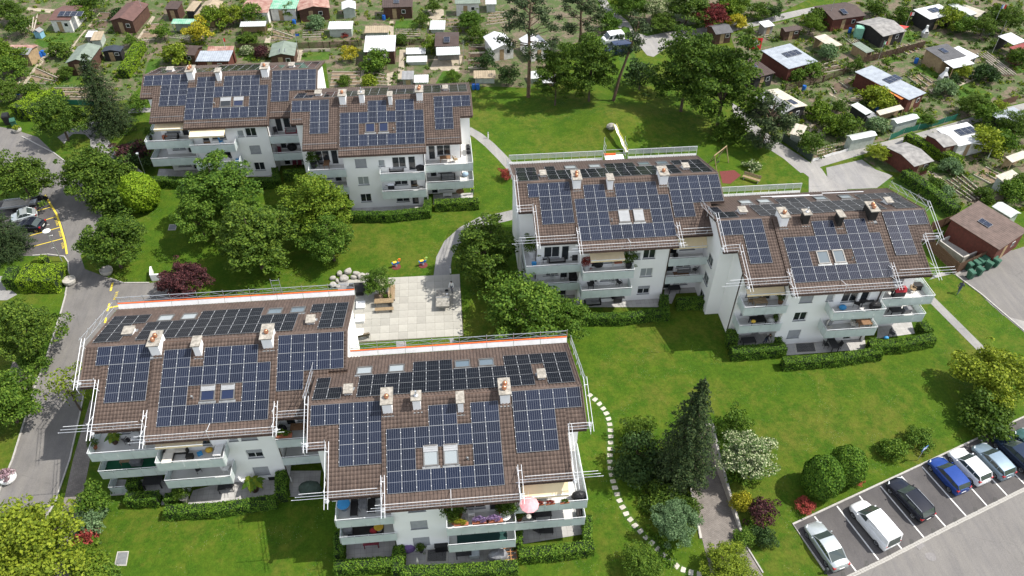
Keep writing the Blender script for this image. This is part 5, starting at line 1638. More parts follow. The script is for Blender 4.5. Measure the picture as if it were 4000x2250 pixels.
def scaffold(bk, sides, label, back='truss', back_x=(0.0, 22.7), run=('e1', 'e2', 'e3')):
 F, B = bk['F'], bk['B']
 o = put('scaffold_guardrail', None, None, bk['root'].location, label=label, cat='scaffold', group='roof edge guardrails')
 R0 = 0.02

 def up(p, h, dy=0.0, dx=0.0):
  return (p[0] + dx, p[1] + dy, p[2] + h)
 for k, (x0, x1, v0) in enumerate(STRIPS):
  if ('e%d' % k) not in run:
   continue
  b = MB()
  e0 = 2.6 if (k == 1 and 'l' in sides) else (1.2 if k == 2 else 0.2)
  e1 = 2.4 if (k == 3 and 'r' in sides) else (0.9 if k == 2 else 0.2)
  for i, h in enumerate((0.25, 0.62, 1.02)):
   b.tube(up(F(x0 - e0 + i * 0.35, v0 - 0.1), h + 0.1), up(F(x1 + e1 - i * 0.25, v0 - 0.1), h + 0.1), R0, n=5)
  n = max(1, round((x1 - x0) / 5.2))
  for i in range(n + 1):
   x = x0 + (x1 - x0) * i / n
   p = F(x, v0 - 0.1)
   b.tube(up(p, -0.45), up(p, 1.3), R0, n=5)
   b.tube(up(p, 1.1), up(F(x, v0 + 1.2), 0.25), 0.024, n=4)
  x = x0 + 0.6
  while x < x1:
   b.tube(up(F(x, v0 - 0.1), 0.35), up(F(x + 0.02, v0 - 0.1), 0.72), 0.018, n=4)
   x += 1.3
  b.build('eave_rail', M_pole, o)
 segs = []
 if 'l' in sides:
  segs += [(-0.15, 8.3, 3.6), (1.55, 4.4, -0.9)]
 if 'r' in sides:
  segs += [(22.85, 8.3, 3.6), (21.1, 4.4, -0.9)]
 segs += [(5.9, 1.4, -1.9), (16.7, 1.4, -1.7)]
 for x, va, vb in segs:
  b = MB()
  for dx in (0.0, 0.28):
   b.tube(F(x + dx, va, 0.75), F(x + dx, vb, 0.75), 0.023, n=5)
  for q in (0.15, 0.85):
   v = va + (vb - va) * q
   b.tube(F(x, v, 0.75), F(x + 0.28, v, 0.75), 0.024, n=4)
   b.tube(F(x + 0.14, v, 0.75), F(x + 0.14, v, -0.1), 0.03, n=4)
  b.build('verge_pole', M_pole, o)
  p = F(x + 0.1, vb + 0.75, 0.12)
  MB().ball(p, 0.2, 0.24, 0.14, 7, 5).build('plastic_wrapping', M_wrap, o)
 for k in ('l', 'r'):
  if k in sides:
   b = MB()
   x0, x1 = (-0.35, 1.55) if k == 'l' else (21.1, 23.05)
   for h in (0.25, 0.62, 1.02):
    b.tube(up(F(x0, 3.95), h), up(F(x1, 3.95), h), R0, n=5)
   for x in (x0 + 0.1, x1):
    b.tube(up(F(x, 3.95), -0.6), up(F(x, 3.95), 1.25), R0, n=5)
   b.build('eave_rail', M_pole, o)
   xx = -0.28 if k == 'l' else 22.98
   b = MB()
   for h in (0.35, 0.95):
    b.tube(up(B(xx, 0.0), h), up(B(xx, 7.6), h), 0.028, n=5)
   for i in range(5):
    w = 0.2 + i * 1.8
    b.tube(up(B(xx, w), -0.2), up(B(xx, w), 1.1), 0.028, n=5)
    if i < 4:
     b.tube(up(B(xx, w), 0.35), up(B(xx, w + 1.8), 0.95), 0.018, n=4)
   b.build('verge_rail', M_galv, o)
 x0, x1 = back_x
 if back == 'truss':
  n = round((x1 - x0) / 2.6)
  st = (x1 - x0) / n
  for i in range(n):
   a, c = x0 + i * st, x0 + (i + 1) * st
   pa, pc2 = B(a + 0.02, 7.62), B(c - 0.02, 7.62)
   MB().hexa([up(pa, 0.0, 0.02), up(pc2, 0.0, 0.02), up(pc2, 0.0, 0.06), up(pa, 0.0, 0.06), up(pa, 0.5, 0.25), up(pc2, 0.5, 0.25), up(pc2, 0.5, 0.29), up(pa, 0.5, 0.29)]).build('toe_board', M_board, o)
   MB().hexa([up(pa, 0.5, 0.22), up(pc2, 0.5, 0.22), up(pc2, 0.5, 0.32), up(pa, 0.5, 0.32), up(pa, 0.56, 0.24), up(pc2, 0.56, 0.24), up(pc2, 0.56, 0.34), up(pa, 0.56, 0.34)]).build('orange_strip', M_orange, o)
  b = MB()
  for h in (0.72, 1.25):
   b.tube(up(B(x0, 7.62), h, 0.34), up(B(x1, 7.62), h, 0.34), 0.028, n=5)
  for i in range(n + 1):
   a = x0 + i * st
   p = B(a, 7.62)
   b.tube(up(p, -0.6, 0.34), up(p, 1.4, 0.34), 0.03, n=5)
   if i < n:
    b.tube(up(p, 0.72, 0.34), up(B(a + st / 2, 7.62), 1.25, 0.34), 0.018, n=4)
    b.tube(up(B(a + st / 2, 7.62), 1.25, 0.34), up(B(a + st, 7.62), 0.72, 0.34), 0.018, n=4)
    b.tube(up(B(a + st / 2, 7.62), 0.72, 0.34), up(B(a + st / 2, 7.62), 1.25, 0.34), 0.018, n=4)
  b.build('truss_rail', M_galv, o)
 else:
  for (a, c) in back:
   b = MB()
   for i in range(6):
    b.tube(up(B(a, 7.6), 0.55 + i * 0.11, 0.25), up(B(c, 7.6), 0.55 + i * 0.11, 0.25), 0.02, n=4)
   b.tube(up(B(a, 7.6), 0.2, 0.2), up(B(c, 7.6), 0.2, 0.2), 0.03, n=4)
   b.tube(up(B(a, 7.6), 1.16, 0.25), up(B(c, 7.6), 1.16, 0.25), 0.03, n=4)
   n = max(1, round((c - a) / 0.95))
   for i in range(n + 1):
    p = B(a + (c - a) * i / n, 7.6)
    b.tube(up(p, -0.1, 0.2), up(p, 1.16, 0.25), 0.024, n=4)
   b.build('guard_panel', M_pole, o)
   n = max(1, round((c - a) / 2.5))
   st = (c - a) / n
   for i in range(n):
    pa, pc2 = B(a + i * st + 0.02, 7.6), B(a + (i + 1) * st - 0.02, 7.6)
    MB().hexa([up(pa, 0.0, 0.05), up(pc2, 0.0, 0.05), up(pc2, 0.0, 0.08), up(pa, 0.0, 0.08), up(pa, 0.18, 0.1), up(pc2, 0.18, 0.1), up(pc2, 0.18, 0.13), up(pa, 0.18, 0.13)]).build('toe_board', M_board, o)
 return o

scaffold(BLK['A1'], 'l', 'guardrail with orange topped boards round the near left roof', 'truss', run=('e1', 'e2', 'e3'))
scaffold(BLK['A2'], 'lr', 'guardrail with orange topped boards round the near centre roof', 'truss', back_x=(2.7, 22.7), run=('e1', 'e2', 'e3'))
scaffold(BLK['C1'], 'l', 'white tube guardrail round the middle block roof', [(0.0, 11.2), (14.3, 22.7)], run=('e1', 'e2', 'e3'))
scaffold(BLK['C2'], 'lr', 'white tube guardrail round the right block roof beside the bin shelter', [(2.2, 12.5)], run=('e1', 'e2', 'e3'))
bk = BLK['C1']
tw = put('scaffold_tower', None, None, bk['root'].location, label='scaffold access tower at the rear eave beside the yellow slide', cat='scaffold')
b = MB()
for x in (11.5, 14.0):
 for y in (7.7, 8.9):
  p = bk['B'](x, y)
  b.tube((p[0], p[1], -0.3), (p[0], p[1], p[2] + 2.0 + (0.8 if y > 8 else 0)), 0.03, n=5)
 for h in (0.4, 0.9, 1.4, 1.9):
  p, q = bk['B'](x, 7.7), bk['B'](x, 8.9)
  b.tube((p[0], p[1], p[2] + h), (q[0], q[1], q[2] + h + 0.4), 0.022, n=4)
for h in (0.5, 1.0):
 p, q = bk['B'](11.5, 8.9), bk['B'](14.0, 8.9)
 b.tube((p[0], p[1], p[2] + h), (q[0], q[1], q[2] + h), 0.028, n=4)
b.build('tower_frame', M_galv, tw)
p, q = bk['B'](11.6, 7.75), bk['B'](13.9, 8.85)
MB().box(p[0], q[0], p[1], q[1], p[2] - 0.1, p[2] - 0.02).build('platform', M_board, tw)
MB().box(p[0], p[0] + 1.4, q[1] - 0.15, q[1] - 0.05, p[2] - 0.02, p[2] + 0.25).build('orange_strip', M_orange, tw)
bk = BLK['A1']
tw = put('scaffold_tower', None, None, bk['root'].location, label='thin scaffold ladder frame behind the near left roof edge', cat='scaffold')
b = MB()
for x in (14.9, 15.7):
 p = bk['B'](x, 7.9)
 b.tube((p[0], p[1], 0), (p[0], p[1], p[2] + 2.6), 0.03, n=5)
for h in (0.6, 1.2, 1.8, 2.4):
 p, q = bk['B'](14.9, 7.9), bk['B'](15.7, 7.9)
 b.tube((p[0], p[1], p[2] + h), (q[0], q[1], q[2] + h), 0.025, n=4)
b.build('ladder_frame', M_galv, tw)
bk = BLK['C2']
for n_, (xa, xb, w) in enumerate(((7.4, 13.0, 6.6), (8.6, 14.4, 6.3), (14.6, 19.4, 6.7))):
 o = MB()
 p0, p1 = bk['B'](xa, w, 0.12), bk['B'](xb, w - 0.2, 0.12)
 L0 = bk['root'].location
 o.tube(tuple(Vector(p0) + L0), tuple(Vector(p1) + L0), 0.045)
 o.build('scaffold_tube', M_pole, label=['longest loose white tube lying low on the right block rear roof', 'second loose white tube lying on the right block rear roof', 'loose white tube at the far end of the right block rear roof'][n_], cat='tube')

# ================================================================ VEHICLES
def paint(name, c, metal=0.0, rough=0.22):
 if name in MATS:
  return MATS[name]
 m, nt, b = nodes_of(name)
 col = mixc(nt, 1.0, (*c,), ramp(nt, tex_noise(nt, 2.0, 3), [(0.3, (0.93,) * 3), (0.7, (1.05,) * 3)]), 'MULTIPLY')
 nt.links.new(col, b.inputs['Base Color'])
 b.inputs['Roughness'].default_value = rough
 b.inputs['Metallic'].default_value = metal
 b.inputs['Coat Weight'].default_value = 0.35
 b.inputs['Specular IOR Level'].default_value = 0.25
 b.inputs['Coat Roughness'].default_value = 0.05
 MATS[name] = m
 return m

M_tyre = mat('tyre', (0.018, 0.018, 0.019), (0.012, 0.012, 0.012), 5, 0.85)
M_rim = mat('alloy_rim', (0.42, 0.43, 0.45), (0.34, 0.35, 0.36), 5, 0.3, metal=0.8)
M_carglass = glass('car_glass', (0.045, 0.06, 0.056), 0.03, 0.8)
M_lamp = glass('headlight_glass', (0.62, 0.66, 0.68), 0.05, 0.8)
M_tail = glass('tail_light', (0.35, 0.02, 0.02), 0.1, 0.6)
M_plate = mat('number_plate', (0.78, 0.78, 0.76), (0.7, 0.7, 0.68), 6, 0.5)

def car(front, rear, kind, pm, label, L=None, wd=1.78, group='cars parked in the bays', black_roof=False):
 f, r = Vector(front), Vector(rear)
 mid = (f + r) / 2
 d = (f - r).normalized()
 if L is None:
  L = (f - r).length
 rz = math.atan2(d.y, d.x)                # local +x = front
 H_ = {'sedan': 1.43, 'wagon': 1.47, 'hatch': 1.50, 'van': 1.84, 'mpv': 1.58, 'bus': 1.95, 'coupe': 1.30}[kind]
 o = thing('parked_van' if kind in ('van', 'bus') else 'parked_car', mid.x, mid.y, label, 'van' if kind in ('van', 'bus') else 'car', group, rz)
 o.rotation_euler = (math.atan(0.032) * math.cos(rz), math.atan(0.032) * math.sin(rz) * -1, rz)
 w = wd / 2
 hx = L / 2
 if kind == 'van':
  st = [(0.0, 0.52, 0.62), (0.02, 0.72, 0.80), (0.08, 0.92, 0.93), (0.2, 1.05, 0.99), (0.27, 1.1, 1.0), (0.6, 1.12, 1.0), (0.9, 1.12, 1.0), (0.985, 1.1, 0.97), (1.0, 0.6, 0.92)]
  cab = (0.20, 0.37, 0.955, 0.995)
 elif kind == 'bus':
  st = [(0.0, 0.55, 0.7), (0.02, 0.85, 0.85), (0.08, 1.05, 0.95), (0.15, 1.15, 1.0), (0.6, 1.15, 1.0), (0.9, 1.15, 1.0), (0.985, 1.1, 0.97), (1.0, 0.6, 0.92)]
  cab = (0.13, 0.27, 0.95, 0.995)
 else:
  bl = H_ * 0.64
  st = [(0.0, 0.50, 0.60), (0.015, 0.64, 0.78), (0.06, 0.74, 0.91), (0.16, 0.86, 0.98), (0.30, bl, 1.0), (0.55, bl + 0.02, 1.0), (0.80, bl + 0.04, 0.99)]
  if kind in ('sedan', 'coupe'):
   st += [(0.90, bl + 0.05, 0.96), (0.965, bl + 0.03, 0.9), (0.99, 0.8, 0.84), (1.0, 0.5, 0.78)]
   cab = (0.27, 0.43, 0.70, 0.87)
  else:
   st += [(0.92, bl + 0.05, 0.96), (0.975, bl + 0.02, 0.9), (0.992, 0.78, 0.87), (1.0, 0.5, 0.82)]
   cab = (0.26, 0.42, 0.90, 0.975) if kind != 'wagon' else (0.28, 0.43, 0.90, 0.97)
 V, Fc = [], []
 zb_ = 0.2
 for fr, z, k in st:
  x = hx - fr * L
  ww = w * k
  zl = zb_ + (0.16 if fr in (0.0, 1.0) else 0.0)
  V += [(x, 0, zl), (x, ww * 0.88, zl), (x, ww * 0.985, zl + (z - zl) * 0.32), (x, ww, zl + (z - zl) * 0.62), (x, ww * 0.965, zl + (z - zl) * 0.9), (x, ww * 0.86, z), (x, ww * 0.45, z + 0.028), (x, 0, z + 0.035)]
 n = 8
 m_ = len(st)
 for s in (1, -1):
  base = len(V) if s < 0 else 0
  if s < 0:
   V += [(p[0], -p[1], p[2]) for p in V[:m_ * n]]
  for i in range(m_ - 1):
   for j in range(n - 1):
    q = (base + i * n + j, base + i * n + j + 1, base + (i + 1) * n + j + 1, base + (i + 1) * n + j)
    Fc.append(q if s < 0 else q[::-1])
  q = tuple(base + j for j in range(n))
  Fc.append(q if s > 0 else q[::-1])
  q = tuple(base + (m_ - 1) * n + j for j in range(n))
  Fc.append(q[::-1] if s > 0 else q)
 body = MB()
 body.add(V, Fc)
 bo = body.build('body', pm, o, smooth=True)
 try:
  bo.data.set_sharp_from_angle(angle=R(38))
 except Exception:
  pass
 def belt_at(fr):
  for (a, za, ka), (b2, zb2, kb) in zip(st, st[1:]):
   if a <= fr <= b2:
    t = (fr - a) / (b2 - a)
    return za + (zb2 - za) * t, (ka + (kb - ka) * t) * w
  return st[-1][1], w
 A, Bf, C, D = cab
 zA, wA = belt_at(A)
 zD, wD = belt_at(D)
 zM, wM = belt_at((Bf + C) / 2)
 X = lambda fr: hx - fr * L
 tw_ = 0.80 if kind not in ('van', 'bus') else 0.90
 rf = MB()
 ys = (-1, -0.55, 0, 0.55, 1)
 fs = [Bf, Bf + (C - Bf) * 0.35, Bf + (C - Bf) * 0.7, C]
 hz = [H_ - 0.055, H_, H_ - 0.008, H_ - (0.05 if kind not in ('van', 'bus') else 0.015)]
 Vr = [(X(fr), y * w * tw_, z - 0.035 * abs(y) ** 2.5) for fr, z in zip(fs, hz) for y in ys]
 rf.add(Vr, [(i * 5 + j, i * 5 + j + 1, i * 5 + j + 6, i * 5 + j + 5)[::-1] for i in range(3) for j in range(4)])
 rf.build('roof', M_black if black_roof else pm, o, smooth=True)
 zr0, zr3 = hz[0] - 0.035, hz[3] - 0.035
 g = MB()
 g.face([(X(A), -wA * 0.84, zA + 0.01), (X(A), wA * 0.84, zA + 0.01), (X(Bf), w * tw_, zr0), (X(Bf), 0, hz[0]), (X(Bf), -w * tw_, zr0)])
 g.build('windscreen', M_carglass, o)
 g = MB()
 if kind in ('van', 'bus'):
  g.mat(1).face([(X(D), wD * 0.92, zD - 0.02), (X(D), -wD * 0.92, zD - 0.02), (X(C), -w * tw_, zr3), (X(C), 0, hz[3]), (X(C), w * tw_, zr3)])
  zz = zD + (zr3 - zD) * 0.15
  xx = X(D) - 0.03
  g.mat(0).face([(xx - 0.0, w * 0.72, zz), (xx, -w * 0.72, zz), (X(C) - 0.03, -w * 0.70, zr3 - 0.12), (X(C) - 0.03, w * 0.70, zr3 - 0.12)])
 else:
  g.face([(X(D), wD * 0.84, zD + 0.01), (X(D), -wD * 0.84, zD + 0.01), (X(C), -w * tw_, zr3), (X(C), 0, hz[3]), (X(C), w * tw_, zr3)])
 g.build('rear_window', [M_carglass, pm], o)
 for s in (-1, 1):
  g = MB()
  yb0, yb1, ybm = wA * 0.9 * s, wD * 0.9 * s, wM * 0.93 * s
  yt = w * tw_ * s
  P0, P1, P2, P3 = (X(A), wA * 0.84 * s, zA + 0.01), (X(Bf), yt, zr0), (X(C), yt, zr3), (X(D), (wD * 0.84 if kind not in ('van', 'bus') else wD * 0.92) * s, zD + (0.01 if kind not in ('van', 'bus') else -0.02))
  lower = [(X(fr), belt_at(fr)[1] * (0.87 if kind not in ('van', 'bus') else 0.93) * s, belt_at(fr)[0] - 0.01) for fr in (A + (D - A) * 0.2, (A + D) / 2, A + (D - A) * 0.8)]
  ms = 1 if kind == 'van' else 0
  q = [P0] + lower + [P3, P2, P1]
  g.mat(1 if kind in ('van', 'bus') else 0).face(q if s < 0 else q[::-1])
  if kind in ('van', 'bus'):
   ex_ = 0.012 * s
   def pt(u, v_):
    xl = X(A) + (X(D) - X(A)) * u
    y_ = (wM * 0.93 * (1 - v_) + w * tw_ * v_ + 0.0) * s
    return (xl, y_ + ex_ * 1.6, zM + (H_ - 0.07 - zM) * v_)
   wins = [((0.10, 0.30), (0.1, 0.86))] if kind == 'van' else [((0.12, 0.3), (0.1, 0.86)), ((0.36, 0.62), (0.1, 0.86)), ((0.66, 0.93), (0.1, 0.86))]
   for (u0, u1), (v0, v1) in wins:
    q = [pt(u0 - 0.02, v0), pt(u1, v0), pt(u1, v1), pt(u0 + 0.10, v1)]
    g.mat(0).face(q if s < 0 else q[::-1])
  g.build('side_window', [M_carglass, pm], o)
  if kind not in ('van', 'bus'):
   pl = MB()
   for u in ((0.36,) if kind == 'coupe' else (0.34, 0.63)):
    fr = A + (D - A) * u + 0.04
    pl.tube((X(fr), belt_at(fr)[1] * 0.88 * s, belt_at(fr)[0]), (X(min(max(fr, Bf), C)), w * tw_ * s * 1.005, H_ - 0.075), 0.028, n=4)
   pl.tube(P0, P1, 0.035, n=5)
   pl.tube(P1, P2, 0.03, n=5)
   pl.tube(P2, P3, 0.04, n=5)
   pl.build('window_pillars', pm, o)
  if kind == 'wagon':
   MB().tube((X(Bf + 0.03), yt * 0.97, H_ + 0.02), (X(C - 0.02), yt * 0.97, H_ + 0.01), 0.022, n=5).build('roof_rail', M_galv, o)
  xm = X(A + 0.05)
  MB().ball((xm, s * (w + 0.09), zA + 0.08), 0.07, 0.11, 0.07, 8, 5).build('mirror', pm, o, smooth=True)
  MB().hexa([(hx - 0.015 * L, s * w * 0.50, 0.60), (hx - 0.07 * L, s * w * 0.94, 0.60), (hx - 0.07 * L, s * w * 0.72, 0.60), (hx - 0.02 * L, s * w * 0.48, 0.60),
     (hx - 0.022 * L, s * w * 0.52, 0.70), (hx - 0.085 * L, s * w * 0.95, 0.80), (hx - 0.09 * L, s * w * 0.76, 0.81), (hx - 0.03 * L, s * w * 0.48, 0.72)]).build('headlight', M_lamp, o)
  zt = 0.95 if kind in ('van', 'bus', 'hatch', 'mpv') else 0.80
  MB().box(-hx + 0.008 * L, -hx + 0.055 * L, min(s * w * 0.66, s * w * 0.925), max(s * w * 0.66, s * w * 0.925), zt - 0.1, zt + 0.07).build('tail_light', M_tail, o)
  for fx in (0.185, 0.80):
   wl = MB().lathe([(0.0, -0.1), (0.24, -0.1), (0.31, -0.06), (0.315, 0.05), (0.27, 0.1), (0.215, 0.1), (0.2, 0.07), (0, 0.07)], (0, 0, 0), 18).mesh('wheel', M_tyre)
   wo = put('wheel', wl, o, (X(fx), s * (w - 0.10), 0.315))
   wo.rotation_euler = (-math.pi / 2 * s, 0, 0)
   rm = MB().lathe([(0.205, 0.085), (0.19, 0.075), (0.05, 0.06), (0.0, 0.062)], (0, 0, 0), 14)
   for k5 in range(5):
    t = k5 * 2 * math.pi / 5
    rm.hexa([(math.cos(t + a_) * r_, math.sin(t + a_) * r_, z_) for z_ in (0.06, 0.1) for a_, r_ in ((-0.35, 0.04), (-0.12, 0.2), (0.12, 0.2), (0.35, 0.04))])
   rm.build('rim', M_rim, wo)
 MB().box(-hx - 0.01, -hx + 0.02, -0.25, 0.25, 0.55, 0.66).build('number_plate', M_plate, o)
 return o

PT = {'silver': paint('paint_silver', (0.50, 0.54, 0.54), 0.55, 0.3), 'white': paint('paint_white', (0.78, 0.79, 0.80)), 'black': paint('paint_black', (0.012, 0.014, 0.022)), 'blue': paint('paint_blue', (0.02, 0.06, 0.26), 0.3),
  'iceblue': paint('paint_ice_blue', (0.25, 0.33, 0.39), 0.5, 0.3), 'navy': paint('paint_navy', (0.018, 0.032, 0.062), 0.3), 'green': paint('paint_green', (0.06, 0.14, 0.13), 0.4), 'vanblue': paint('paint_dark_blue', (0.02, 0.035, 0.08))}
car(*[(29.98,33.05),(31.01,28.69)], 'sedan', PT['silver'], 'silver saloon car in the bay at the lawn corner')
car(*[(34.72,34.58),(36.19,30.21)], 'van', PT['white'], 'white panel van parked between the silver and black cars', wd=1.85)
car(*[(39.09,36.64),(40.56,32.42)], 'wagon', PT['black'], 'black estate car with silver roof rails beside the white van', wd=1.83)
car(*[(44.04,38.43),(45.05,34.70)], 'hatch', PT['blue'], 'bright blue hatchback with a darker bonnet', wd=1.76)
car(*[(46.43,39.17),(47.55,35.45)], 'hatch', PT['white'], 'white hatchback with dark rear window between two blue cars', wd=1.78)
car(*[(49.03,39.53),(50.05,35.77)], 'hatch', PT['iceblue'], 'pale ice blue hatchback next to the white hatchback', wd=1.76)
car(*[(51.53,40.50),(52.98,35.93)], 'mpv', PT['navy'], 'dark navy car near the right picture edge', wd=1.82)
car(*[(53.86,40.83),(55.24,36.73)], 'hatch', PT['green'], 'dark green car cut by the right picture edge', wd=1.76)
car(*[(-55.28,82.49),(-52.45,83.59)], 'sedan', PT['silver'], 'silver saloon in the yellow visitor bays', wd=1.75, group='cars in the visitor bays')
car(*[(-53.96,81.42),(-50.78,80.99)], 'coupe', PT['black'], 'low black sports car in the yellow visitor bays', wd=1.85, group='cars in the visitor bays')
car(*[(27.78,124.00),(31.60,124.63)], 'bus', PT['white'], 'white passenger van parked on the gravel by the trees', wd=1.9, group='vans by the gravel lane')
car(*[(27.70,120.24),(32.20,121.06)], 'bus', PT['vanblue'], 'dark blue van parked in front of the white van', wd=1.9, group='vans by the gravel lane')
tp = (-55.50,85.72)
t = thing('trailer', tp[0], tp[1], 'flat grey car trailer standing at the top of the yellow bays', 'trailer', rz=0.12)
MB().box(-1.9, 1.5, -0.9, 0.9, 0.55, 0.62).build('bed', mat('trailer_bed', (0.42, 0.39, 0.34), (0.30, 0.28, 0.25), 2, 0.8), t)
for s in (-1, 1):
 MB().box(-1.9, 1.5, s * 0.9 - 0.02, s * 0.9 + 0.02, 0.62, 0.85).build('side_board', M_galv, t)
 wo = put('wheel', MB().lathe([(0, -0.08), (0.26, -0.08), (0.29, 0), (0.26, 0.08), (0, 0.08)], (0, 0, 0), 14).mesh('wheel', M_tyre), t, (-0.3, s * 1.0, 0.29))
 wo.rotation_euler = (math.pi / 2, 0, 0)
MB().box(1.5, 2.2, -0.5, 0.5, 0.45, 0.75).tube((2.2, 0, 0.5), (2.9, 0, 0.5), 0.05).build('drawbar', M_galv, t)
tp = (-53.26,86.74)
t = thing('motorcycle', tp[0], tp[1], 'dark motorcycle parked beside the flat trailer', 'motorcycle', rz=0.35)
for x in (-0.65, 0.65):
 wo = put('wheel', MB().lathe([(0.2, -0.05), (0.3, -0.06), (0.32, 0), (0.3, 0.06), (0.2, 0.05)], (0, 0, 0), 14).mesh('wheel', M_tyre), t, (x, 0, 0.32))
 wo.rotation_euler = (math.pi / 2, 0, 0)
MB().ball((0.1, 0, 0.75), 0.38, 0.17, 0.17).box(-0.2, 0.3, -0.14, 0.14, 0.3, 0.62).tube((0.65, 0, 0.32), (0.4, 0, 0.95), 0.04).build('body', M_black, t, smooth=True)
MB().box(-0.75, -0.1, -0.13, 0.13, 0.74, 0.84).build('seat', M_black, t)
MB().tube((0.4, -0.36, 0.98), (0.4, 0.36, 0.98), 0.02).build('handlebar', M_galv, t)

# ================================================================ STREET THINGS, PLAZA, PLAYGROUND
def lathe_thing(name, prof, p, label, cat, m, z=0.0, group=None, n=16):
 o = thing(name, p[0], p[1], label, cat, group)
 MB().lathe(prof, (0, 0, z), n).build('bowl', m, o, smooth=False)
 return o

def pot(p, r, h, label, m=None, leaf=None, soil=True):
 o = thing('planter', p[0], p[1], label, 'planter')
 MB().lathe([(r * 0.8, 0), (r, h * 0.5), (r, h), (r * 0.86, h), (r * 0.82, h * 0.8), (0.01, h * 0.8)], (0, 0, 0), 18).build('bowl', m or M_conc, o)
 if leaf:
  me = PROTO['herb'][0]
  c = put('plants', me, o, (0, 0, h * 0.75), scale=r * 0.95)
  c.material_slots[0].link = 'OBJECT'
  c.material_slots[0].material = leaf
 return o

pot((-44.60,70.60), 0.72, 0.6, 'round concrete planter with soil beside the bright hedge', leaf=None)
pot((-40.84,72.00), 0.72, 0.6, 'round concrete planter under the roadside tree')
pot((-42.05,44.21), 0.75, 0.55, 'white round bowl of pink flowers at the left road edge', M_whitepaint, leafmat('pink_flower', (0.10, 0.08, 0.09), (0.28, 0.18, 0.24), (0.5, 0.36, 0.44)))
pot((-62.16,104.00), 0.6, 0.55, 'small pale round planter by the green bin', M_conc, L_olive)

def bin_(p, m, label, rz=0.0, s=1.0, group=None):
 o = thing('wheelie_bin', p[0], p[1], label, 'bin', group, rz, scale=s)
 MB().hexa([(-.24, -.26, .06), (.24, -.26, .06), (.24, .26, .06), (-.24, .26, .06), (-.3, -.34, .95), (.3, -.34, .95), (.3, .34, .95), (-.3, .34, .95)]).build('body', m, o)
 MB().hexa([(-.33, -.38, .955), (.33, -.38, .955), (.33, .38, .955), (-.33, .38, .955), (-.27, -.3, 1.07), (.27, -.3, 1.07), (.27, .38, 1.1), (-.27, .38, 1.1)]).build('lid', m, o)
 MB().tube((-.28, .42, 1.0), (.28, .42, 1.0), .025).build('handle', M_black, o)
 for x in (-.27, .27):
  wo = put('wheel', MB().lathe([(0, -.03), (.1, -.03), (.1, .03), (0, .03)], (0, 0, 0), 10).mesh('wheel', M_tyre), o, (x, .26, .1))
  wo.rotation_euler = (0, math.pi / 2, 0)
 return o

M_binG = mat('green_bin', (0.035, 0.115, 0.075), (0.03, 0.09, 0.06), 3, 0.5)
BG = 'green bins by the brown fence'
for p, lab, rz in (((61.42,63.74), 'green wheeled bin nearest the brown fence corner', .3), ((60.90,62.31), 'green wheeled bin standing in front at the row start', .2), ((62.38,63.87), 'third green wheeled bin along the brown fence', .4), ((63.14,64.16), 'fourth green wheeled bin along the brown fence', .3),
     ((63.89,64.52), 'fifth green wheeled bin along the brown fence', .5), ((62.23,62.76), 'green wheeled bin in front of the fourth bin', .4), ((63.87,63.64), 'green wheeled bin in front of the fifth bin', .6), ((65.03,64.80), 'green wheeled bin second from the shelter end', .4), ((65.04,64.04), 'green wheeled bin at the shelter end of the row', .5)):
 bin_(p, M_binG, lab, rz, 1.05, BG)
bin_((-64.18,106.17), M_black, 'large black waste bin at the edge of the allotments', 0.2, 1.5)
bin_((-62.95,105.26), M_binG, 'green waste bin beside the pale planter', 0.4, 1.2)

def lamp(p, h, label, head=0.45, m=None):
 o = thing('street_lamp', p[0], p[1], label, 'lamp')
 MB().path([(0, 0, 0), (0, 0, h * 0.4), (0, 0, h)], [0.07, 0.055, 0.04], 8).build('pole', M_galv, o)
 MB().lathe([(0.1, -0.22), (0.16, -0.2), (0.14, -0.05), (head, 0.0), (head * 0.95, 0.06), (head * 0.4, 0.13), (0.01, 0.15)], (0, 0, h), 18).build('lamp_head', M_whitepaint, o, smooth=True)
 return o

lamp((-46.80,74.57,3.62)[:2], 4.6, 'street lamp with a white disc head by the yellow bays')
lamp((-40.77,90.73,2.61)[:2], 4.0, 'thin street lamp beside the garage ramp', 0.2)
for p, lab in (((6.07,96.67), 'white bollard light beside the path behind the far block'), ((-0.45,68.51), 'white bollard light at the plaza path'), ((-45.48,109.22), 'white bollard light at the far left roof corner')):
 o = thing('bollard_light', p[0], p[1], lab, 'bollard')
 MB().tube((0, 0, 0), (0, 0, 0.8), 0.09, n=12).build('post', M_whitepaint, o)
 MB().lathe([(0.09, 0.8), (0.1, 0.82), (0.1, 0.98), (0.08, 1.0), (0.01, 1.01)], (0, 0, 0), 12).build('lamp_head', M_alu, o)
x, y, h = 42.81,38.66,2.60
o = thing('parking_sign', x, y, 'blue sign on a grey post beside the car park', 'sign', rz=0.45)
MB().tube((0, 0, 0), (0, 0, 2.1), 0.035, n=8).build('post', M_galv, o)
MB().box(-0.38, 0.38, -0.03, -0.01, 1.65, 2.2).build('panel', mat('sign_blue', (0.03, 0.16, 0.48), (0.025, 0.14, 0.42), 4, 0.4), o)
MB().box(-0.26, 0.02, -0.036, -0.031, 1.75, 2.1).box(0.1, 0.3, -0.036, -0.031, 1.75, 1.85).box(0.1, 0.3, -0.036, -0.031, 1.95, 2.05).build('panel_print', M_whitepaint, o)
o = thing('bollard_post', *(29.70,28.69), 'dark post at the corner of the car park kerb', 'post')
MB().tube((0, 0, 0), (0, 0, 0.7), 0.1, n=10).lathe([(0.13, 0.6), (0.14, 0.75), (0.05, 0.85)], (0, 0, 0), 10).build('post', mat('dark_post', (0.05, 0.06, 0.06), None, 3, 0.6), o)

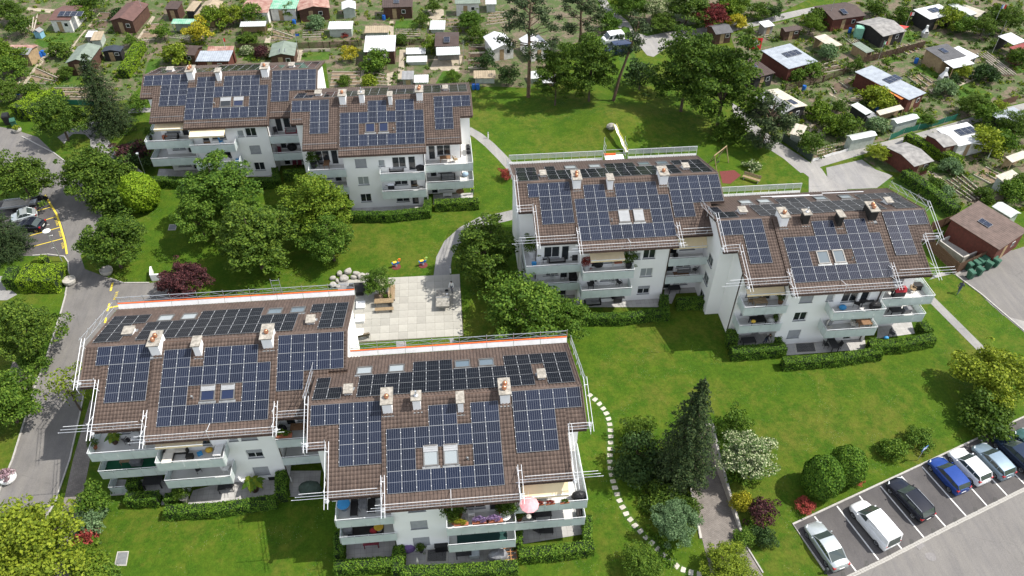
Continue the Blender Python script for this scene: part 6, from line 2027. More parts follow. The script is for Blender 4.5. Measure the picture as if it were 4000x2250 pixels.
def grate(poly, label, m=None):
 c = (sum(p[0] for p in poly) / 4, sum(p[1] for p in poly) / 4)
 o = thing('lawn_grate', c[0], c[1], label, 'grate')
 rel = [(p[0] - c[0], p[1] - c[1]) for p in poly]
 MB().add([(p[0] * k, p[1] * k, 0.032 * p[1] * k + z) for z, k in ((-0.1, 1), (0.05, 1), (0.05, 0.86), (-0.1, 0.86)) for p in rel], [(j * 4 + i, j * 4 + (i + 1) % 4, (j + 1) % 4 * 4 + (i + 1) % 4, (j + 1) % 4 * 4 + i) for j in range(3) for i in range(4)]).build('frame', M_conc, o)
 b = MB()
 P = [Vector((p[0] * 0.86, p[1] * 0.86, 0.032 * p[1] * 0.86 + 0.035)) for p in rel]
 for i in range(14):
  t0, t1 = (i + 0.15) / 14, (i + 0.85) / 14
  b.face([P[0].lerp(P[3], t0), P[1].lerp(P[2], t0), P[1].lerp(P[2], t1), P[0].lerp(P[3], t1)])
 b.build('bars', m or M_alud, o)
 b2 = MB()
 b2.face([tuple(p - Vector((0, 0, 0.02))) for p in P])
 b2.build('pit', M_alud, o)
 return o

grate([(-30.16,34.79),(-29.13,34.70),(-29.26,36.03),(-30.23,36.07)], 'large grey grate in the near left lawn')
grate([(-35.48,79.35),(-34.53,79.31),(-34.61,80.49),(-35.55,80.48)], 'grey grate in the far lawn beside the trees')
grate([(-3.94,32.69),(-2.07,32.59),(-1.97,33.89),(-3.87,33.89)], 'dark light shaft grate on the near centre terrace', M_black)
grate([(36.06,52.72),(38.45,52.66),(38.70,54.05),(36.37,54.14)], 'dark light shaft grate on the right block terrace', M_black)
o = thing('manhole_plate', *(-47.03,73.48), 'dark square manhole plate beside the bright hedge', 'manhole')
MB().box(-0.45, 0.45, -0.5, 0.5, -0.05, 0.06).build('plate', mat('slate_plate', (0.06, 0.065, 0.075), None, 3, 0.5), o)
for a, lab in (([(-35.56,71.69),(-35.21,70.18),(-33.72,70.25)], 'low white concrete wall beside the purple tree'),):
 b = MB()
 c = a[0]
 o = thing('low_wall', c[0], c[1], lab, 'wall')
 for p, q in ((a[0], a[1]), (a[1], a[2])):
  P = strip([p, q], 0.2)
  b.hexa([(v[0] - c[0], v[1] - c[1], -0.2) for v in P[::-1]] + [(v[0] - c[0], v[1] - c[1], 0.9) for v in P[::-1]])
 b.build('wall', M_whitepaint, o)

M_wood = mat('bench_wood', (0.33, 0.24, 0.14), (0.22, 0.16, 0.095), 6, 0.8, 0.3)
M_woodd = mat('dark_wood', (0.10, 0.06, 0.04), (0.06, 0.037, 0.026), 4, 0.8, 0.3)

def bench(p, rz, L, label, back=True, m=None, seats=4, group=None):
 o = thing('bench', p[0], p[1], label, 'bench', group, rz)
 for i in range(seats):
  MB().box(-L / 2, L / 2, -0.25 + i * 0.5 / seats, -0.25 + (i + 0.85) * 0.5 / seats, 0.42, 0.47).build('slat', m or M_wood, o)
 if back:
  for i in range(3):
   MB().hexa([(-L / 2, .27 + i * .05, .55 + i * .14), (L / 2, .27 + i * .05, .55 + i * .14), (L / 2, .3 + i * .05, .55 + i * .14), (-L / 2, .3 + i * .05, .55 + i * .14),
      (-L / 2, .31 + i * .05, .66 + i * .14), (L / 2, .31 + i * .05, .66 + i * .14), (L / 2, .34 + i * .05, .66 + i * .14), (-L / 2, .34 + i * .05, .66 + i * .14)]).build('backrest_slat', m or M_wood, o)
 for x in (-L * 0.4, L * 0.4):
  b = MB().box(x - .05, x + .05, -.24, .24, 0, .42)
  if back:
   b.tube((x, .22, .4), (x, .44, .98), .03, n=4)
  b.build('leg', M_concd, o)
 return o

bench((-8.11,62.77), math.pi, 2.1, 'wooden slat bench in front of the plaza tree', False)
o = bench((-8.13,63.80), 0.0, 2.15, 'wooden table with broad slats by the plaza tree', False, seats=7)
o.scale = (1, 1.5, 1.6)
bench((-7.20,65.40), math.pi / 2, 2.5, 'wooden bench along the side of the plaza tree bed', True)
bench((-10.33,58.98), math.pi + 0.2, 1.5, 'weathered bench against the white gable wall', True, mat('old_wood', (0.20, 0.16, 0.11), (0.13, 0.10, 0.07), 5, 0.85))
bench((41.05,83.35), -0.62, 2.4, 'brown wooden bench on the lawn behind the right block', True)
tp = (-1.49,63.62)
o = thing('table_tennis_table', tp[0], tp[1], 'grey stone table tennis table on the plaza', 'table')
MB().box(-1.37, 1.37, -0.76, 0.76, 0.70, 0.77).build('table_top', M_concd, o)
o.rotation_euler = (0, 0, math.pi / 2 - 0.05)
MB().box(-0.9, -0.6, -0.5, 0.5, 0, 0.70).box(0.6, 0.9, -0.5, 0.5, 0, 0.70).build('base', M_conc, o)
MB().box(-0.02, 0.02, -0.8, 0.8, 0.77, 0.9).build('net', M_galv, o)
zt = gz(tp[1]) + 0.77
q = (-1.01,64.71)
o = put('dark_bag', None, None, (q[0], q[1], gz(q[1]) + 0.77), label='dark bag lying on the stone table', cat='bag')
MB().ball((0, 0, 0.11), 0.22, 0.16, 0.12).tube((-.1, 0, .2), (.1, 0, .2), .02).build('bag_body', M_black, o, smooth=True)
q = (-0.99,64.19)
o = put('white_paper', None, None, (q[0], q[1], gz(q[1]) + 0.772), label='white crumpled cloth on the stone table', cat='cloth')
MB().prism([(-.1, -.08), (.02, -.12), (.12, -.03), (.1, .08), (-.02, .12), (-.12, .05)], 0, 0.05).build('cloth', M_whitepaint, o)
sheet('tree_bed', [(-9.37,65.59),(-8.30,65.99),(-7.50,65.75),(-7.36,64.53),(-9.33,64.54)], 0.05, M_soil)
plantc('dec0', 1.9, *(-8.70,65.57), 1.7, 'small white blossoming tree in the plaza bed', L_fresh, zs=0.85)
o = plantc('bush1', 2.2, *(-8.49,65.31), 0.75, 'cluster of white blossom on the plaza tree', L_white, cat='shrub', zs=1.0, name='blossom_cluster')
o.location.z += 1.35
o.parent = None
plantc('herb', 0.2, *(-7.79,64.60), 0.6, 'small green plant in the plaza tree bed', L_green, cat='shrub')
M_rock = mat('boulder_rock', (0.42, 0.40, 0.36), (0.25, 0.235, 0.21), 1.6, 0.92, 0.7, 6)
BOULD = [((200, 305), .75, .45), ((285, 285), .85, .6), ((370, 305), .8, .42), ((245, 352), .95, .45), ((340, 345), .65, .42), ((420, 335), .85, .5), ((480, 325), .6, .38), ((130, 350), .65, .42), ((175, 385), .5, .4), ((135, 420), .7, .42), ((180, 440), .5, .35), ((590, 310), .7, .3)]
bp = [(-13.52,69.38),(-12.54,69.55),(-11.53,69.21),(-12.94,68.53),(-11.85,68.55),(-10.92,68.64),(-10.23,68.84),(-14.28,68.67),(-13.72,68.12),(-14.14,67.49),(-13.61,67.19),(-8.96,68.98)]
BLAB = ['pale boulder left of the tallest boulder', 'tallest pale boulder at the back of the boulder wall', 'flat topped boulder right of the tallest boulder', 'wide low boulder in the front row of the boulder wall', 'squarish boulder in the front row', 'large boulder at the right of the boulder wall', 'small boulder half behind the plaza tree', 'boulder at the left corner of the boulder wall', 'small boulder inside the left bend', 'long boulder below the left bend', 'small boulder nearest the near left roof', 'low boulder beyond the plaza tree crown']
for i, p in enumerate(bp):
 rg = random.Random(i + 50)
 o = thing('boulder', p[0], p[1], BLAB[i], 'boulder', 'boulder wall at the plaza', rg.uniform(0, 3))
 s_, hh = BOULD[i][1] * 0.66, BOULD[i][2] * 0.9
 b = MB().ball((0, 0, hh * 0.45), s_, s_ * rg.uniform(.6, .85), hh * 0.75, 11, 7)
 b.v = [tuple(Vector(v) * (1 + 0.22 * noise.noise(Vector(v) * 2.1 + Vector((i * 7, 0, 0))))) for v in b.v]
 b.v = [(max(-s_ * .85, min(s_ * .85, v[0])), v[1], min(v[2], hh * 1.02)) for v in b.v]
 b.build('rock', M_rock, o)
sheet('gravel_bed', [(-13.57,68.36),(-10.21,68.24),(-9.45,66.42),(-12.16,65.83),(-13.58,66.77)], 0.03, M_gravel)
o = thing('stone_basin', *(-11.45,66.43), 'big dark stone block behind the near left roof', 'stone', rz=-0.05)
MB().prism([(-1.05, -.8), (.9, -.85), (1.05, .3), (.8, .85), (-.8, .8)], -0.1, 0.55).build('block', mat('black_stone', (0.035, 0.034, 0.033), (0.02, 0.02, 0.02), 3, 0.7, 0.4, 8), o)
o = thing('white_pillar', *(-10.80,59.82), 'white steps against the gable wall of the near left block', 'steps')
for i in range(3):
 MB().box(-0.5, 0.5, -0.9 + i * 2.2, 0.2 + i * 2.2, 0, 0.45).build('step', M_whitepaint, o)

M_redmat = mat('red_rubber', (0.16, 0.04, 0.035), (0.11, 0.03, 0.027), 8, 0.9)
M_toyb = mat('toy_blue', (0.03, 0.22, 0.62), None, 4, 0.4)
M_toyy = mat('toy_yellow', (0.80, 0.50, 0.05), None, 4, 0.4)
for p, lab, hm in (((-6.89,70.14), 'blue and orange spring rider on the red mat further left', mat('toy_orange', (0.80, 0.20, 0.04), None, 4, 0.4)), ((-3.69,70.15), 'blue and green spring rider on the red mat near the path', mat('toy_lime', (0.35, 0.55, 0.12), None, 4, 0.4))):
 o = thing('spring_rider', p[0], p[1], lab, 'spring rider', 'spring riders on the lawn', 0.3)
 MB().lathe([(0.55, -0.02), (0.55, 0.03), (0.01, 0.035)], (0, 0, 0), 24).build('rubber_mat', M_redmat, o)
 s = MB()
 pts = [(0.11 * math.cos(t * 0.9), 0.11 * math.sin(t * 0.9), 0.03 + t * 0.014) for t in range(28)]
 s.path(pts, 0.02, 4)
 s.build('spring', M_galv, o)
 MB().hexa([(-.4, -.07, .42), (.35, -.07, .42), (.35, .07, .42), (-.4, .07, .42), (-.5, -.1, .75), (.45, -.1, .72), (.45, .1, .72), (-.5, .1, .75)]).build('body', M_toyb, o)
 MB().hexa([(.25, -.06, .7), (.5, -.06, .7), (.5, .06, .7), (.25, .06, .7), (.35, -.06, 1.15), (.62, -.06, 1.08), (.62, .06, 1.08), (.35, .06, 1.15)]).build('head', hm, o)
 MB().box(-.35, .1, -.16, .16, .75, .8).build('seat', M_toyy, o)
 MB().tube((.28, -.24, .92), (.28, .24, .92), .025).build('handle', M_toyy, o)
mc = (25.34,98.36)
mb = MB()
n1, n2 = 36, 14
for j in range(n2 + 1):
 for i in range(n1):
  r_ = j / n2
  a = 2 * math.pi * i / n1
  x_, y_ = mc[0] + math.cos(a) * 10.5 * r_, mc[1] + 1.0 + math.sin(a) * 7.0 * r_
  mb.v.append((x_, y_, gz(y_) + 1.5 * (0.5 + 0.5 * math.cos(math.pi * r_)) - 0.03 * (r_ > 0.97)))
for j in range(n2):
 for i in range(n1):
  mb.f.append((j * n1 + i, (j + 1) * n1 + i, (j + 1) * n1 + (i + 1) % n1, j * n1 + (i + 1) % n1))
  mb.mi.append(0)
mb.build('mound', M_grass, kind='structure', smooth=True)
a, b_ = (24.38,95.66), (25.42,91.14)
o = thing('slide', a[0], a[1], 'yellow steel slide running down the grass mound', 'slide')
d = Vector((b_[0] - a[0], b_[1] - a[1]))
u = d.normalized()
pn = Vector((-u.y, u.x)) * 0.24
sl_, si = MB(), [MB(), MB()]
N_ = 14
prev = None
for i in range(N_ + 1):
 t_ = i / N_
 c = d * t_
 z = 1.95 * (1 - t_) + 0.22 * t_ + 0.09 * math.sin(t_ * 15) - gz(a[1]) * 0 + (gz(a[1] + c.y) - gz(a[1]))
 cur = ((c.x - pn.x, c.y - pn.y, z), (c.x + pn.x, c.y + pn.y, z))
 if prev:
  sl_.face([prev[0], cur[0], cur[1], prev[1]])
  for k in (0, 1):
   P = [prev[k], cur[k]]
   si[k].tube((P[0][0], P[0][1], P[0][2] + .14), (P[1][0], P[1][1], P[1][2] + .14), .035, n=5)
   si[k].face([P[0], P[1], (P[1][0], P[1][1], P[1][2] + .14), (P[0][0], P[0][1], P[0][2] + .14)])
 prev = cur
sl_.build('chute', mat('slide_steel', (0.80, 0.80, 0.76), (0.7, 0.7, 0.66), 3, 0.3, metal=0.3), o)
for s_ in si:
 s_.build('side_rail', mat('slide_lime', (0.62, 0.60, 0.10), (0.52, 0.5, 0.08), 3, 0.45), o)
MB().ball((-0.35, 0.5, 1.35), 0.75, 0.65, 0.5, 10, 6).build('stepping_rock', M_concd, o)
a, b_ = (36.69,87.87), (38.46,87.72)
x0, y0 = (37.57,87.38)
o = thing('swing', x0, y0, 'wooden swing frame over the dark red surface', 'swing', rz=0.75)
MB().tube((-1.7, 0, 2.3), (1.7, 0, 2.3), .08).build('beam', M_wood, o)
for x in (-1.6, 1.6):
 for s_ in (-1, 1):
  MB().tube((x, 0, 2.3), (x + .1 * s_, s_ * .9, 0), .06).build('leg', M_wood, o)
for x in (-.25, .25):
 MB().tube((x, 0, 2.3), (x, 0, .5), .012, n=4).build('chain', M_galv, o)
MB().box(-.3, .3, -.1, .1, .46, .5).build('seat', M_black, o)
sheet('rubber_surface', [(37.39,85.84),(39.56,85.96),(40.10,84.69),(38.07,82.91),(37.05,83.15)], 0.02, M_redmat)
plantc('herb', 0.3, *(41.97,86.09), 1.2, 'low bush with white flowers on the slide lawn', L_white, cat='shrub')
plantc('bush2', 0.8, *(7.94,86.55), 1.0, 'red leaved shrub at the corner of the middle block', L_red, cat='shrub')

# ================================================================ ALLOTMENT GARDENS
def allot_mat():
 m, nt, b = nodes_of('allotment_ground')
 v = nt.nodes.new('ShaderNodeTexCoord').outputs['Object']
 so = ramp(nt, tex_noise(nt, 2.2, 5, 0.7, vec=v), [(0.3, (0.085, 0.065, 0.043)), (0.7, (0.19, 0.15, 0.10))])
 gr = ramp(nt, tex_noise(nt, 5.0, 5, 0.75, vec=v), [(0.3, (0.03, 0.055, 0.012)), (0.7, (0.085, 0.125, 0.027))])
 c = mixc(nt, ramp(nt, tex_noise(nt, 0.5, 6, 0.7, vec=v), [(0.42, (0, 0, 0)), (0.54, (1, 1, 1))]), so, gr)
 nt.links.new(c, b.inputs['Base Color'])
 b.inputs['Roughness'].default_value = 0.95
 bn = nt.nodes.new('ShaderNodeBump')
 bn.inputs['Strength'].default_value = 0.9
 bn.inputs['Distance'].default_value = 0.12
 nt.links.new(tex_noise(nt, 5, 6, 0.75, vec=v), bn.inputs['Height'])
 nt.links.new(bn.outputs['Normal'], b.inputs['Normal'])
 return m

M_allot = allot_mat()
M_gpath = mat('garden_path', (0.38, 0.33, 0.25), (0.26, 0.22, 0.17), 1.5, 0.92, 0.3)
M_plank = mat('pale_plank', (0.48, 0.44, 0.36), (0.33, 0.30, 0.24), 4, 0.85, objrand=0.2)
sheet('allotment_ground', [(-71.9,112.0),(-66.0,113.0),(-61.1,113.3),(-52.6,111.0),(-48.5,111.9),(-47.5,117.0),(-46.9,122.4)] + [(-34.8,122.1),(-19.1,120.9),(-18.0,113.0),(-10.0,112.4),(4.4,112.5)] + [(3.8,111.6),(8.5,111.2),(13.8,110.4),(17.5,116.5),(21.5,123.9),(27.6,127.0),(30.7,128.1),(30.5,134.2),(29.2,144.7)] + [(10.9,162.3)] + [(-96.4,165.1)], 0.008, M_allot)
sheet('allotment_ground', [(31.8,143.5),(33.3,139.5),(34.7,132.1),(36.7,128.4),(40.8,129.0),(44.7,130.0),(51.8,132.1)] + [(52.1,128.5),(59.5,132.0),(63.9,134.2),(76.9,143.5),(57.0,146.2)], 0.009, M_allot)
sheet('allotment_ground', [(51.1,125.8),(55.8,127.8),(62.7,130.3),(71.6,133.8),(83.9,140.8),(119.1,138.1),(95.9,101.4),(84.0,98.1),(76.8,95.5),(67.0,92.2),(57.4,89.4),(51.2,87.3),(48.9,92.4),(46.8,98.4),(46.7,103.2),(49.6,114.3)], 0.010, M_allot)
sheet('allotment_ground', [(58.7,87.1),(66.5,91.2),(73.1,92.6),(78.9,94.8),(96.8,99.1),(79.4,72.3),(70.9,76.4),(65.7,75.0),(62.5,83.3),(59.8,84.4)], 0.011, M_allot)
LAWNS = [[(-67.2,130.2),(-69.5,132.2),(-68.7,136.8),(-62.6,135.0),(-62.9,129.9)], [(-61.3,116.2),(-61.4,120.3),(-59.9,121.0),(-56.1,120.7),(-55.6,116.4),(-58.6,116.1)], [(-47.8,117.6),(-48.4,124.5),(-46.5,124.9),(-46.3,122.4),(-47.4,120.5),(-48.2,117.0)], [(-32.9,123.0),(-32.8,125.2),(-31.0,125.2),(-30.7,122.6)], [(-23.5,122.6),(-23.1,125.0),(-18.8,125.3),(-18.7,122.2)], [(-33.1,123.0),(-32.9,125.0),(-31.1,125.1),(-30.7,123.1)], [(-8.1,132.8),(-7.8,135.8),(-3.5,135.8),(-3.9,132.7)], [(-1.2,112.9),(0.1,116.8),(2.7,116.8),(1.9,112.7)], [(31.4,128.4),(32.8,130.5),(33.8,129.9),(33.7,126.6),(32.4,117.5),(33.3,113.1),(29.2,112.7),(29.9,120.8)], [(81.1,121.6),(83.6,125.6),(84.7,122.7),(82.4,120.9)], [(77.7,111.3),(79.7,112.7),(81.7,109.8),(79.8,107.6),(78.8,110.0)], [(81.8,105.5),(85.3,106.8),(86.9,102.1),(82.9,98.5),(80.3,99.8)], [(69.9,97.9),(73.3,99.0),(74.0,96.2),(70.5,94.2)], [(52.1,96.7),(53.1,96.9),(54.8,94.2),(53.0,93.7)], [(66.1,83.1),(66.8,85.0),(69.2,85.1),(69.1,82.8)], [(74.0,114.8),(77.0,115.9),(77.7,114.6),(74.1,113.2)], [(57.9,80.8),(58.5,81.4),(61.9,82.7),(64.6,73.1),(60.9,71.4),(61.0,75.9),(59.4,80.1)], [(95.0,110.7),(97.1,111.4),(96.5,109.0),(94.4,108.4)]]
for i, L in enumerate(LAWNS):
 sheet('garden_lawn', L, 0.016, M_grass2)
BEDS = [[(-73.2,139.2),(-72.5,143.6),(-70.0,143.4),(-70.1,141.0),(-70.6,136.0),(-71.6,136.4)], [(-65.7,118.1),(-65.9,122.9),(-62.3,122.6),(-61.0,119.0),(-61.6,117.5)], [(-61.1,113.8),(-61.0,116.2),(-55.6,115.9),(-55.2,112.9)], [(-61.6,136.0),(-61.4,143.1),(-58.9,142.9),(-58.9,136.6)], [(-51.9,131.5),(-51.5,137.6),(-49.1,137.8),(-49.1,131.7)], [(-52.2,129.0),(-51.9,131.5),(-50.0,131.4),(-49.4,128.8)], [(-46.9,132.3),(-46.5,133.7),(-43.0,133.1),(-43.3,131.2)], [(-69.3,118.1),(-67.0,118.8),(-66.6,119.4),(-66.4,116.3),(-68.3,116.5)], [(-29.2,129.8),(-29.3,133.9),(-25.5,133.6),(-25.3,130.6),(-26.6,129.6)], [(-23.9,130.5),(-24.0,133.1),(-20.4,133.2),(-20.2,130.5)], [(-17.9,113.3),(-17.9,117.8),(-13.4,117.6),(-13.2,113.3)], [(-7.9,130.0),(-7.8,132.2),(-3.4,131.9),(-3.4,129.2)], [(4.2,117.3),(4.8,125.3),(7.5,125.4),(7.2,117.1)], [(-12.4,113.2),(-12.4,117.4),(-10.5,117.5),(-9.2,116.1),(-8.8,112.9)], [(0.9,132.7),(1.0,135.9),(3.4,135.7),(3.6,132.5)], [(-23.4,125.3),(-23.2,126.0),(-18.8,125.7),(-18.7,125.0)], [(4.3,117.5),(5.2,124.7),(7.5,124.5),(6.9,118.1)], [(8.3,132.8),(9.3,138.1),(12.5,137.8),(12.1,133.8)], [(61.6,111.0),(63.6,114.0),(66.1,115.1),(67.6,112.5)], [(70.7,123.4),(72.1,124.2),(72.9,121.4),(71.2,120.6)], [(62.3,102.3),(65.1,103.9),(66.7,104.5),(64.6,101.8)], [(61.9,107.1),(65.7,109.1),(67.0,107.8),(61.8,104.5)], [(75.7,108.7),(78.2,109.7),(78.7,106.5),(76.4,104.4)], [(52.3,87.8),(52.9,90.0),(56.2,90.9),(56.6,89.2)], [(57.0,123.5),(56.0,126.3),(57.5,126.2),(58.4,123.9)], [(78.4,118.8),(81.1,119.9),(82.1,117.6),(79.3,116.1)], [(62.9,79.0),(65.0,80.5),(65.8,76.9),(66.0,75.5),(64.2,74.1)], [(67.2,80.9),(70.6,82.3),(71.4,77.2),(68.8,76.3)], [(72.3,82.1),(75.0,83.7),(76.2,81.2),(73.5,79.8)], [(63.0,76.8),(62.1,78.0),(63.5,79.2),(64.1,77.0)], [(91.4,115.6),(93.3,116.3),(93.6,107.6),(91.6,107.8)]]
PLANK = MB().box(0, 1, -0.03, 0.03, -0.05, 0.16).mesh('plank', M_plank)
for i, L in enumerate(BEDS):
 g_ = sheet('garden_bed', L, 0.022, M_soil if i % 3 else M_soild)
 rg = random.Random(i)
 n = len(L)
 if n >= 4:                              # pale boards dividing the beds
  a0, a1, b0, b1 = Vector(L[0]), Vector(L[1]), Vector(L[-1]), Vector(L[-2])
  k = rg.choice([2, 3, 4])
  for j in range(k + 1):
   p, q = a0.lerp(a1, j / k), b0.lerp(b1, j / k)
   if i % 5:                       # a planted row beside each board
    rw = np.random.default_rng(i * 9 + j)
    n_ = int((q - p).length * 26)
    t_ = rw.uniform(0, 1, n_)
    Pp = np.stack([p.x + (q.x - p.x) * t_, p.y + (q.y - p.y) * t_, np.zeros(n_)], 1) + rw.normal(0, .16, (n_, 3)) + np.array([0, .45, 0])
    Pp[:, 2] = gz(p.y) + np.abs(Pp[:, 2]) * .9 + .04
    V_, Q_ = quads(Pp, rw.normal(size=Pp.shape) + np.array([0, 0, 1.]), rw.uniform(.06, .13, n_), rw)
    put('crop_row', np_mesh('crop_row', V_, Q_, (L_fresh, L_grey, L_green)[(i + j) % 3]), g_)
   o = put('plank', PLANK, g_, (p.x, p.y, gz(p.y) + 0.02), math.atan2(q.y - p.y, q.x - p.x), scale=((q - p).length, 1.6, 0.9))
GP = [[(-66.2,115.7),(-66.4,120.1),(-66.3,127.0),(-65.5,127.4),(-65.5,118.7),(-65.5,115.3)], [(-62.6,129.5),(-62.2,136.8),(-61.6,143.2),(-61.0,143.1),(-62.2,133.4),(-62.1,129.8)], [(-55.4,113.0),(-55.5,118.5),(-54.9,117.2),(-54.9,112.7)], [(-52.3,131.9),(-51.8,141.2),(-51.1,140.7),(-51.7,131.5)], [(-66.1,129.1),(-61.7,129.1),(-61.4,128.0),(-65.7,127.8)], [(-75.8,146.7),(-69.1,145.0),(-62.6,144.5),(-62.4,143.6),(-70.5,143.8),(-75.5,145.7)], [(-30.2,129.1),(-30.3,136.3),(-29.6,136.3),(-29.2,129.0)], [(-24.5,121.6),(-24.5,126.1),(-23.3,126.0),(-23.4,121.5)], [(-9.0,130.0),(-8.9,135.9),(-8.2,135.8),(-8.1,130.0)], [(-13.2,113.3),(-13.2,117.7),(-12.5,120.3),(-12.4,113.2)], [(-7.2,114.7),(-7.0,124.8),(-6.0,124.7),(-6.3,114.6)], [(-2.1,117.5),(-1.0,122.2),(3.6,121.8),(2.8,116.5)], [(-2.2,130.6),(-2.0,139.8),(1.0,140.0),(0.9,135.9),(-1.8,135.3),(-1.8,130.6)], [(-9.1,112.9),(-9.0,116.8),(-7.9,117.3),(-8.3,112.9)], [(52.7,95.9),(54.4,97.5),(55.9,93.7),(54.9,92.9)], [(60.9,104.2),(64.1,100.8),(63.0,100.5),(60.8,105.3)], [(66.4,83.5),(67.1,83.5),(69.1,76.6),(68.5,76.4),(67.0,80.9)], [(82.7,106.6),(86.5,108.2),(86.9,107.4),(82.9,105.4)], [(77.3,104.7),(82.0,106.6),(82.0,105.9),(77.4,104.0)]]
for L in GP:
 sheet('garden_path', L, 0.020, M_gpath)

def ground_cover(name, polys, dens, m, label, size=0.13, hmax=0.5, seed=1):
 rng = np.random.default_rng(seed)
 P = []
 for L in polys:
  A = np.array(L)
  lo, hi = A.min(0), A.max(0)
  area = np.prod(hi - lo)
  for c in rng.uniform(lo, hi, (int(area * dens), 2)):
   w = False
   for i in range(len(L)):
    (x1, y1), (x2, y2) = L[i], L[i - 1]
    if (y1 > c[1]) != (y2 > c[1]) and c[0] < (x2 - x1) * (c[1] - y1) / (y2 - y1) + x1:
     w = not w
   if not w or noise.noise(Vector((c[0] * 0.35, c[1] * 0.35, seed))) < -0.02:
    continue
   k = rng.integers(14, 34)
   hh = hmax * rng.uniform(0.3, 1.0)
   q = np.abs(sphere_dirs(k, rng)) * np.sign(rng.normal(size=(k, 3)))
   q[:, 2] = np.abs(q[:, 2])
   P.append(np.array([c[0], c[1], gz(c[1])]) + q * np.array([0.42, 0.42, hh]) * rng.uniform(0.5, 1, (k, 1)))
 P = np.concatenate(P)
 V, Q = quads(P, rng.normal(size=P.shape) + np.array([0, 0, 0.8]), rng.uniform(0.6, 1.3, len(P)) * size, rng)
 put(name, np_mesh(name, V, Q, m), label=label, cat='ground cover', kind='stuff')

ground_cover('garden_vegetation', [[(-69.6,113.6),(-59.2,113.3),(-48.7,112.5),(-47.4,117.3),(-47.1,123.1),(-30.7,122.5),(-34.4,149.2),(-86.2,153.1)]], 0.5, L_fresh, 'low mixed garden growth between the beds of the left allotments', seed=2)
ground_cover('garden_vegetation', [[(-35.0,123.5),(-19.1,120.9),(-17.9,113.0),(4.4,112.5),(9.7,145.9),(-39.2,149.6)]], 0.55, L_green, 'low mixed garden growth between the beds of the middle allotments', seed=3)
ground_cover('garden_vegetation', [[(51.9,119.5),(62.5,129.6),(83.9,140.8),(116.7,138.3),(94.0,101.6),(67.3,92.8),(51.4,87.7),(47.2,99.7)], [(66.3,90.9),(78.9,94.8),(91.6,97.3),(76.8,73.6),(66.0,75.5),(62.5,83.0)]], 0.75, L_green, 'low mixed garden growth between the beds of the right allotments', hmax=0.7, seed=4)
ground_cover('garden_vegetation', [[(31.8,143.5),(34.7,132.1),(40.8,129.0),(55.5,132.7)] + [(59.6,132.3),(76.0,141.4)], [(31.5,143.0),(29.2,138.9),(29.5,129.0),(32.6,127.9),(31.8,133.6)]], 0.6, L_fresh, 'tall weeds along the gravel lane behind the vans', hmax=0.8, seed=5)
ground_cover('garden_vegetation', [[(51.9,119.5),(62.5,129.6),(83.9,140.8),(116.7,138.3),(94.0,101.6),(67.3,92.8),(51.4,87.7),(47.2,99.7)], [(66.3,90.9),(78.9,94.8),(91.6,97.3),(76.8,73.6),(66.0,75.5),(62.5,83.0)]], 0.5, L_olive, 'yellowish garden growth scattered over the right allotments', hmax=0.9, seed=14)
ground_cover('garden_vegetation', [[(-69.6,113.6),(-59.2,113.3),(-48.7,112.5),(-47.4,117.3),(-47.1,123.1),(-30.7,122.5)] + [(4.9,120.3),(9.7,145.9)] + [(-86.2,153.1)]], 0.3, L_olive, 'yellowish garden growth scattered over the left and middle allotments', hmax=0.8, seed=15)
ground_cover('ivy_bed', [[(15.1,44.2),(16.9,45.3),(19.3,45.2),(19.3,37.2),(20.4,37.4),(19.6,32.0),(19.9,29.3),(16.5,30.3),(15.4,33.4),(15.5,37.5),(14.6,39.8)], [(24.6,44.7),(26.7,44.9),(25.7,40.8),(25.5,36.6),(25.1,32.5),(23.7,31.9),(23.9,36.8),(24.1,39.9)]], 3.2, L_hedge, 'dense green ground cover on both banks of the sunken ramp', hmax=0.4, seed=6)
ground_cover('verge_growth', [[(-34.8,41.6),(-32.6,41.5),(-31.7,36.9),(-31.5,33.1),(-33.3,33.2),(-33.9,37.1)], [(-45.4,87.0),(-44.4,88.9),(-41.8,84.3),(-44.3,83.1)]], 2.0, L_green, 'low leafy border growing along the brick footpath', hmax=0.4, seed=7)

def roofm(n, c, c2=None, rough=0.7, metal=0.0):
 return mat('roof_' + n, c, c2 or tuple(x * 0.72 for x in c), 1.3, rough, 0.3, 12, metal=metal)

RM = dict(brown=roofm('brown', (0.13, 0.07, 0.06)), dbrown=roofm('dark_brown', (0.075, 0.052, 0.045)), grey=roofm('grey', (0.26, 0.265, 0.27)), dgrey=roofm('dark_grey', (0.10, 0.10, 0.105)), green=roofm('green_grey', (0.19, 0.23, 0.19)), blue=roofm('blue_grey', (0.34, 0.375, 0.42)), white=roofm('white', (0.62, 0.63, 0.64)),
   tan=roofm('tan', (0.36, 0.29, 0.20)), pale=roofm('pale_beige', (0.50, 0.46, 0.38)), rust=roofm('rusty', (0.40, 0.27, 0.22), (0.22, 0.09, 0.07)), asb=roofm('fibre_cement', (0.29, 0.28, 0.265), (0.15, 0.145, 0.14)), mint=roofm('mint', (0.30, 0.42, 0.34), (0.10, 0.32, 0.20)), clear=roofm('polycarbonate', (0.55, 0.58, 0.56), (0.42, 0.45, 0.43), 0.3), orange=roofm('orange', (0.75, 0.24, 0.07)), dblue=roofm('dark_blue', (0.035, 0.045, 0.06)), red=roofm('dark_red', (0.24, 0.05, 0.045)), shelt=roofm('brown_fibre', (0.135, 0.095, 0.08), (0.085, 0.06, 0.05)))
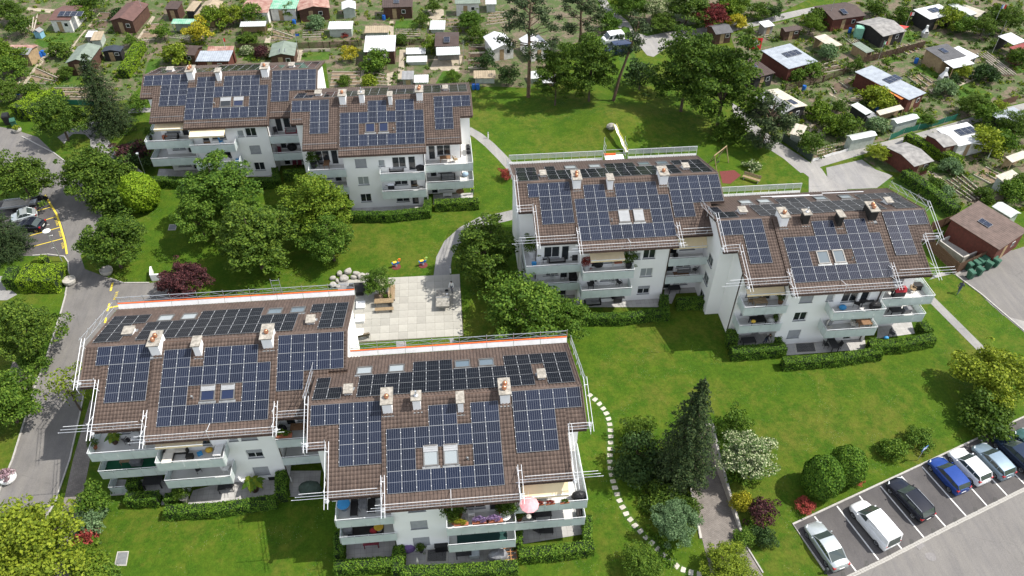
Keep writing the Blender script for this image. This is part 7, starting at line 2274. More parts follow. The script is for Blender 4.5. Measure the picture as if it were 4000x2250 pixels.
WM = dict(brown=mat('wall_brown', (0.10, 0.052, 0.036), (0.06, 0.032, 0.023), 3, 0.85), red=mat('wall_red', (0.13, 0.042, 0.03), (0.085, 0.03, 0.022), 3, 0.85), white=mat('wall_white', (0.70, 0.69, 0.66), (0.55, 0.54, 0.51), 2, 0.85), tan=mat('wall_tan', (0.38, 0.28, 0.16), (0.27, 0.19, 0.11), 3, 0.85), dark=mat('wall_dark', (0.03, 0.028, 0.028), (0.02, 0.02, 0.02), 3, 0.8), clear=mat('wall_clear', (0.46, 0.50, 0.46), (0.33, 0.37, 0.33), 2, 0.35), grey=mat('wall_grey', (0.27, 0.26, 0.24), (0.2, 0.19, 0.18), 2, 0.85))
SMALLPV = MB().mat(0).box(0, 1.0, 0, 1.5, 0, 0.04).mat(1).box(0.03, 0.97, 0.03, 1.47, 0.04, 0.045).mesh('small_solar_panel', [M_alu, M_pv])

def shed(c, h, rf, wl, label, ridge=None, rise=0.5, pv=0, name='garden_shed', cat='shed', slope=0.25, open_=False, corr=False):
 """c: front-left, front-right, back-right corners of the roof edge"""
 A, Bq, C = (Vector(p) for p in c)
 a = Bq - A
 w = a.length
 a.normalize()
 p = Vector((-a.y, a.x))
 dpt = (C - Bq).dot(p)
 if dpt < 0:
  dpt = -dpt
  p = -p
 ctr = A + a * w / 2 + p * dpt / 2
 rz = math.atan2(a.y, a.x)
 o = thing(name, ctr.x, ctr.y, label, cat, None, rz)
 hw, hd = w / 2, dpt / 2
 i_ = min(0.22, hw * 0.2, hd * 0.2)
 wb, rm = MB(), []
 zl = 0.0
 if ridge is None:                       # lean-to roof, higher at the back
  z = lambda x, y: h + slope * (y + hd) / (2 * hd)
  if open_:
   for x in (-hw + i_, hw - i_):
    for y in (-hd + i_, hd - i_):
     MB().box(x - .05, x + .05, y - .05, y + .05, 0, z(x, y) - .02).build('post', WM[wl], o)
   wb.box(-hw + i_, hw - i_, hd - i_ - .04, hd - i_, 0, z(0, hd) - .1)
  else:
   X, Y = hw - i_, hd - i_
   wb.hexa([(-X, -Y, -.1), (X, -Y, -.1), (X, Y, -.1), (-X, Y, -.1), (-X, -Y, z(0, -Y) - .03), (X, -Y, z(0, -Y) - .03), (X, Y, z(0, Y) - .03), (-X, Y, z(0, Y) - .03)])
  n = max(2, int(w / 0.35)) if corr or w > 3 else 3
  b = MB()
  V = []
  for k in range(n * 2 + 1):
   x = -hw + w * k / (n * 2)
   dz = 0.03 if k % 2 else 0.0
   V += [(x, -hd, z(x, -hd) + dz), (x, hd, z(x, hd) + dz), (x, -hd, z(x, -hd) - .05), (x, hd, z(x, hd) - .05)]
  for k in range(n * 2):
   q = k * 4
   b.add(V[q:q + 8], [(0, 4, 5, 1), (2, 3, 7, 6), (0, 2, 6, 4), (1, 5, 7, 3)])
  b.add(V[:4], [(0, 1, 3, 2)])
  b.add(V[-4:], [(0, 2, 3, 1)])
  rm.append(b)
 else:
  X, Y = hw - i_, hd - i_
  if ridge == 'a':                    # ridge runs along the front edge direction
   wb.hexa([(-X, -Y, -.1), (X, -Y, -.1), (X, Y, -.1), (-X, Y, -.1), (-X, -Y, h - .02), (X, -Y, h - .02), (X, Y, h - .02), (-X, Y, h - .02)])
   for s in (-1, 1):
    q = [(s * X, -Y, h - .02), (s * X, Y, h - .02), (s * X, 0, h + rise * (1 - i_ / hd) - .03)]
    wb.face(q if s > 0 else q[::-1])
   rm += [MB().hexa([(-hw, -hd, h - .06), (hw, -hd, h - .06), (hw, 0, h + rise - .06), (-hw, 0, h + rise - .06), (-hw, -hd, h), (hw, -hd, h), (hw, 0, h + rise), (-hw, 0, h + rise)]),
     MB().hexa([(-hw, 0.003, h + rise - .06), (hw, 0.003, h + rise - .06), (hw, hd, h - .06), (-hw, hd, h - .06), (-hw, 0.003, h + rise), (hw, 0.003, h + rise), (hw, hd, h), (-hw, hd, h)])]
  else:
   wb.hexa([(-X, -Y, -.1), (X, -Y, -.1), (X, Y, -.1), (-X, Y, -.1), (-X, -Y, h - .02), (X, -Y, h - .02), (X, Y, h - .02), (-X, Y, h - .02)])
   for s in (-1, 1):
    q = [(-X, s * Y, h - .02), (X, s * Y, h - .02), (0, s * Y, h + rise * (1 - i_ / hw) - .03)]
    wb.face(q if s < 0 else q[::-1])
   rm += [MB().hexa([(-hw, -hd, h - .06), (0, -hd, h + rise - .06), (0, hd, h + rise - .06), (-hw, hd, h - .06), (-hw, -hd, h), (0, -hd, h + rise), (0, hd, h + rise), (-hw, hd, h)]),
     MB().hexa([(0.003, -hd, h + rise - .06), (hw, -hd, h - .06), (hw, hd, h - .06), (0.003, hd, h + rise - .06), (0.003, -hd, h + rise), (hw, -hd, h), (hw, hd, h), (0.003, hd, h + rise)])]
 rl = rf if isinstance(rf, (tuple, list)) else (rf, rf)
 for k, b in enumerate(rm):
  b.build('roof_panel', RM[rl[min(k, 1)]], o)
 wb.build('wall', WM[wl], o)
 if not open_ and wl not in ('clear',) and hw > 0.9:
  yy = -hd + i_
  MB().box(-hw * 0.35, -hw * 0.35 + 0.75, yy - .03, yy, 0, min(1.85, h - .2)).build('door', WM['tan' if wl != 'tan' else 'brown'], o)
  if hw > 1.4:
   wn_ = MB().box(hw * 0.25, hw * 0.25 + 0.7, yy - .035, yy, .95, min(1.65, h - .25)).build('window', M_frame_w, o)
   MB().box(hw * 0.25 + .06, hw * 0.25 + .64, yy - .045, yy - .035, 1.02, min(1.58, h - .32)).build('pane', M_pane, wn_)
 for k in range(pv):
  zz = h + (slope * 0.5 if ridge is None else rise * 0.55) + 0.09
  s = put('solar_panel', SMALLPV, o, (-hw * 0.25 + k * 1.05, -0.4 if ridge is None else -hd * 0.75, zz))
  s.rotation_euler = (math.atan2(slope, dpt) if ridge is None else (math.atan2(rise, hd) if ridge == 'a' else 0), 0, 0)
 return o

S = shed
S([(-67.3,135.7),(-63.6,135.4),(-63.2,141.7)], 2.2, 'brown', 'white', 'brown roofed shed with grey solar panels beside a small lawn', 'a', .5, 4)
S([(-56.8,134.6),(-52.7,134.1),(-52.8,141.6)], 2.2, ('brown', 'brown'), 'brown', 'big reddish brown gabled shed with a tall pole beside it', 'b', .6)
S([(-48.5,138.8),(-46.1,138.5),(-46.0,141.5)], 2.2, 'dbrown', 'brown', 'small dark brown hut left of the thatched shelter')
S([(-42.8,135.8),(-39.5,135.4),(-39.1,141.7)], 2.1, 'tan', 'tan', 'thatched tan shelter at the top edge of the left gardens', 'b', .5)
S([(-44.8,138.2),(-43.2,137.9),(-43.3,141.8)], 2.0, 'tan', 'dark', 'low tan lean-to beside the thatched shelter')
S([(-71.3,124.0),(-66.5,123.5),(-66.2,127.0)], 2.1, ('grey', 'rust'), 'tan', 'grey roofed shed with an ivy front at the left picture edge', 'a', .3)
S([(-59.6,119.9),(-55.9,119.8),(-55.9,125.8)], 2.2, 'green', 'brown', 'dark brown hut with a green grey gabled roof behind the tall conifer', 'b', .6)
S([(-55.5,124.4),(-52.4,124.3),(-53.2,126.3)], 1.7, 'dblue', 'dark', 'small dark blue metal shed with double doors', 'b', .3)
S([(-44.1,122.4),(-39.9,121.5),(-39.9,125.1)], 1.9, ('dbrown', 'dbrown'), 'brown', 'low dark brown hut left of the pale blue corrugated roof', 'a', .5)
S([(-39.3,119.1),(-34.0,118.8),(-34.1,122.1)], 2.1, 'blue', 'red', 'pale blue corrugated roof hut behind the far left block', corr=True)
S([(-38.0,122.2),(-33.8,122.1),(-33.8,123.2)], 2.3, 'rust', 'red', 'narrow rusty red roof behind the pale blue hut', corr=True)
S([(-46.3,133.5),(-42.2,133.1),(-42.2,134.6)], 1.9, 'mint', 'clear', 'green framed open greenhouse in the left gardens', open_=True)
S([(-58.8,129.4),(-57.1,129.5),(-54.2,132.7)], 1.3, 'tan', 'clear', 'long weathered glasshouse with a sandy roof')
S([(-60.4,131.5),(-58.8,131.4),(-59.1,133.3)], 1.0, 'white', 'grey', 'white topped cold frame beside the long glasshouse')
S([(-34.8,136.1),(-30.0,135.8),(-30.5,142.0)], 2.2, ('rust', 'rust'), 'white', 'pink and white weathered roof shed at the top edge', 'a', .4)
S([(-30.1,137.4),(-25.3,137.0),(-25.5,141.7)], 2.2, 'mint', 'white', 'shed with a green and white patched tarpaulin roof')
S([(-24.9,136.2),(-19.3,137.0),(-19.9,142.1)], 2.2, 'rust', 'brown', 'rusty gabled hut with white windows at the top edge', 'b', .55)
S([(-10.1,136.4),(-4.6,136.3),(-4.4,139.6)], 2.2, 'dbrown', 'brown', 'dark brown hut with a row of small windows and corrugated roof', corr=True, pv=1)
S([(-27.8,119.6),(-23.7,119.7),(-24.1,124.5)], 2.1, 'green', 'brown', 'green grey gabled hut with a small dark solar panel', 'b', .5, 1)
S([(-19.3,130.1),(-15.1,129.9),(-15.4,132.6)], 1.5, 'clear', 'clear', 'white ribbed greenhouse beside pink flowers', corr=True)
S([(-13.0,128.9),(-8.8,128.7),(-8.9,131.0)], 1.2, 'tan', 'clear', 'low glasshouse with a sandy roof behind the bright white roof')
S([(-12.6,119.7),(-7.5,119.6),(-7.7,125.1)], 2.3, 'white', 'brown', 'hut with the brightest white flat roof in the middle gardens', corr=True)
S([(-12.1,117.9),(-8.9,117.9),(-9.1,120.5)], 1.9, 'asb', 'brown', 'grey porch roof in front of the bright white roof', open_=True)
S([(-1.0,120.9),(3.0,120.7),(3.0,126.2)], 2.2, 'dbrown', 'brown', 'dark brown hut with a white solar panel and glass porch', 'a', .5, 1)
S([(-0.8,118.3),(3.1,118.3),(3.1,120.7)], 2.0, 'clear', 'grey', 'glass porch roof of the dark brown hut', open_=True)
S([(-1.8,130.3),(0.9,130.1),(0.8,133.4)], 0.7, 'clear', 'clear', 'white striped cold frame between garden paths', corr=True)
S([(-6.5,112.4),(-4.6,112.3),(-4.6,114.7)], 1.2, 'grey', 'grey', 'grey topped box shelter behind the far block ridge')
S([(-4.6,112.0),(-2.3,111.9),(-2.3,114.0)], 0.8, 'white', 'clear', 'white cold frame behind the far block ridge', corr=True)
S([(-5.8,119.1),(-2.4,119.0),(-2.4,120.7)], 0.6, 'clear', 'clear', 'plastic covered bed near the dark brown hut')
S([(-5.9,121.9),(-2.6,121.8),(-2.6,123.6)], 0.6, 'white', 'clear', 'white netted bed near the bright white roof')
S([(-34.5,132.1),(-30.1,132.0),(-30.2,133.5)], 1.6, 'clear', 'tan', 'pale glass canopy on posts above a bed', open_=True)
S([(3.0,136.7),(7.6,136.6),(7.7,138.9)], 2.3, 'green', 'white', 'pale green roof with vines at the top edge')
S([(-17.3,137.2),(-14.8,137.4),(-15.2,140.8)], 1.7, 'white', 'clear', 'white plastic tunnel at the top edge', 'b', .4)
S([(8.5,119.2),(12.3,120.1),(12.4,125.7)], 2.0, 'white', 'white', 'bright white gabled hut left of the tall pine', 'b', .7)
S([(14.8,118.5),(18.4,119.7),(18.5,125.0)], 2.0, 'white', 'white', 'bright white gabled hut right of the tall pine trunk', 'b', .7)
S([(4.9,112.2),(8.4,112.0),(7.9,114.2)], 1.0, 'tan', 'clear', 'low glasshouse by the blue barrels at the lawn edge')
S([(14.0,111.5),(15.4,111.6),(15.5,113.7)], 0.9, 'clear', 'clear', 'small cold frame under the tall pine')
S([(15.6,110.4),(18.4,110.3),(18.5,112.6)], 0.7, 'white', 'grey', 'white raised bed frame at the edge of the slide lawn')
S([(8.6,137.7),(10.6,137.6),(10.9,140.8)], 1.6, 'clear', 'clear', 'small greenhouse at the top edge left of the pine')
S([(47.1,122.1),(50.4,122.7),(48.3,126.1)], 1.9, 'dgrey', 'brown', 'dark hipped hut beside the gravel lane bend', 'a', .6)
S([(56.7,124.7),(58.8,125.4),(59.2,127.5)], 1.6, 'white', 'grey', 'tiny hut with a white roof beside the gravel lane')
S([(59.6,122.6),(62.9,123.3),(63.2,125.1)], 1.7, 'dbrown', 'brown', 'small dark brown hut in the upper right gardens', 'a', .3)
S([(69.1,125.2),(75.8,126.6),(74.8,132.7)], 2.2, 'dbrown', 'red', 'large red brown hut with a curved dark roof at the top right', 'a', .6, 1)
S([(75.3,118.6),(80.4,120.4),(78.6,126.6)], 2.1, 'asb', 'dark', 'black hut with an old grey corrugated gabled roof', 'a', .6)
S([(86.3,123.9),(92.2,125.9),(90.6,129.6)], 2.3, 'white', 'dark', 'white corrugated roof with two solar panels at the top right', corr=True, pv=2)
S([(95.5,126.4),(97.3,127.2),(95.7,131.8)], 1.6, 'clear', 'clear', 'long narrow white greenhouse at the top right')
S([(97.0,126.3),(100.1,128.2),(99.0,132.4)], 1.2, 'pale', 'clear', 'rounded plastic tunnel at the top right', 'b', .6)
S([(55.0,108.6),(60.7,110.8),(58.9,117.3)], 2.3, 'blue', 'red', 'flat pale blue roof with three solar panels beside the red flag', pv=3)
S([(48.9,106.5),(52.6,107.9),(51.7,113.6)], 2.2, 'dbrown', 'dark', 'dark lean-to with a red trimmed edge under the dark tree', pv=1)
S([(65.2,116.1),(67.5,117.0),(66.4,121.0)], 1.8, 'pale', 'tan', 'beige slatted plant shelter', corr=True, open_=True)
S([(70.7,114.4),(72.4,115.1),(71.6,118.4)], 1.5, 'green', 'tan', 'narrow green grey roofed box among beds')
S([(69.8,97.9),(73.5,99.8),(71.4,110.1)], 2.3, 'blue', 'red', 'long pale grey roof with dark solar panels and an orange strip', pv=3)
S([(68.9,98.5),(69.7,98.8),(68.0,106.8)], 2.15, 'orange', 'red', 'orange corrugated strip roof along the long pale roof', corr=True)
S([(81.3,109.3),(85.9,110.7),(83.8,114.6)], 2.3, 'dgrey', 'tan', 'dark grey roofed wooden hut in the right gardens', pv=1)
S([(81.9,107.2),(86.2,108.5),(85.5,111.1)], 2.1, 'white', 'tan', 'white porch roof joined to the dark grey roof', open_=True)
S([(85.7,109.6),(88.4,111.0),(87.7,115.0)], 2.0, 'white', 'grey', 'narrow white roof behind the dark grey roof')
S([(96.0,113.9),(99.1,115.1),(97.3,117.8)], 2.2, 'white', 'dark', 'white roofed shelter at the right picture edge', open_=True)
S([(95.6,110.7),(99.0,112.1),(97.8,114.3)], 2.1, 'red', 'red', 'dark red roof at the right picture edge')
S([(49.3,95.7),(54.1,98.0),(52.1,103.8)], 2.2, ('grey', 'pale'), 'dark', 'grey and beige gabled hut with blue solar panels behind the bushy pine', 'b', .45, 2)
S([(49.1,91.6),(50.5,90.6),(50.5,94.2)], 1.7, 'pale', 'clear', 'pale glass lean-to by the gravel lane')
S([(62.1,95.4),(63.5,96.1),(62.5,98.8)], 1.8, 'clear', 'dark', 'striped white roof over dark shelving', corr=True)
S([(63.2,94.1),(64.9,94.7),(64.2,97.0)], 1.1, 'grey', 'clear', 'grey glass frame beside the striped roof')
S([(64.5,95.6),(69.0,97.1),(68.6,97.9)], 1.5, 'pale', 'tan', 'long beige canopy behind the greenhouse', open_=True)
S([(65.9,93.0),(70.0,94.3),(69.5,95.6)], 1.6, 'clear', 'clear', 'wooden framed greenhouse beside the green net', 'a', .25)
S([(57.2,88.9),(61.4,89.9),(60.6,91.1)], 1.9, 'clear', 'clear', 'pale green glass greenhouse standing on the lane edge', 'a', .25)
S([(71.2,85.7),(76.7,87.2),(75.2,91.4)], 2.2, 'white', 'white', 'white corrugated roof with blue solar panels and a pergola', corr=True, pv=3)
S([(70.8,85.4),(73.5,86.5),(72.4,90.3)], 2.35, 'asb', 'red', 'grey fibre roof joined to the white corrugated roof', 'a', .2) if False else None
S([(68.9,85.5),(71.3,86.1),(71.1,89.9)], 2.3, 'asb', 'red', 'grey fibre roof beside the white corrugated roof', 'a', .3)
S([(62.8,81.7),(66.2,82.8),(64.9,87.9)], 2.1, 'asb', 'red', 'red brown hut with a grey patched roof by the paved yard', 'a', .4)
S([(81.3,89.8),(86.0,91.6),(84.6,94.9)], 2.2, 'blue', 'dark', 'pale blue roof at the right edge above the pergola')
S([(73.7,77.3),(76.8,78.5),(76.5,80.5)], 1.7, 'pale', 'clear', 'beige roofed greenhouse by the vegetable beds')
S([(77.2,82.1),(80.6,83.4),(80.4,84.6)], 1.7, 'pale', 'tan', 'beige canopy on posts at the right edge', open_=True)
S([(70.5,70.9),(72.4,71.7),(71.5,74.3)], 1.5, 'clear', 'clear', 'pale ribbed tunnel behind the bin shelter', 'b', .35)
S([(64.4,63.9),(70.0,67.1),(67.4,73.3)], 2.6, 'shelt', 'red', 'large brown corrugated roof of the bin shelter', corr=True, name='bin_shelter', cat='shelter', slope=0.5, pv=1)
def fence(pts, h, label, m, step=0.16, gap=0.02, t=0.03, posts=2.4, cat='fence', single=True):
 c = pts[0]
 o = thing('fence', c[0], c[1], label, cat)
 board = MB().box(-step / 2 + gap / 2, step / 2 - gap / 2, -t / 2, t / 2, 0.03, h).mesh('board', m)
 j = MB()
 for i in range(len(pts) - 1):
  a, b = Vector(pts[i]), Vector(pts[i + 1])
  L = (b - a).length
  d = (b - a) / L
  rz = math.atan2(d.y, d.x)
  n = int(L / step)
  for k in range(n):
   p = a + d * (k + .5) * step
   if single:
    put('board', board, o, (p.x - c[0], p.y - c[1], gz(p.y) - gz(c[1])), rz)
   else:
    j.obox((p.x - c[0], p.y - c[1]), rz, step / 2 - gap / 2, t / 2, gz(p.y) - gz(c[1]) + .03, gz(p.y) - gz(c[1]) + h)
  for k in range(int(L / posts) + 1):
   p = a + d * min(k * posts, L)
   MB().obox((p.x - c[0], p.y - c[1]), rz, .05, .05, gz(p.y) - gz(c[1]), gz(p.y) - gz(c[1]) + h + .05).build('post', m, o)
 if not single:
  r = j.build('pickets', m, o, kind='stuff')
 return o

M_fenceb = mat('fence_brown', (0.13, 0.075, 0.045), (0.085, 0.05, 0.032), 4, 0.85)
fence([(60.2,70.9),(58.5,68.2),(59.6,63.2),(66.1,65.9)], 1.6, 'brown board fence round the yard beside the bin shelter', M_fenceb, step=0.22)
fence([(60.2,70.9),(64.3,72.3)], 1.5, 'brown board fence at the back of the shelter yard', M_fenceb, step=0.22)
o = thing('concrete_bay', *(59.97,68.16), 'open concrete box beside the brown fence', 'wall')
cb = [(60.1,68.3),(62.3,69.3),(64.0,66.1),(61.3,65.0)]
for i in range(4):
 P = strip([cb[i], cb[(i + 1) % 4]], 0.18)
 c0 = (59.97,68.16)
 MB().hexa([(v[0] - c0[0], v[1] - c0[1], -.1) for v in P[::-1]] + [(v[0] - c0[0], v[1] - c0[1], .8) for v in P[::-1]]).build('wall_panel', M_conc, o)
sheet('bay_floor', cb, 0.06, M_conc)
fence([(-34.5,126.8),(-29.2,126.7)], 1.1, 'dark picket fence left of the green gabled hut', M_woodd, 0.14, 0.05, single=False)
fence([(-24.7,126.5),(-18.8,126.4),(-13.3,126.5)], 1.1, 'dark picket fence between the green hut and white roof', M_woodd, 0.14, 0.05, single=False)
fence([(-7.7,126.4),(-2.6,126.2)], 1.1, 'dark picket fence right of the bright white roof', M_woodd, 0.14, 0.05, single=False)
fence([(70.4,113.9),(77.2,116.3),(83.5,118.6)], 1.2, 'dark picket fence across the right gardens', M_woodd, 0.16, 0.05, single=False)
fence([(54.1,106.2),(61.2,108.3),(67.1,111.3)], 1.2, 'dark railing fence before the vegetable beds', M_woodd, 0.2, 0.12, single=False)
fence([(81.1,97.0),(85.0,98.7),(89.3,100.1)], 1.1, 'brown board fence along the upper gravel lane', M_fenceb, 0.22, single=False)
M_net = mat('green_net', (0.02, 0.15, 0.10), (0.015, 0.11, 0.075), 4, 0.7)
def net(pts, h, label, m=None):
 c = pts[0]
 o = thing('net_fence', c[0], c[1], label, 'fence')
 b, pp = MB(), MB()
 for i in range(len(pts) - 1):
  a, d = Vector(pts[i]), Vector(pts[i + 1])
  n = max(2, int((d - a).length / 1.2))
  for k in range(n):
   p, q = a.lerp(d, k / n), a.lerp(d, (k + 1) / n)
   P = strip([p, q], 0.02)
   sg = 0.12 * (k % 2)
   b.hexa([(v[0] - c[0], v[1] - c[1], gz(v[1]) - gz(c[1])) for v in P[::-1]] + [(v[0] - c[0], v[1] - c[1], gz(v[1]) - gz(c[1]) + h - (sg if w_ in (0, 3) else 0.12 - sg)) for w_, v in enumerate(P[::-1])])
   if k % 2 == 0:
    pp.tube((p.x - c[0], p.y - c[1], gz(p.y) - gz(c[1])), (p.x - c[0], p.y - c[1], gz(p.y) - gz(c[1]) + h + .15), .03, n=5)
 b.build('net', m or M_net, o)
 pp.build('posts', M_galv, o)
 return o

net([(-58.3,111.4),(-55.5,110.8),(-52.4,110.3)], 0.9, 'sagging dark green net along the allotment edge behind the conifer')
net([(64.4,91.3),(67.3,92.8),(72.5,94.3),(77.1,95.9)], 1.0, 'green wire net beside the wooden framed greenhouse')
M_mesh = mat('dark_mesh', (0.05, 0.075, 0.06), (0.035, 0.05, 0.04), 5, 0.8)
net([(48.7,92.5),(50.0,89.6),(51.0,87.0)], 1.2, 'dark wire mesh fence along the gravel lane', M_mesh)
net([(51.2,87.1),(54.5,88.3),(57.5,89.3)], 0.45, 'low white board edging along the lane', M_whitepaint)

def pole(p, h, label, flag=None, lean=0.0):
 o = thing('flag_pole' if flag else 'garden_pole', p[0], p[1], label, 'pole' if not flag else 'flag')
 MB().tube((0, 0, 0), (lean, 0, h), .05, .03, 6).build('pole', M_galv, o)
 if flag:
  kind, w, hh, z = flag
  def cloth(x0, x1, z0, z1, m, nm, t=0.0):
   b = MB()
   n = 6
   for k in range(n):
    a, c = x0 + (x1 - x0) * k / n, x0 + (x1 - x0) * (k + 1) / n
    ya, yc = 0.10 * math.sin(a * 3.2) - t, 0.10 * math.sin(c * 3.2) - t
    b.face([(lean + a, ya, z0 - a * .06), (lean + c, yc, z0 - c * .06), (lean + c, yc, z1 - c * .06), (lean + a, ya, z1 - a * .06)])
   b.build(nm, m, o)
  if kind == 'swiss':
   cloth(0, w, z, z + hh, mat('flag_red', (0.62, 0.02, 0.03), None, 3, 0.7), 'cloth')
   cloth(w * .2, w * .8, z + hh * .4, z + hh * .6, M_whitepaint, 'cross_bar', .012)
   cloth(w * .4, w * .6, z + hh * .2, z + hh * .8, M_whitepaint, 'cross_bar', .018)
  else:
   cols = dict(r=(0.55, 0.03, 0.03), w=(0.75, 0.75, 0.74), g=(0.03, 0.30, 0.10), b=(0.03, 0.10, 0.42))
   for k, ch in enumerate(kind):
    cloth(w * k / len(kind), w * (k + 1) / len(kind), z, z + hh, mat('flag_' + ch, cols[ch], None, 3, 0.7), 'cloth')
 return o

x, y, h = 50.14,114.33,5.07
pole((x, y), h, 'red flag with a white cross flying over the right gardens', ('swiss', 2.0, 2.0, h - 2.0))
x, y, h = 81.62,123.01,4.42
pole((x, y), h, 'small red flag on a pole beside the black hut', ('rw', .8, .6, h - .8))
x, y, h = 73.26,114.54,3.58
pole((x, y), h, 'small green and red flag on a thin pole', ('gwr', .7, .5, h - .7))
x, y, h = 97.09,121.81,5.79
pole((x, y), h, 'tricolour flag at the top right corner', ('bwr', .9, .7, h - .9))
x, y, h = -23.52,122.62,4.66
pole((x, y), h, 'blue pennant on a pole by the green gabled hut', ('b', .6, .4, h - .6))
x, y, h = -52.54,139.46,3.78
pole((x, y), h, 'tall bare pole beside the reddish gabled shed')
x, y, h = -35.08,122.51,4.21
pole((x, y), h, 'red topped pole at the pale blue corrugated roof', ('r', .3, .6, h - .6))
x, y, h = 69.77,127.90,4.78
pole((x, y), h, 'tall white pole before the large red brown hut')
x, y, h = 77.84,117.12,4.44
pole((x, y), h, 'white pole among the right beds')
x, y, h = 93.56,114.82,6.08
pole((x, y), h, 'long pale pole near the right picture edge')
x, y, h = 57.62,97.91,4.38
pole((x, y), h, 'white pole among the vines by the beige hut')
x, y, h = 3.67,119.10,3.98
pole((x, y), h, 'white pole by the bare soil plot')
M_barrel = mat('blue_barrel', (0.02, 0.13, 0.45), (0.018, 0.10, 0.36), 3, 0.45)
for p, lab in (((-66.47,126.87), 'blue barrel beside the ivy fronted shed'), ((-66.10,127.36), 'second blue barrel beside the ivy fronted shed'), ((-25.78,135.70), 'dark blue barrel by the tarpaulin roof shed'), ((-24.22,136.88), 'blue barrel under the rusty gabled hut'), ((-9.93,136.38), 'blue barrel before the hut with small windows'), ((4.80,110.69), 'blue barrel at the lawn edge, further left'), ((5.44,110.63), 'blue barrel at the lawn edge, further right'),
    ((57.06,106.05), 'blue barrel by the dark railing fence'), ((85.93,108.10), 'blue barrel beside the wooden hut porch'), ((87.94,109.32), 'second blue barrel near the wooden hut porch'), ((79.25,113.24), 'blue barrel behind the wooden hut'), ((72.63,124.86), 'blue barrel by the mint green box'), ((-65.87,114.81), 'blue barrel half hidden at the left garden edge'), ((66.15,99.25), 'blue barrel under the pergola vines')):
 o = thing('rain_barrel', p[0], p[1], lab, 'barrel', 'blue rain barrels')
 MB().lathe([(.26, 0), (.3, .1), (.32, .45), (.3, .8), (.28, .9), (.25, .9), (.24, .85), (.01, .85)], (0, 0, 0), 14).build('barrel_body', M_barrel, o)
 MB().lathe([(.325, .28), (.335, .3), (.325, .32)], (0, 0, 0), 14).build('hoop', M_barrel, o)
o = thing('tall_box', *(73.25,122.98), 'mint green fabric cabinet beside the black hut', 'cabinet', rz=-.3)
MB().box(-.7, .7, -.6, .6, 0, 1.9).build('cabinet_body', mat('mint_cloth', (0.22, 0.48, 0.36), None, 2, 0.8), o)
MB().hexa([(-.75, -.65, 1.9), (.75, -.65, 1.9), (.75, .65, 1.9), (-.75, .65, 1.9), (-.6, -.4, 2.1), (.6, -.4, 2.1), (.6, .4, 2.1), (-.6, .4, 2.1)]).build('cabinet_top', MATS['mint_cloth'], o)
for p, lab, s_ in (((73.96,127.57), 'pale stone garden oven with a chimney by the black hut', 1.1), ((80.54,106.80), 'white stone garden oven on the lawn edge', 1.2), ((85.23,122.28), 'white stone garden oven by the red flag pole', 1.0)):
 o = thing('garden_oven', p[0], p[1], lab, 'oven', scale=s_)
 MB().box(-.5, .5, -.4, .4, 0, .8).build('base', M_conc, o)
 MB().hexa([(-.5, -.4, .8), (.5, -.4, .8), (.5, .4, .8), (-.5, .4, .8), (-.18, -.15, 1.5), (.18, -.15, 1.5), (.18, .18, 1.5), (-.18, .18, 1.5)]).build('hood', M_whitepaint, o)
 MB().box(-.15, .15, -.12, .16, 1.5, 2.1).build('chimney', M_whitepaint, o)
 MB().box(-.3, .3, -.42, -.4, .85, 1.1).build('fire_opening', M_black, o)
o = thing('play_house', *(-68.92,134.20), 'small blue and white playhouse on the left garden lawn', 'playhouse', rz=-.3)
MB().box(-.6, .6, -.5, .5, 0, 1.1).build('wall', mat('pale_blue', (0.22, 0.42, 0.55), None, 3, 0.6), o)
MB().hexa([(-.7, -.6, 1.1), (0, -.6, 1.55), (0, .6, 1.55), (-.7, .6, 1.1), (-.7, -.6, 1.16), (0, -.6, 1.61), (0, .6, 1.61), (-.7, .6, 1.16)]).build('roof_panel', M_whitepaint, o)
MB().hexa([(.01, -.6, 1.55), (.7, -.6, 1.1), (.7, .6, 1.1), (.01, .6, 1.55), (.01, -.6, 1.61), (.7, -.6, 1.16), (.7, .6, 1.16), (.01, .6, 1.61)]).build('roof_panel', RM['grey'], o)
q = [(79.8,123.3),(81.7,122.2),(79.9,121.0)]
o = thing('red_sail', q[0][0], q[0][1], 'red triangular sun sail between two huts', 'sun sail')
MB().prism([(v[0] - q[0][0], v[1] - q[0][1]) for v in q], 2.0, 2.04).build('cloth', mat('sail_red', (0.65, 0.07, 0.06), None, 2, 0.8), o)
MB().tube((0, 0, 0), (0, 0, 2.05), .04).build('post', M_galv, o)
q = (75.22,87.66)
o = thing('pergola', q[0], q[1], 'white lattice pergola beside the white corrugated roof', 'pergola', rz=-.35)
for i in range(7):
 MB().box(-1.9, 1.9, -1.5 + i * .5, -1.42 + i * .5, 2.0, 2.1).build('beam', M_whitepaint, o)
for x in (-1.8, 1.8):
 MB().box(x - .05, x + .05, -1.6, 1.6, 1.9, 2.0).build('beam', M_whitepaint, o)
 for y in (-1.5, 1.5):
  MB().box(x - .05, x + .05, y - .05, y + .05, 0, 1.9).build('post', M_whitepaint, o)
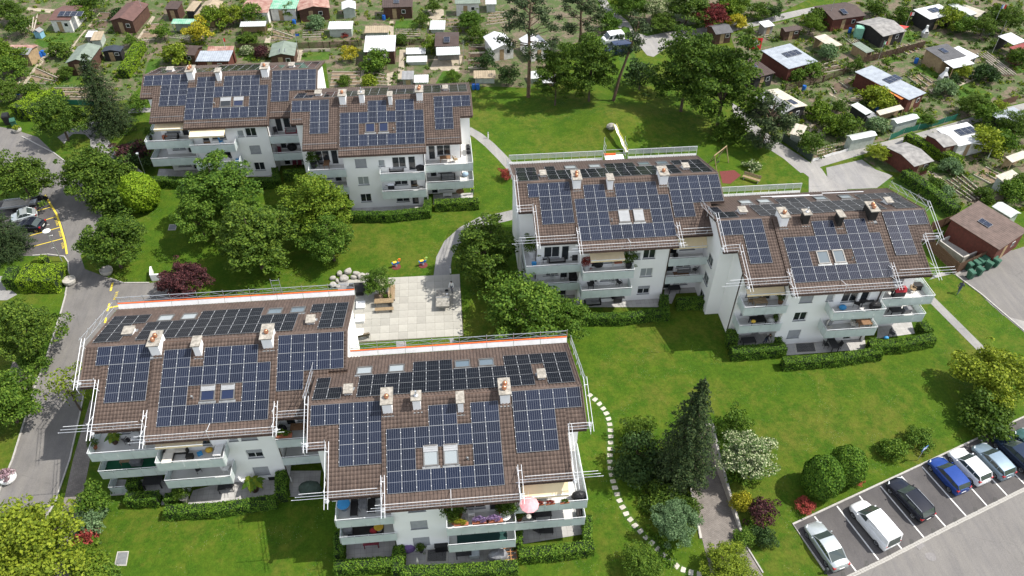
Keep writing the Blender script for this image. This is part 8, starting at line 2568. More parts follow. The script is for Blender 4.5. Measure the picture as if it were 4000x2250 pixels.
GB = [((-75.39,139.91), 2.6, L_green, 'dec1', 'dark green tree at the top left corner'), ((-72.21,135.13), 2.2, L_green, 'bush2', 'green bush left of the small playhouse'), ((-59.73,118.82), 1.4, L_green, 'dec0', 'slim young tree with a white trunk on a garden lawn'),
  ((-63.46,140.27), 1.7, L_bright, 'bush0', 'bright bush right of the solar roofed shed'), ((-62.84,143.49), 2.4, L_green, 'bush0', 'round dark bush at the top edge'), ((-52.33,129.52), 1.3, L_fresh, 'bush2', 'leafy bush left of the double hedge'), ((-47.42,131.70), 1.7, L_fresh, 'bush2', 'tall leafy bush beside the striped beds'), ((-40.88,130.20), 2.4, L_yellow, 'bush2', 'golden yellow green bush beside the green greenhouse'),
  ((-39.38,135.61), 2.4, L_bright, 'bush0', 'light green bush below the thatched shelter'), ((-36.57,136.53), 2.2, L_olive, 'bush2', 'olive bush with a white pole in front'), ((-43.43,123.03), 2.4, L_olive, 'bush1', 'flat spreading light green bush behind the far left ridge'), ((-70.11,123.32), 2.6, L_bright, 'bush0', 'bright vine covering the ivy fronted shed'), ((-68.40,119.99), 2.2, L_fresh, 'bush0', 'leafy vine bush at the left garden gate'),
  ((-66.40,112.63), 2.6, L_green, 'dec2', 'dark tree at the left edge above the waste bins'), ((-62.84,113.16), 1.9, L_green, 'bush1', 'mixed flower bush beside the bright hedge bank'), ((-63.17,126.64), 1.8, L_green, 'bush1', 'low bush before the green grey gabled hut'), ((-57.04,139.90), 1.6, L_dark, 'bush1', 'dark vine under the reddish gabled shed'), ((-32.53,125.27), 1.1, L_white, 'bush1', 'small bush with white flowers at the picket fence'),
  ((-32.62,137.10), 2.3, L_fresh, 'bush0', 'leafy bush below the pink roofed shed'), ((-27.04,138.32), 1.6, L_green, 'bush2', 'green bush in front of the tarpaulin roof'), ((-32.48,128.43), 1.4, L_green, 'bush0', 'clipped green bush row by the pale path'), ((-29.77,124.00), 1.4, L_purple, 'bush1', 'dark purple bush beside the green gabled hut'), ((-15.15,121.43), 1.6, L_yellow, 'bush2', 'yellow flowering bush left of the bright white roof'),
  ((-10.92,118.01), 2.3, L_fresh, 'bush0', 'large leafy vine bush before the grey porch'), ((-6.67,126.77), 1.3, L_green, 'bush1', 'bush with red flowers by the picket fence'), ((-1.76,123.77), 1.6, L_bright, 'bush2', 'light green vine beside the dark brown hut'), ((-2.99,133.23), 1.5, L_green, 'bush2', 'narrow green bush by the garden path'), ((5.57,131.31), 2.4, L_fresh, 'dec2', 'young fruit tree left of the tall pine'), ((-0.95,138.34), 1.6, L_green, 'bush2', 'small tree at the top edge between paths'),
  ((6.13,126.50), 1.7, L_green, 'bush0', 'clipped green bush pair by the bare soil plot'), ((-21.83,134.24), 1.7, L_grey, 'bush1', 'grey green vegetable bush beside the ribbed greenhouse'), ((-16.71,130.40), 0.9, L_red, 'herb', 'pink flower clump before the ribbed greenhouse'), ((-15.52,113.66), 1.2, L_green, 'bush1', 'green bush on the white framed beds'), ((-11.58,112.72), 1.5, L_olive, 'bush1', 'olive bush just behind the far block ridge'), ((1.49,113.24), 1.2, L_fresh, 'bush0', 'round bush on the small lawn behind the far block'),
  ((4.96,131.60), 2.0, L_fresh, 'dec0', 'fruit tree beside the brown raised bed'), ((7.39,116.88), 1.8, L_dark, 'bush2', 'dark bush left of the pine trunk'), ((10.50,111.64), 2.0, L_dark, 'bush2', 'dark hanging pine shoot bush beside the trunk'), ((29.45,129.06), 2.0, L_fresh, 'bush0', 'green bush by the white passenger van'), ((33.05,136.36), 2.0, L_bright, 'bush0', 'tall grassy bush beside the gravel lane'), ((52.60,132.13), 2.2, L_bright, 'bush0', 'bright bush right of the dark red maple'),
  ((61.11,131.47), 1.5, L_dark, 'bush2', 'dark columnar bush beside the gravel lane'), ((54.09,124.86), 1.2, L_green, 'bush2', 'small round bush by the dark hipped hut'), ((65.19,124.78), 2.2, L_bright, 'dec0', 'light green fruit tree before the large red brown hut'), ((67.93,127.86), 2.0, L_green, 'bush0', 'green bush beside the gravel lane top'), ((52.94,128.63), 1.7, L_yellow, 'bush1', 'yellow green hedge piece by the gravel lane'), ((59.62,110.11), 1.7, L_fresh, 'bush0', 'round vine bush at the corner of the pale blue roof'), ((57.00,109.91), 1.6, L_fresh, 'bush1', 'leafy vine under the pale blue roof'),
  ((64.96,116.11), 1.8, L_grey, 'bush1', 'grey green cabbage bush by the beige slatted shelter'), ((67.67,111.04), 1.5, L_green, 'bush2', 'green tree at the end of the dark railing fence'), ((66.13,100.70), 2.4, L_olive, 'bush1', 'sprawling pergola vine beside the orange strip roof'), ((67.65,99.35), 1.6, L_olive, 'bush1', 'vine at the end of the orange strip'), ((56.21,98.05), 2.0, L_bright, 'bush1', 'bright pergola vine beside the beige hut'), ((56.59,94.39), 2.0, L_bright, 'bush1', 'bright pergola vine further down the arbour'), ((59.96,99.45), 1.2, L_green, 'bush2', 'columnar green shrub in the vine garden'), ((58.61,93.27), 2.2, L_green, 'bush0', 'bean rows behind the pale green greenhouse'),
  ((51.22,88.94), 2.0, L_green, 'bush2', 'ivy covered corner of the dark wire fence'), ((63.60,93.82), 1.6, L_grey, 'bush1', 'pale leafy bush under the bean frames'), ((71.57,94.63), 1.3, L_fresh, 'dec0', 'small round fruit tree on a garden lawn'), ((81.46,105.45), 1.2, L_dark, 'bush2', 'dark round shrub beside the white stone oven'), ((78.75,103.24), 1.8, L_grey, 'bush1', 'grey green plants in the right beds'), ((84.39,108.13), 1.5, L_olive, 'bush0', 'vine at the wooden hut porch'), ((79.46,96.84), 2.2, L_green, 'dec0', 'dark green tree at the gravel lane fork'),
  ((80.64,93.73), 2.2, L_fresh, 'bush0', 'mixed shrubs beside the upper gravel lane'), ((83.08,95.53), 1.8, L_olive, 'bush2', 'yellow green shrub beside the upper lane fence'), ((81.86,89.77), 2.8, L_green, 'dec1', 'broad green tree right of the white corrugated roof'), ((76.64,86.83), 2.6, L_olive, 'bush0', 'large vine mass beside the lattice pergola'), ((79.28,87.52), 2.2, L_fresh, 'bush0', 'leafy shrub behind the lattice pergola'), ((69.07,83.11), 1.5, L_grey, 'bush1', 'white flecked shrub at the end of the long hedge'), ((87.36,106.71), 2.0, L_dark, 'bush1', 'dark shrub beside the blue barrels'),
  ((90.81,124.92), 2.4, L_olive, 'bush0', 'vine canopy below the white corrugated roof'), ((95.33,121.77), 2.4, L_green, 'dec0', 'round green tree in the upper right gardens'), ((100.07,122.83), 2.8, L_green, 'dec1', 'larger green tree near the right edge flag'), ((92.51,123.34), 2.0, L_fresh, 'bush0', 'green shrub before the round tree'), ((95.77,110.85), 2.0, L_green, 'bush0', 'green shrub at the right edge by the red roof'), ((100.91,127.48), 2.0, L_green, 'bush0', 'shrub beside the rounded plastic tunnel'), ((94.76,130.94), 1.6, L_bright, 'bush2', 'bright shrub behind the two panel white roof'),
  ((83.22,128.30), 1.8, L_green, 'bush0', 'shrub between the black hut and white roof'), ((86.23,128.61), 1.5, L_dark, 'bush2', 'dark shrub before the two panel white roof'), ((80.37,130.98), 1.8, L_green, 'bush0', 'shrub behind the black hut'), ((52.12,133.75), 2.2, L_green, 'bush0', 'bush at the top edge beside the dark red maple'), ((55.43,134.22), 2.0, L_bright, 'bush2', 'bright bush at the top edge above the gravel lane'), ((57.83,131.72), 1.8, L_green, 'bush0', 'low bush between the lane and top edge'), ((60.34,86.69), 1.8, L_olive, 'dec2', 'spreading small tree beside the red brown hut'),
  ((65.06,83.73), 1.4, L_green, 'bush0', 'bush behind the red brown hut'), ((65.03,79.14), 1.4, L_green, 'bush1', 'leafy row beside the long hedge'), ((65.82,77.98), 1.2, L_grey, 'bush1', 'pale shrub in the bed by the long hedge'), ((70.53,76.78), 1.3, L_green, 'bush1', 'green shrub behind the bin shelter roof'), ((74.25,76.19), 1.9, L_fresh, 'bush0', 'leafy shrub by the pale ribbed tunnel'), ((76.01,77.40), 1.7, L_green, 'bush0', 'shrub at the right edge above the bin shelter')]
for p, r_, m_, k_, lab in GB:
 plant(k_, p[0], p[1], r_ * 0.9, lab, m_, 'tree' if k_.startswith('dec') else 'shrub', 'garden bushes and small trees', zs=0.8 if k_.startswith('dec') else 1.0)
hedge([(-50.8,123.4),(-50.4,128.2)], 1.8, 1.5, 'clipped bright hedge block beside the dark blue shed', L_hedgeb, dens=110, leaf=.075)
hedge([(-50.8,118.5),(-50.2,123.0)], 1.8, 1.6, 'clipped bright hedge block nearest the tall conifer', L_hedgeb, dens=110, leaf=.075)
hedge([(62.0,82.1),(63.7,77.8),(64.9,73.5)], 1.5, 1.5, 'long clipped hedge behind the right block', L_hedge, dens=110, leaf=.075, rnd=.1)
hedge([(66.6,90.7),(68.8,86.9),(71.2,84.0)], 1.5, 1.5, 'long bright clipped hedge beside the red brown hut', L_hedgeb, dens=110, leaf=.075, rnd=.1)
hedge([(-34.6,129.5),(-31.6,129.4)], 1.0, 1.0, 'low clipped hedge in the middle gardens', L_hedge, dens=150)

# ================================================================ TERRACES AND BALCONY THINGS
M_rattan = mat('black_rattan', (0.03, 0.028, 0.027), (0.018, 0.017, 0.017), 9, 0.75)
M_cush = mat('cream_cushion', (0.70, 0.67, 0.60), (0.60, 0.57, 0.51), 3, 0.9)
M_cushg = mat('grey_cushion', (0.28, 0.28, 0.28), None, 3, 0.9)
M_teak = mat('teak', (0.26, 0.15, 0.08), (0.18, 0.10, 0.055), 5, 0.7)
M_dk = mat('charcoal_metal', (0.045, 0.045, 0.048), (0.03, 0.03, 0.032), 4, 0.5)
M_bl = mat('blue_plastic', (0.05, 0.30, 0.62), None, 4, 0.45)
M_terra = mat('terracotta', (0.42, 0.15, 0.08), (0.32, 0.11, 0.06), 4, 0.8)
M_pink = mat('pink_cloth', (0.78, 0.36, 0.38), (0.70, 0.30, 0.33), 2, 0.85)
M_tarp = mat('grey_tarp', (0.23, 0.235, 0.245), (0.14, 0.14, 0.15), 4, 0.45)
M_redc = mat('red_cloth', (0.42, 0.03, 0.04), None, 4, 0.7)
M_purp = mat('purple_cloth', (0.15, 0.09, 0.24), None, 3, 0.8)
M_wine = mat('wine_cloth', (0.22, 0.04, 0.06), None, 3, 0.8)
M_teal = mat('teal_carpet', (0.02, 0.06, 0.055), None, 2, 0.95)
M_gcar = mat('green_carpet', (0.015, 0.11, 0.055), None, 2, 0.95)
M_yel = mat('yellow_plastic', (0.65, 0.42, 0.05), None, 4, 0.5)
M_wht = M_whitepaint

def k_chair(o, m):
 MB().box(-.24, .24, -.24, .24, .42, .47).build('seat', m, o)
 MB().hexa([(-.24, .2, .47), (.24, .2, .47), (.24, .25, .47), (-.24, .25, .47), (-.24, .3, .95), (.24, .3, .95), (.24, .35, .95), (-.24, .35, .95)]).build('backrest', m, o)
 for x in (-.22, .22):
  for y in (-.22, .22):
   MB().tube((x, y, 0), (x, y, .42), .022, n=5).build('leg', m, o)
  MB().box(x - .025, x + .025, -.22, .24, .64, .67).build('armrest', m, o)

def k_table(o, m):
 for i in range(4):
  MB().box(-.75, .75, -.42 + i * .215, -.215 + i * .215, .70, .74).build('slat', m, o)
 for x in (-.66, .66):
  for y in (-.34, .34):
   MB().box(x - .035, x + .035, y - .035, y + .035, 0, .70).build('leg', m, o)

def k_round(o, m):
 MB().lathe([(.02, .68), (.48, .70), (.5, .72), (.48, .74), (.01, .745)], (0, 0, 0), 20).build('table_top', m, o)
 MB().tube((0, 0, 0), (0, 0, .7), .035, n=8).build('stem', M_galv, o)
 MB().lathe([(.26, 0), (.26, .03), (.05, .06)], (0, 0, 0), 14).build('foot', M_galv, o)

def k_sofa(o, m, c=None):
 MB().box(-.95, .95, -.4, .4, .08, .3).build('base', m, o)
 MB().box(-.95, .95, .28, .42, .3, .78).build('backrest', m, o)
 for x in (-.95, .83):
  MB().box(x, x + .12, -.4, .28, .3, .58).build('armrest', m, o)
 for x in (-.81, .01):
  MB().box(x, x + .80, -.38, .27, .3, .45).build('cushion', c or M_cushg, o)
  MB().hexa([(x, .12, .45), (x + .8, .12, .45), (x + .8, .27, .45), (x, .27, .45), (x, .2, .82), (x + .8, .2, .82), (x + .8, .27, .82), (x, .27, .82)]).build('back_cushion', c or M_cushg, o)

def k_corner(o, m):
 k_sofa(o, m, M_cush)
 MB().box(-.95, -.13, -1.5, -.41, .08, .3).build('chaise_base', m, o)
 MB().box(-.9, -.15, -1.46, -.40, .3, .45).build('chaise_cushion', M_cush, o)

def k_lounger(o, m):
 MB().box(-.3, .3, -.95, .3, .28, .34).build('seat', m, o)
 MB().hexa([(-.3, .3, .3), (.3, .3, .3), (.3, .36, .3), (-.3, .36, .3), (-.3, .85, .85), (.3, .85, .85), (.3, .91, .85), (-.3, .91, .85)]).build('backrest', m, o)
 for x in (-.27, .27):
  for y in (-.85, .2):
   MB().tube((x, y, 0), (x, y, .28), .025, n=5).build('leg', m, o)

def k_plant(o, m, leaf=None, tall=1.0):
 MB().lathe([(.16, 0), (.24, .4), (.26, .42), (.22, .42), (.2, .36), (.01, .36)], (0, 0, 0), 12).build('pot', m, o)
 me = PROTO['bush2'][0]
 c = put('foliage', me, o, (0, 0, .3), scale=(.3, .3, .36 * tall))
 c.material_slots[0].link = 'OBJECT'
 c.material_slots[0].material = leaf or L_green

def k_palm(o, m):
 MB().lathe([(.25, 0), (.36, .5), (.38, .52), (.3, .5), (.01, .46)], (0, 0, 0), 14).build('pot', M_woodd, o)
 MB().tube((0, 0, .4), (0.05, 0, 1.2), .07, .05).build('trunk', M_trunk, o)
 for k in range(16):
  a = k * 2.4
  L = .8 + .2 * math.sin(k * 1.7)
  b = MB()
  pts = [(0.05 + math.cos(a) * L * t, math.sin(a) * L * t, 1.2 + .5 * t - .75 * t * t) for t in (0, .35, .7, 1)]
  for i in range(3):
   w0, w1 = .06 + .12 * (i > 0), .18 * (i < 2) + .01
   p, q = Vector(pts[i]), Vector(pts[i + 1])
   s = Vector((-math.sin(a), math.cos(a), 0))
   b.face([p - s * w0, q - s * w1, q + s * w1, p + s * w0])
  b.build('frond', L_olive if k % 2 else L_fresh, o)

def k_box(o, m):
 MB().box(-.4, .4, -.28, .28, 0, .55).build('box_body', m, o)
 MB().box(-.43, .43, -.31, .31, .55, .62).build('lid', m, o)

def k_grill(o, m):
 MB().box(-.5, .5, -.25, .25, .1, .8).build('cabinet', M_dk, o)
 MB().hexa([(-.5, -.3, .8), (.5, -.3, .8), (.5, .3, .8), (-.5, .3, .8), (-.5, -.12, 1.12), (.5, -.12, 1.12), (.5, .22, 1.12), (-.5, .22, 1.12)]).build('hood', m, o)
 MB().box(.5, .85, -.22, .22, .76, .8).box(-.85, -.5, -.22, .22, .76, .8).build('side_shelf', M_dk, o)

def k_flower(o, m):
 MB().hexa([(-.4, -.08, 0), (.4, -.08, 0), (.4, .08, 0), (-.4, .08, 0), (-.44, -.12, .2), (.44, -.12, .2), (.44, .12, .2), (-.44, .12, .2)]).build('trough', M_terra, o)
 c = put('flowers', PROTO['herb'][0], o, (0, 0, .16), scale=(.42, .14, .5))
 c.material_slots[0].link = 'OBJECT'
 c.material_slots[0].material = m

def k_rug(o, m):
 MB().box(-1, 1, -.6, .6, .004, .016).build('carpet', m, o)

def k_parasol(o, m):
 n, r, h = 10, 1.15, 2.3
 for k in range(n):
  a, b = 2 * math.pi * k / n, 2 * math.pi * (k + 1) / n
  g = MB()
  ts = (0, .35, .7, 1)
  for i in range(3):
   f = lambda t, q: (math.cos(q) * r * t, math.sin(q) * r * t, h - .38 * t ** 1.7)
   g.face([f(ts[i], a), f(ts[i + 1], a), f(ts[i + 1], b), f(ts[i], b)])
  g.build('canopy_panel', m, o)
 MB().tube((0, 0, 0), (0, 0, h + .1), .025).build('pole', M_galv, o)
 MB().lathe([(.3, 0), (.3, .08), (.05, .12)], (0, 0, 0), 12).build('foot', M_conc, o)

def k_shut(o, m):
 MB().lathe([(.03, .0), (.03, .5), (.12, .55), (.09, 1.4), (.02, 1.9)], (0, 0, 0), 10).build('folded_canopy', m, o)
 MB().lathe([(.25, 0), (.25, .06), (.03, .1)], (0, 0, 0), 12).build('foot', M_conc, o)

def k_tarp(o, m):
 b = MB().ball((0, 0, .5), .75, .5, .62, 10, 6)
 b.v = [tuple(Vector(v) + Vector((0, 0, .12 * noise.noise(Vector(v) * 3)))) for v in b.v]
 b.build('cover', m, o)

def k_trellis(o, m):
 for i in range(5):
  MB().box(-.55, .55, -.75 + i * .35, -.7 + i * .35, .5, .54).build('slat', m, o)
 for x in (-.5, 0, .5):
  MB().box(x - .03, x + .03, -.78, .78, .46, .5).build('rail', m, o)
 for x in (-.5, .5):
  for y in (-.7, .7):
   MB().box(x - .03, x + .03, y - .03, y + .03, 0, .46).build('post', m, o)

def k_bag(o, m):
 MB().ball((0, 0, .25), .38, .3, .27, 9, 6).build('bag_body', m, o, smooth=True)

def k_egg(o, m):
 b = MB()
 pts = [(.55 * math.cos(t * .35), 0, .85 + .75 * math.sin(t * .35)) for t in range(19)]
 b.path(pts, .045, 6)
 b.build('ring', m, o)
 MB().ball((0, .1, .62), .42, .3, .32, 10, 6).build('seat', M_cushg, o)
 MB().box(-.4, .4, -.25, .25, 0, .06).build('foot', m, o)

KN = {k_chair: ('chair', 'chair'), k_table: ('table', 'table'), k_round: ('round_table', 'table'), k_sofa: ('sofa', 'sofa'), k_corner: ('corner_sofa', 'sofa'), k_lounger: ('sun_lounger', 'lounger'), k_plant: ('potted_plant', 'plant'), k_palm: ('potted_palm', 'plant'), k_box: ('storage_box', 'box'), k_grill: ('barbecue', 'barbecue'), k_flower: ('flower_box', 'flower box'), k_rug: ('rug', 'rug'), k_parasol: ('parasol', 'parasol'), k_shut: ('closed_parasol', 'parasol'), k_tarp: ('covered_barbecue', 'cover'), k_trellis: ('trellis', 'trellis'), k_bag: ('bag', 'bag'), k_egg: ('egg_chair', 'chair')}
ITEMS = [
 ('A1', 2, k_palm, (-30.55,43.41), 0, .8, M_dk, 'bushy potted palm on the near left top corner balcony'), ('A1', 2, k_chair, (-29.36,43.30), 2.8, 1, M_dk, 'dark chair beside the bushy potted palm'), ('A1', 2, k_round, (-28.82,43.60), 0, .9, M_wht, 'white round table partly under the near left eave'), ('A1', 2, k_plant, (-32.14,42.99), 0, 1, M_terra, 'small plant at the glass corner of the near left top balcony'),
 ('A1', 2, k_corner, (-24.94,42.06), 0, 1.05, M_rattan, 'black corner sofa with cream cushions on the near left balcony'), ('A1', 2, k_box, (-23.70,41.22), 0, .7, M_rattan, 'small black table box beside the cream sofa'), ('A1', 2, k_bag, (-22.18,41.76), 0, .9, M_yel, 'yellow beanbag among balcony toys'), ('A1', 2, k_box, (-22.92,41.49), .5, .5, M_bl, 'blue toy box on the near left balcony'), ('A1', 2, k_table, (-21.25,41.45), 1.5, .8, M_wht, 'white clothes airer table at the balcony end'),
 ('A1', 1, k_rug, (-30.04,42.81), 0, 2.3, M_gcar, 'dark green carpet covering the near left lower balcony'), ('A1', 1, k_box, (-29.40,42.96), 0, 1.1, M_tarp, 'grey chest on the green carpet'), ('A1', 1, k_table, (-30.31,43.15), 0, .7, M_wood, 'narrow wooden bench on the green carpet'), ('A1', 1, k_chair, (-21.28,41.45), 1.5, 1, M_wht, 'white stacked chair at the end of the lower balcony'), ('A1', 1, k_chair, (-23.74,41.62), .6, .9, M_dk, 'dark folding chair on the lower balcony'),
 ('A1', 0, k_table, (-28.55,42.36), 0, 1.1, M_dk, 'dark terrace table behind the short hedge'), ('A1', 0, k_palm, (-19.31,41.02), 0, 1.15, M_dk, 'tall potted palm on the near left terrace'), ('A1', 0, k_chair, (-20.42,41.91), 1.0, 1, M_wht, 'white chair beside the tall potted palm'), ('A1', 0, k_box, (-17.93,42.15), 0, .7, M_black, 'black box against the near left facade'), ('A1', 0, k_table, (-21.90,41.31), .1, .9, M_dk, 'dark table in the sun on the near left terrace'), ('A1', 0, k_plant, (-25.43,40.51), 0, 1.7, M_conc, 'large potted shrub by the small hedge piece'), ('A1', 0, k_round, (-25.36,41.56), 0, .9, M_wht, 'white table with flowers under the near left balcony'),
 ('A1', 2, k_table, (-14.65,43.26), 0, .9, M_teak, 'orange wood table on the recessed balcony'), ('A1', 2, k_flower, (-15.67,42.16), 0, 1.6, L_green, 'green planter on the recessed balcony rail'), ('A1', 2, k_tarp, (-16.20,43.40), 0, .7, M_black, 'black covered barbecue on the recessed balcony'), ('A1', 0, k_shut, (-16.06,41.46), 0, .6, M_wht, 'short white parasol stand in the shaded recess'), ('A1', 0, k_tarp, (-14.22,40.28), 0, 1.4, M_mesh, 'dark netted cage on the recess lawn'),
 ('A2', 2, k_round, (-10.16,35.16), 0, 1.1, M_bl, 'bright blue round table on the near centre balcony'), ('A2', 2, k_lounger, (-9.34,35.25), 0, 1, M_rattan, 'black lounger beside the blue round table'), ('A2', 2, k_lounger, (-7.94,35.39), 0, 1, M_rattan, 'second black lounger beyond the grey table'), ('A2', 2, k_table, (-8.61,35.29), 1.57, .8, M_tarp, 'grey table between two black loungers'), ('A2', 1, k_box, (-10.20,34.59), 0, .9, M_tarp, 'grey barbecue box on the lower centre balcony'), ('A2', 1, k_round, (-7.60,34.52), 0, .8, M_yel, 'yellow stool on the lower centre balcony'), ('A2', 1, k_bag, (-8.06,34.39), 0, .9, M_redc, 'red and white bag on the lower centre balcony'), ('A2', 1, k_rug, (-8.72,34.58), 0, 1.5, M_blackcl, 'dark carpet on the lower centre balcony'), ('A2', 0, k_table, (-8.53,34.70), 0, .9, M_wine, 'reddish table on the shaded left terrace'),
 ('A2', 2, k_plant, (-1.46,33.67), 0, 2.0, M_terra, 'tall potted plant at the corner of the flower balcony'), ('A2', 2, k_plant, (-0.84,33.56), 0, 1.3, M_terra, 'second potted plant on the flower balcony'), ('A2', 2, k_chair, (0.18,33.52), 3.14, 1.1, M_wht, 'white plastic chair on the flower balcony'), ('A2', 2, k_plant, (-1.25,33.01), 0, 1.2, M_terra, 'low potted plant behind the flower balcony glass'), ('A2', 2, k_round, (2.90,32.95), 0, .9, M_wht, 'white round table on the flower balcony'), ('A2', 2, k_plant, (3.24,33.24), 0, 1.6, M_conc, 'potted plant at the right end of the flower balcony'), ('A2', 2, k_flower, (-0.67,32.35), 0, 1.3, L_yellow, 'trough of yellow flowers on the flower balcony'), ('A2', 2, k_flower, (0.86,32.40), 0, 1.5, leafmat('violet_flower', (.12, .08, .2), (.3, .2, .45), (.55, .4, .65)), 'trough of violet flowers on the flower balcony'), ('A2', 2, k_flower, (2.01,32.40), 0, 1.5, MATS['violet_flower'], 'second violet trough near the table of the flower balcony'), ('A2', 2, k_plant, (2.63,33.62), 0, 1.2, M_terra, 'round terracotta potted plant by the flower balcony door'),
 ('A2', 1, k_rug, (0.97,32.93), 0, 2.1, M_teal, 'dark teal carpet on the balcony under the flower balcony'), ('A2', 2, k_parasol, (4.84,33.05), 0, (0.68, 0.68, 0.95), M_pink, 'open pink parasol on the near centre corner balcony'), ('A2', 2, k_table, (6.43,34.81), 0, .7, M_wht, 'white table on the corner balcony beyond the parasol'), ('A2', 2, k_tarp, (9.16,34.29), 0, .9, M_black, 'black covered barbecue at the corner balcony end'), ('A2', 2, k_flower, (5.76,33.60), .08, .9, L_red, 'terracotta flower trough right of the pink parasol'), ('A2', 2, k_flower, (6.65,33.60), .08, .9, L_red, 'middle terracotta trough on the corner balcony rail'), ('A2', 2, k_flower, (7.83,33.59), .08, .9, L_green, 'terracotta trough nearest the black barbecue'),
 ('A2', 1, k_table, (6.22,34.48), 0, 1, M_dk, 'black table on the lower corner balcony'), ('A2', 1, k_chair, (5.49,34.37), 2.5, 1, M_dk, 'black chair left of the lower corner table'), ('A2', 1, k_plant, (4.22,34.38), 0, 1.2, M_terra, 'potted plant at the start of the lower corner balcony'), ('A2', 1, k_box, (9.40,34.36), 1.5, .8, M_rattan, 'black shelf at the lower corner balcony end'), ('A2', 0, k_lounger, (6.32,34.58), 1.5, 1, M_dk, 'dark lounger on the right terrace'),
 ('A2', 0, k_tarp, (-5.30,33.97), .4, 1.0, M_purp, 'purple pram cover at the near centre facade'), ('A2', 0, k_plant, (-4.28,33.71), 0, 1, M_dk, 'dark flower pot beside the purple cover'), ('A2', 0, k_box, (-2.48,33.93), 0, 1.5, M_black, 'tall black cabinet under the flower balcony'), ('A2', 0, k_box, (0.24,32.87), 0, 1.0, mat('pale_box', (.45, .5, .52), None, 4, .6), 'pale patterned chest on the middle terrace'), ('A2', 0, k_tarp, (2.20,32.42), 0, 1.2, M_tarp, 'grey tarpaulin covered barbecue on the middle terrace'), ('A2', 0, k_trellis, (3.33,32.42), 0, 1.0, mat('orange_wood', (.50, .24, .10), None, 4, .7), 'orange wooden trellis leaning by the hedge'), ('A2', 0, k_shut, (-4.55,32.29), 0, .9, M_cush, 'folded cream parasol by the front hedge'), ('A2', 0, k_table, (-0.67,33.01), 0, .9, M_dk, 'dark table beside the pale chest'),
 ('B1', 2, k_plant, (-38.84,91.65), 0, 1.4, M_dk, 'planter in the glass corner of the far left balcony'), ('B1', 2, k_sofa, (-36.08,91.74), 0, .9, M_rattan, 'dark sofa on the far left corner balcony'), ('B1', 2, k_box, (-36.95,91.81), 0, .8, M_terra, 'brown box beside the dark far left sofa'), ('B1', 2, k_sofa, (-31.64,90.54), 0, 1.1, M_teak, 'brown sofa under the wide cream awning'), ('B1', 2, k_chair, (-29.38,89.94), .5, 1, M_bl, 'blue chair on the balcony with the wide awning'), ('B1', 2, k_table, (-28.70,90.61), 0, .6, M_wht, 'white folding table beside the blue chair'),
 ('B1', 1, k_sofa, (-32.14,90.15), 0, .9, M_rattan, 'dark sofa on the far left lower balcony'), ('B1', 1, k_lounger, (-27.93,90.11), 0, .8, M_bl, 'blue lounger at the far left lower balcony end'), ('B1', 1, k_chair, (-28.80,90.18), 2.6, 1, M_dk, 'black chair beside the blue lounger'), ('B1', 2, k_sofa, (-20.59,91.95), 0, .8, M_wine, 'wine red sofa on the far recessed balcony'), ('B1', 2, k_chair, (-22.61,91.79), .3, 1, M_dk, 'black chair on the far recessed balcony'), ('B1', 1, k_lounger, (-22.67,91.85), .2, .8, M_wine, 'red lounger on the lower recessed balcony'), ('B1', 1, k_tarp, (-20.97,91.92), 0, .9, M_black, 'dark covered furniture on the lower recessed balcony'), ('B1', 0, k_chair, (-21.09,91.85), 0, 1, M_wine, 'red terrace chair in the far recess, further left'), ('B1', 0, k_chair, (-20.36,91.79), 0, 1, M_wine, 'red terrace chair in the far recess, further right'),
 ('B2', 2, k_plant, (-16.87,83.70), 0, 1.8, M_dk, 'leafy plant at the left end of the far block balcony'), ('B2', 2, k_table, (-15.23,83.67), 1.57, .9, M_teak, 'brown wooden table on the far block left balcony'), ('B2', 2, k_chair, (-15.98,83.84), 1.5, 1, M_dk, 'dark chair beside the brown wooden table'), ('B2', 2, k_sofa, (-6.47,82.00), 0, .95, M_black, 'black sofa on the far block middle balcony'), ('B2', 2, k_grill, (-7.56,82.09), 0, .8, M_black, 'black barbecue left of the black sofa'), ('B2', 2, k_tarp, (-3.48,81.85), 0, .8, M_black, 'black covered egg chair on the far block balcony'), ('B2', 1, k_grill, (-7.40,81.94), 0, .8, M_galv, 'steel barbecue on the far block lower balcony'), ('B2', 1, k_table, (-4.36,82.00), 0, .6, M_wood, 'small pale wood table on the lower balcony'), ('B2', 1, k_lounger, (-3.55,82.03), 0, .8, M_cushg, 'checked lounger beside the small wood table'),
 ('B2', 2, k_table, (-0.30,83.60), 0, .9, M_teak, 'teak table on the far corner balcony'), ('B2', 2, k_chair, (0.99,83.38), 2, 1, M_wood, 'light wooden chair beside the teak table'), ('B2', 2, k_grill, (2.72,85.42), 1.57, .9, M_black, 'tall black barbecue on the far corner balcony'), ('B2', 1, k_sofa, (-0.08,83.31), 0, 1, M_rattan, 'dark sofa under the small cream awning'), ('B2', 1, k_bag, (2.17,83.98), 0, 1.2, mat('pale_blue_cloth', (.35, .48, .6), None, 4, .8), 'pale blue cloth heap on the far corner balcony'), ('B2', 0, k_table, (-0.28,83.04), 0, .8, M_wht, 'white table on the far corner terrace'), ('B2', 0, k_round, (1.39,83.22), 0, 1.1, M_teak, 'round brown table on the far corner terrace'),
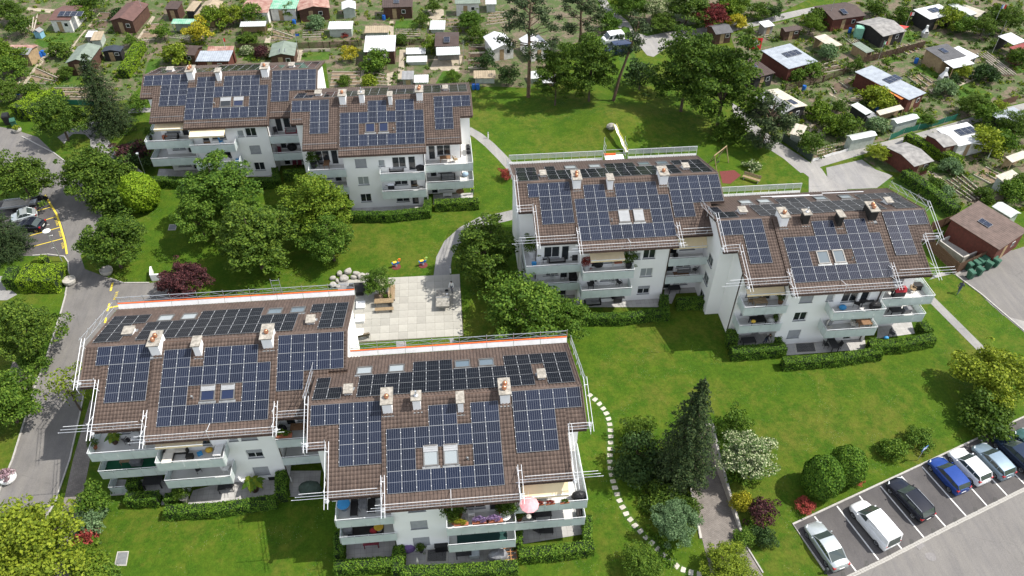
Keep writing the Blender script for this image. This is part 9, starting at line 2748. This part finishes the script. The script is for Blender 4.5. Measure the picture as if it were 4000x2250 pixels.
 ('C1', 2, k_plant, (8.76,64.62), 0, 2.2, M_wht, 'tall leafy plant in a white pot on the middle block balcony'), ('C1', 2, k_box, (8.77,63.20), 0, .6, M_bl, 'blue tub by the middle block glass rail'), ('C1', 2, k_chair, (9.40,63.52), 2.6, 1.1, M_wht, 'white slatted chair on the middle block balcony'), ('C1', 2, k_chair, (10.00,63.66), .2, 1.1, M_rattan, 'black armchair beside the white slatted chair'), ('C1', 2, k_sofa, (11.34,63.63), 0, 1.0, M_rattan, 'black sofa with grey seats on the middle block balcony'), ('C1', 2, k_grill, (13.40,63.65), 0, .7, M_black, 'black barbecue at the middle block partition'),
 ('C1', 2, k_plant, (14.38,61.97), 0, 1.4, M_wht, 'red flowering potted plant by the awning balcony', ), ('C1', 2, k_tarp, (15.74,62.32), 0, .8, M_black, 'black bags on the balcony under the cream awning'), ('C1', 2, k_table, (17.96,62.22), 0, 1.0, M_cush, 'table with a flowered cloth under the cream awning'), ('C1', 2, k_plant, (19.06,61.94), 0, 1.9, M_dk, 'small potted conifer at the awning balcony end'), ('C1', 2, k_flower, (17.81,61.82), 0, 1.0, L_red, 'bowl of flowers on the flowered tablecloth'), ('C1', 1, k_box, (9.67,63.97), 0, 1.3, M_wht, 'white sideboard on the middle block lower balcony'), ('C1', 1, k_chair, (10.99,63.58), 0, 1, M_wht, 'white chair on the middle block lower balcony'), ('C1', 1, k_chair, (12.12,63.67), 0, 1, M_dk, 'black chair on the middle block lower balcony'), ('C1', 1, k_box, (13.23,63.20), 1.57, 1.4, M_rattan, 'black rack at the lower partition'),
 ('C1', 1, k_table, (14.99,62.02), 1.57, .8, M_dk, 'black table on the lower awning balcony'), ('C1', 1, k_chair, (15.73,62.14), 1.5, 1, M_wht, 'white chair right of the black table'), ('C1', 1, k_chair, (17.56,62.17), 0, 1, M_wht, 'white folding chair on the lower awning balcony'), ('C1', 1, k_chair, (18.30,61.92), .5, 1, M_dk, 'black chair at the lower awning balcony end'), ('C1', 2, k_box, (24.67,63.25), 0, .6, M_black, 'small black box on the middle recessed balcony'), ('C1', 1, k_rug, (25.74,63.25), 0, .9, M_teak, 'brown rug on the middle recessed balcony'), ('C1', 1, k_sofa, (26.09,63.58), 0, .8, M_cushg, 'grey sofa on the brown rug'), ('C1', 1, k_chair, (27.30,63.31), 4, 1, M_dk, 'dark hanging chair beside the grey sofa'), ('C1', 0, k_sofa, (15.45,61.96), 0, 1, M_black, 'black sofa on the middle block terrace'), ('C1', 0, k_grill, (18.38,61.98), 0, .9, M_black, 'black barbecue on the sunny middle terrace'), ('C1', 0, k_table, (25.23,63.08), 0, .9, M_dk, 'dark table in the middle recess terrace'),
 ('C2', 2, k_table, (31.51,54.96), 0, .95, M_old if False else M_wood, 'weathered wooden table on the right block balcony'), ('C2', 2, k_chair, (30.64,55.32), 1.4, 1, M_wood, 'wooden chair left of the weathered table'), ('C2', 2, k_chair, (31.94,55.60), 0, 1, M_wood, 'wooden chair behind the weathered table'), ('C2', 2, k_plant, (33.87,55.04), 0, 1.7, M_teak, 'plant box with a wooden bench on the right block'), ('C2', 1, k_table, (31.77,54.78), 0, 1.1, M_black, 'black table on the right block lower balcony'), ('C2', 1, k_bag, (31.07,54.31), 0, .7, M_yel, 'yellow bag on the black table'), ('C2', 1, k_bag, (33.41,54.93), 0, 1.2, M_wht, 'white sack on the right block lower balcony'), ('C2', 1, k_plant, (33.93,54.78), 0, 1.2, M_dk, 'potted plant at the lower balcony end'),
 ('C2', 2, k_bag, (39.97,53.65), 0, 1.1, M_bl, 'bright blue bag on the right block main balcony'), ('C2', 2, k_chair, (41.56,53.89), 1.0, 1.2, M_rattan, 'black armchair near the blue bag'), ('C2', 2, k_table, (42.68,54.18), .1, .9, M_dk, 'dark glass table beside the black armchair'), ('C2', 2, k_tarp, (43.31,53.36), 0, .9, M_black, 'black covered furniture at the balcony partition'), ('C2', 1, k_egg, (39.27,53.65), .5, 1.0, M_cush, 'round white egg chair on the right block lower balcony'), ('C2', 1, k_table, (42.94,53.42), 0, 1.0, M_teak, 'reddish wooden table on the right block lower balcony'), ('C2', 1, k_chair, (41.82,53.52), 1.5, 1, M_cush, 'pale chair beside the reddish table'),
 ('C2', 2, k_grill, (46.54,54.92), 0, 1.2, M_redc, 'barbecue with a red cover on the right corner balcony'), ('C2', 2, k_chair, (48.50,55.54), .5, 1, M_wood, 'light wooden chair on the right corner balcony'), ('C2', 2, k_box, (49.16,55.98), 0, 1.1, M_rattan, 'dark screen box on the right corner balcony'), ('C2', 1, k_table, (47.23,54.98), 0, .9, M_dk, 'black table on the lower right corner balcony'), ('C2', 1, k_box, (48.64,55.16), 0, 1.0, M_tarp, 'dark grey tub on the lower right corner balcony'), ('C2', 0, k_table, (40.21,53.11), 1.57, 1.0, M_dk, 'dark table on the right block terrace'), ('C2', 0, k_chair, (39.53,53.26), 1.5, 1, M_dk, 'dark chair left of the terrace table'), ('C2', 0, k_chair, (40.84,53.05), -1.5, 1, M_dk, 'dark chair right of the terrace table'), ('C2', 0, k_chair, (47.43,54.20), .6, 1, M_dk, 'dark chair on the sunny corner terrace'), ('C2', 0, k_bag, (46.63,53.82), 0, .8, M_bl, 'turquoise ball beside the corner hedge'), ('C2', 0, k_table, (31.22,54.37), 0, 1.0, M_dk, 'dark table in the shaded left terrace of the right block'),
]
for it in ITEMS:
 bk, lv, fn, p, rz, sc, m_, lab = it
 B_ = BLK[bk]
 z = B_['G0'] + B_['fl'][lv] if lv else gz(p[1]) + 0.03
 if fn is k_flower:
  z += 0.72 if 'on the flowered' not in lab else 0.74
  p = (p[0], p[1])
 if lab == 'yellow bag on the black table':
  z += 0.81
 nm, ct = KN[fn]
 if fn is k_plant and 'red flowering' in lab:
  o = put(nm, None, None, (p[0], p[1], z), rz, lab, ct, scale=sc)
  k_plant(o, m_, L_red)
  continue
 o = put(nm, None, None, (p[0], p[1], z), rz, lab, ct, scale=sc if fn is not k_rug else (sc, 1.15, 1))
 fn(o, m_)
for nm_, poly in (('terrace', [(-25.19,40.11),(-24.99,41.53),(-21.40,42.35),(-17.02,42.31),(-16.74,39.90),(-21.59,39.89)]), ('terrace', [(-32.36,41.64),(-32.63,43.36),(-27.02,42.86),(-26.87,40.37),(-27.60,40.22),(-27.91,41.57)]), ('terrace', [(-16.18,40.07),(-16.48,42.84),(-13.54,42.58),(-13.52,39.94)]), ('terrace', [(-10.72,33.44),(-10.74,35.51),(-6.50,35.13),(-6.58,33.27)]), ('terrace', [(-5.66,31.92),(-5.57,34.93),(4.06,34.06),(3.71,31.59)]), ('terrace', [(4.22,33.60),(4.52,35.49),(10.07,35.45),(10.06,34.07)]),
     ('terrace', [(-39.48,91.00),(-39.64,92.86),(-23.81,90.89),(-23.66,89.68)]), ('terrace', [(-13.02,81.42),(-12.59,83.05),(-2.73,82.21),(-2.77,80.14)]), ('terrace', [(-2.22,81.75),(-2.18,83.88),(3.11,83.87),(2.99,81.73)]), ('terrace', [(11.07,61.82),(11.37,64.01),(19.75,62.72),(23.50,62.58),(22.94,60.79)]), ('terrace', [(23.54,61.64),(24.57,64.20),(29.12,64.20),(28.16,62.74),(25.45,62.79),(24.51,61.18)]), ('terrace', [(30.02,54.19),(30.72,56.44),(35.27,56.24),(34.26,54.20)]), ('terrace', [(34.53,52.49),(35.24,54.49),(39.68,54.49),(44.52,54.64),(43.92,52.59)]), ('terrace', [(45.71,53.96),(46.88,56.21),(50.74,56.28),(50.25,54.34)])):
 sheet(nm_, poly, 0.024, M_patio)
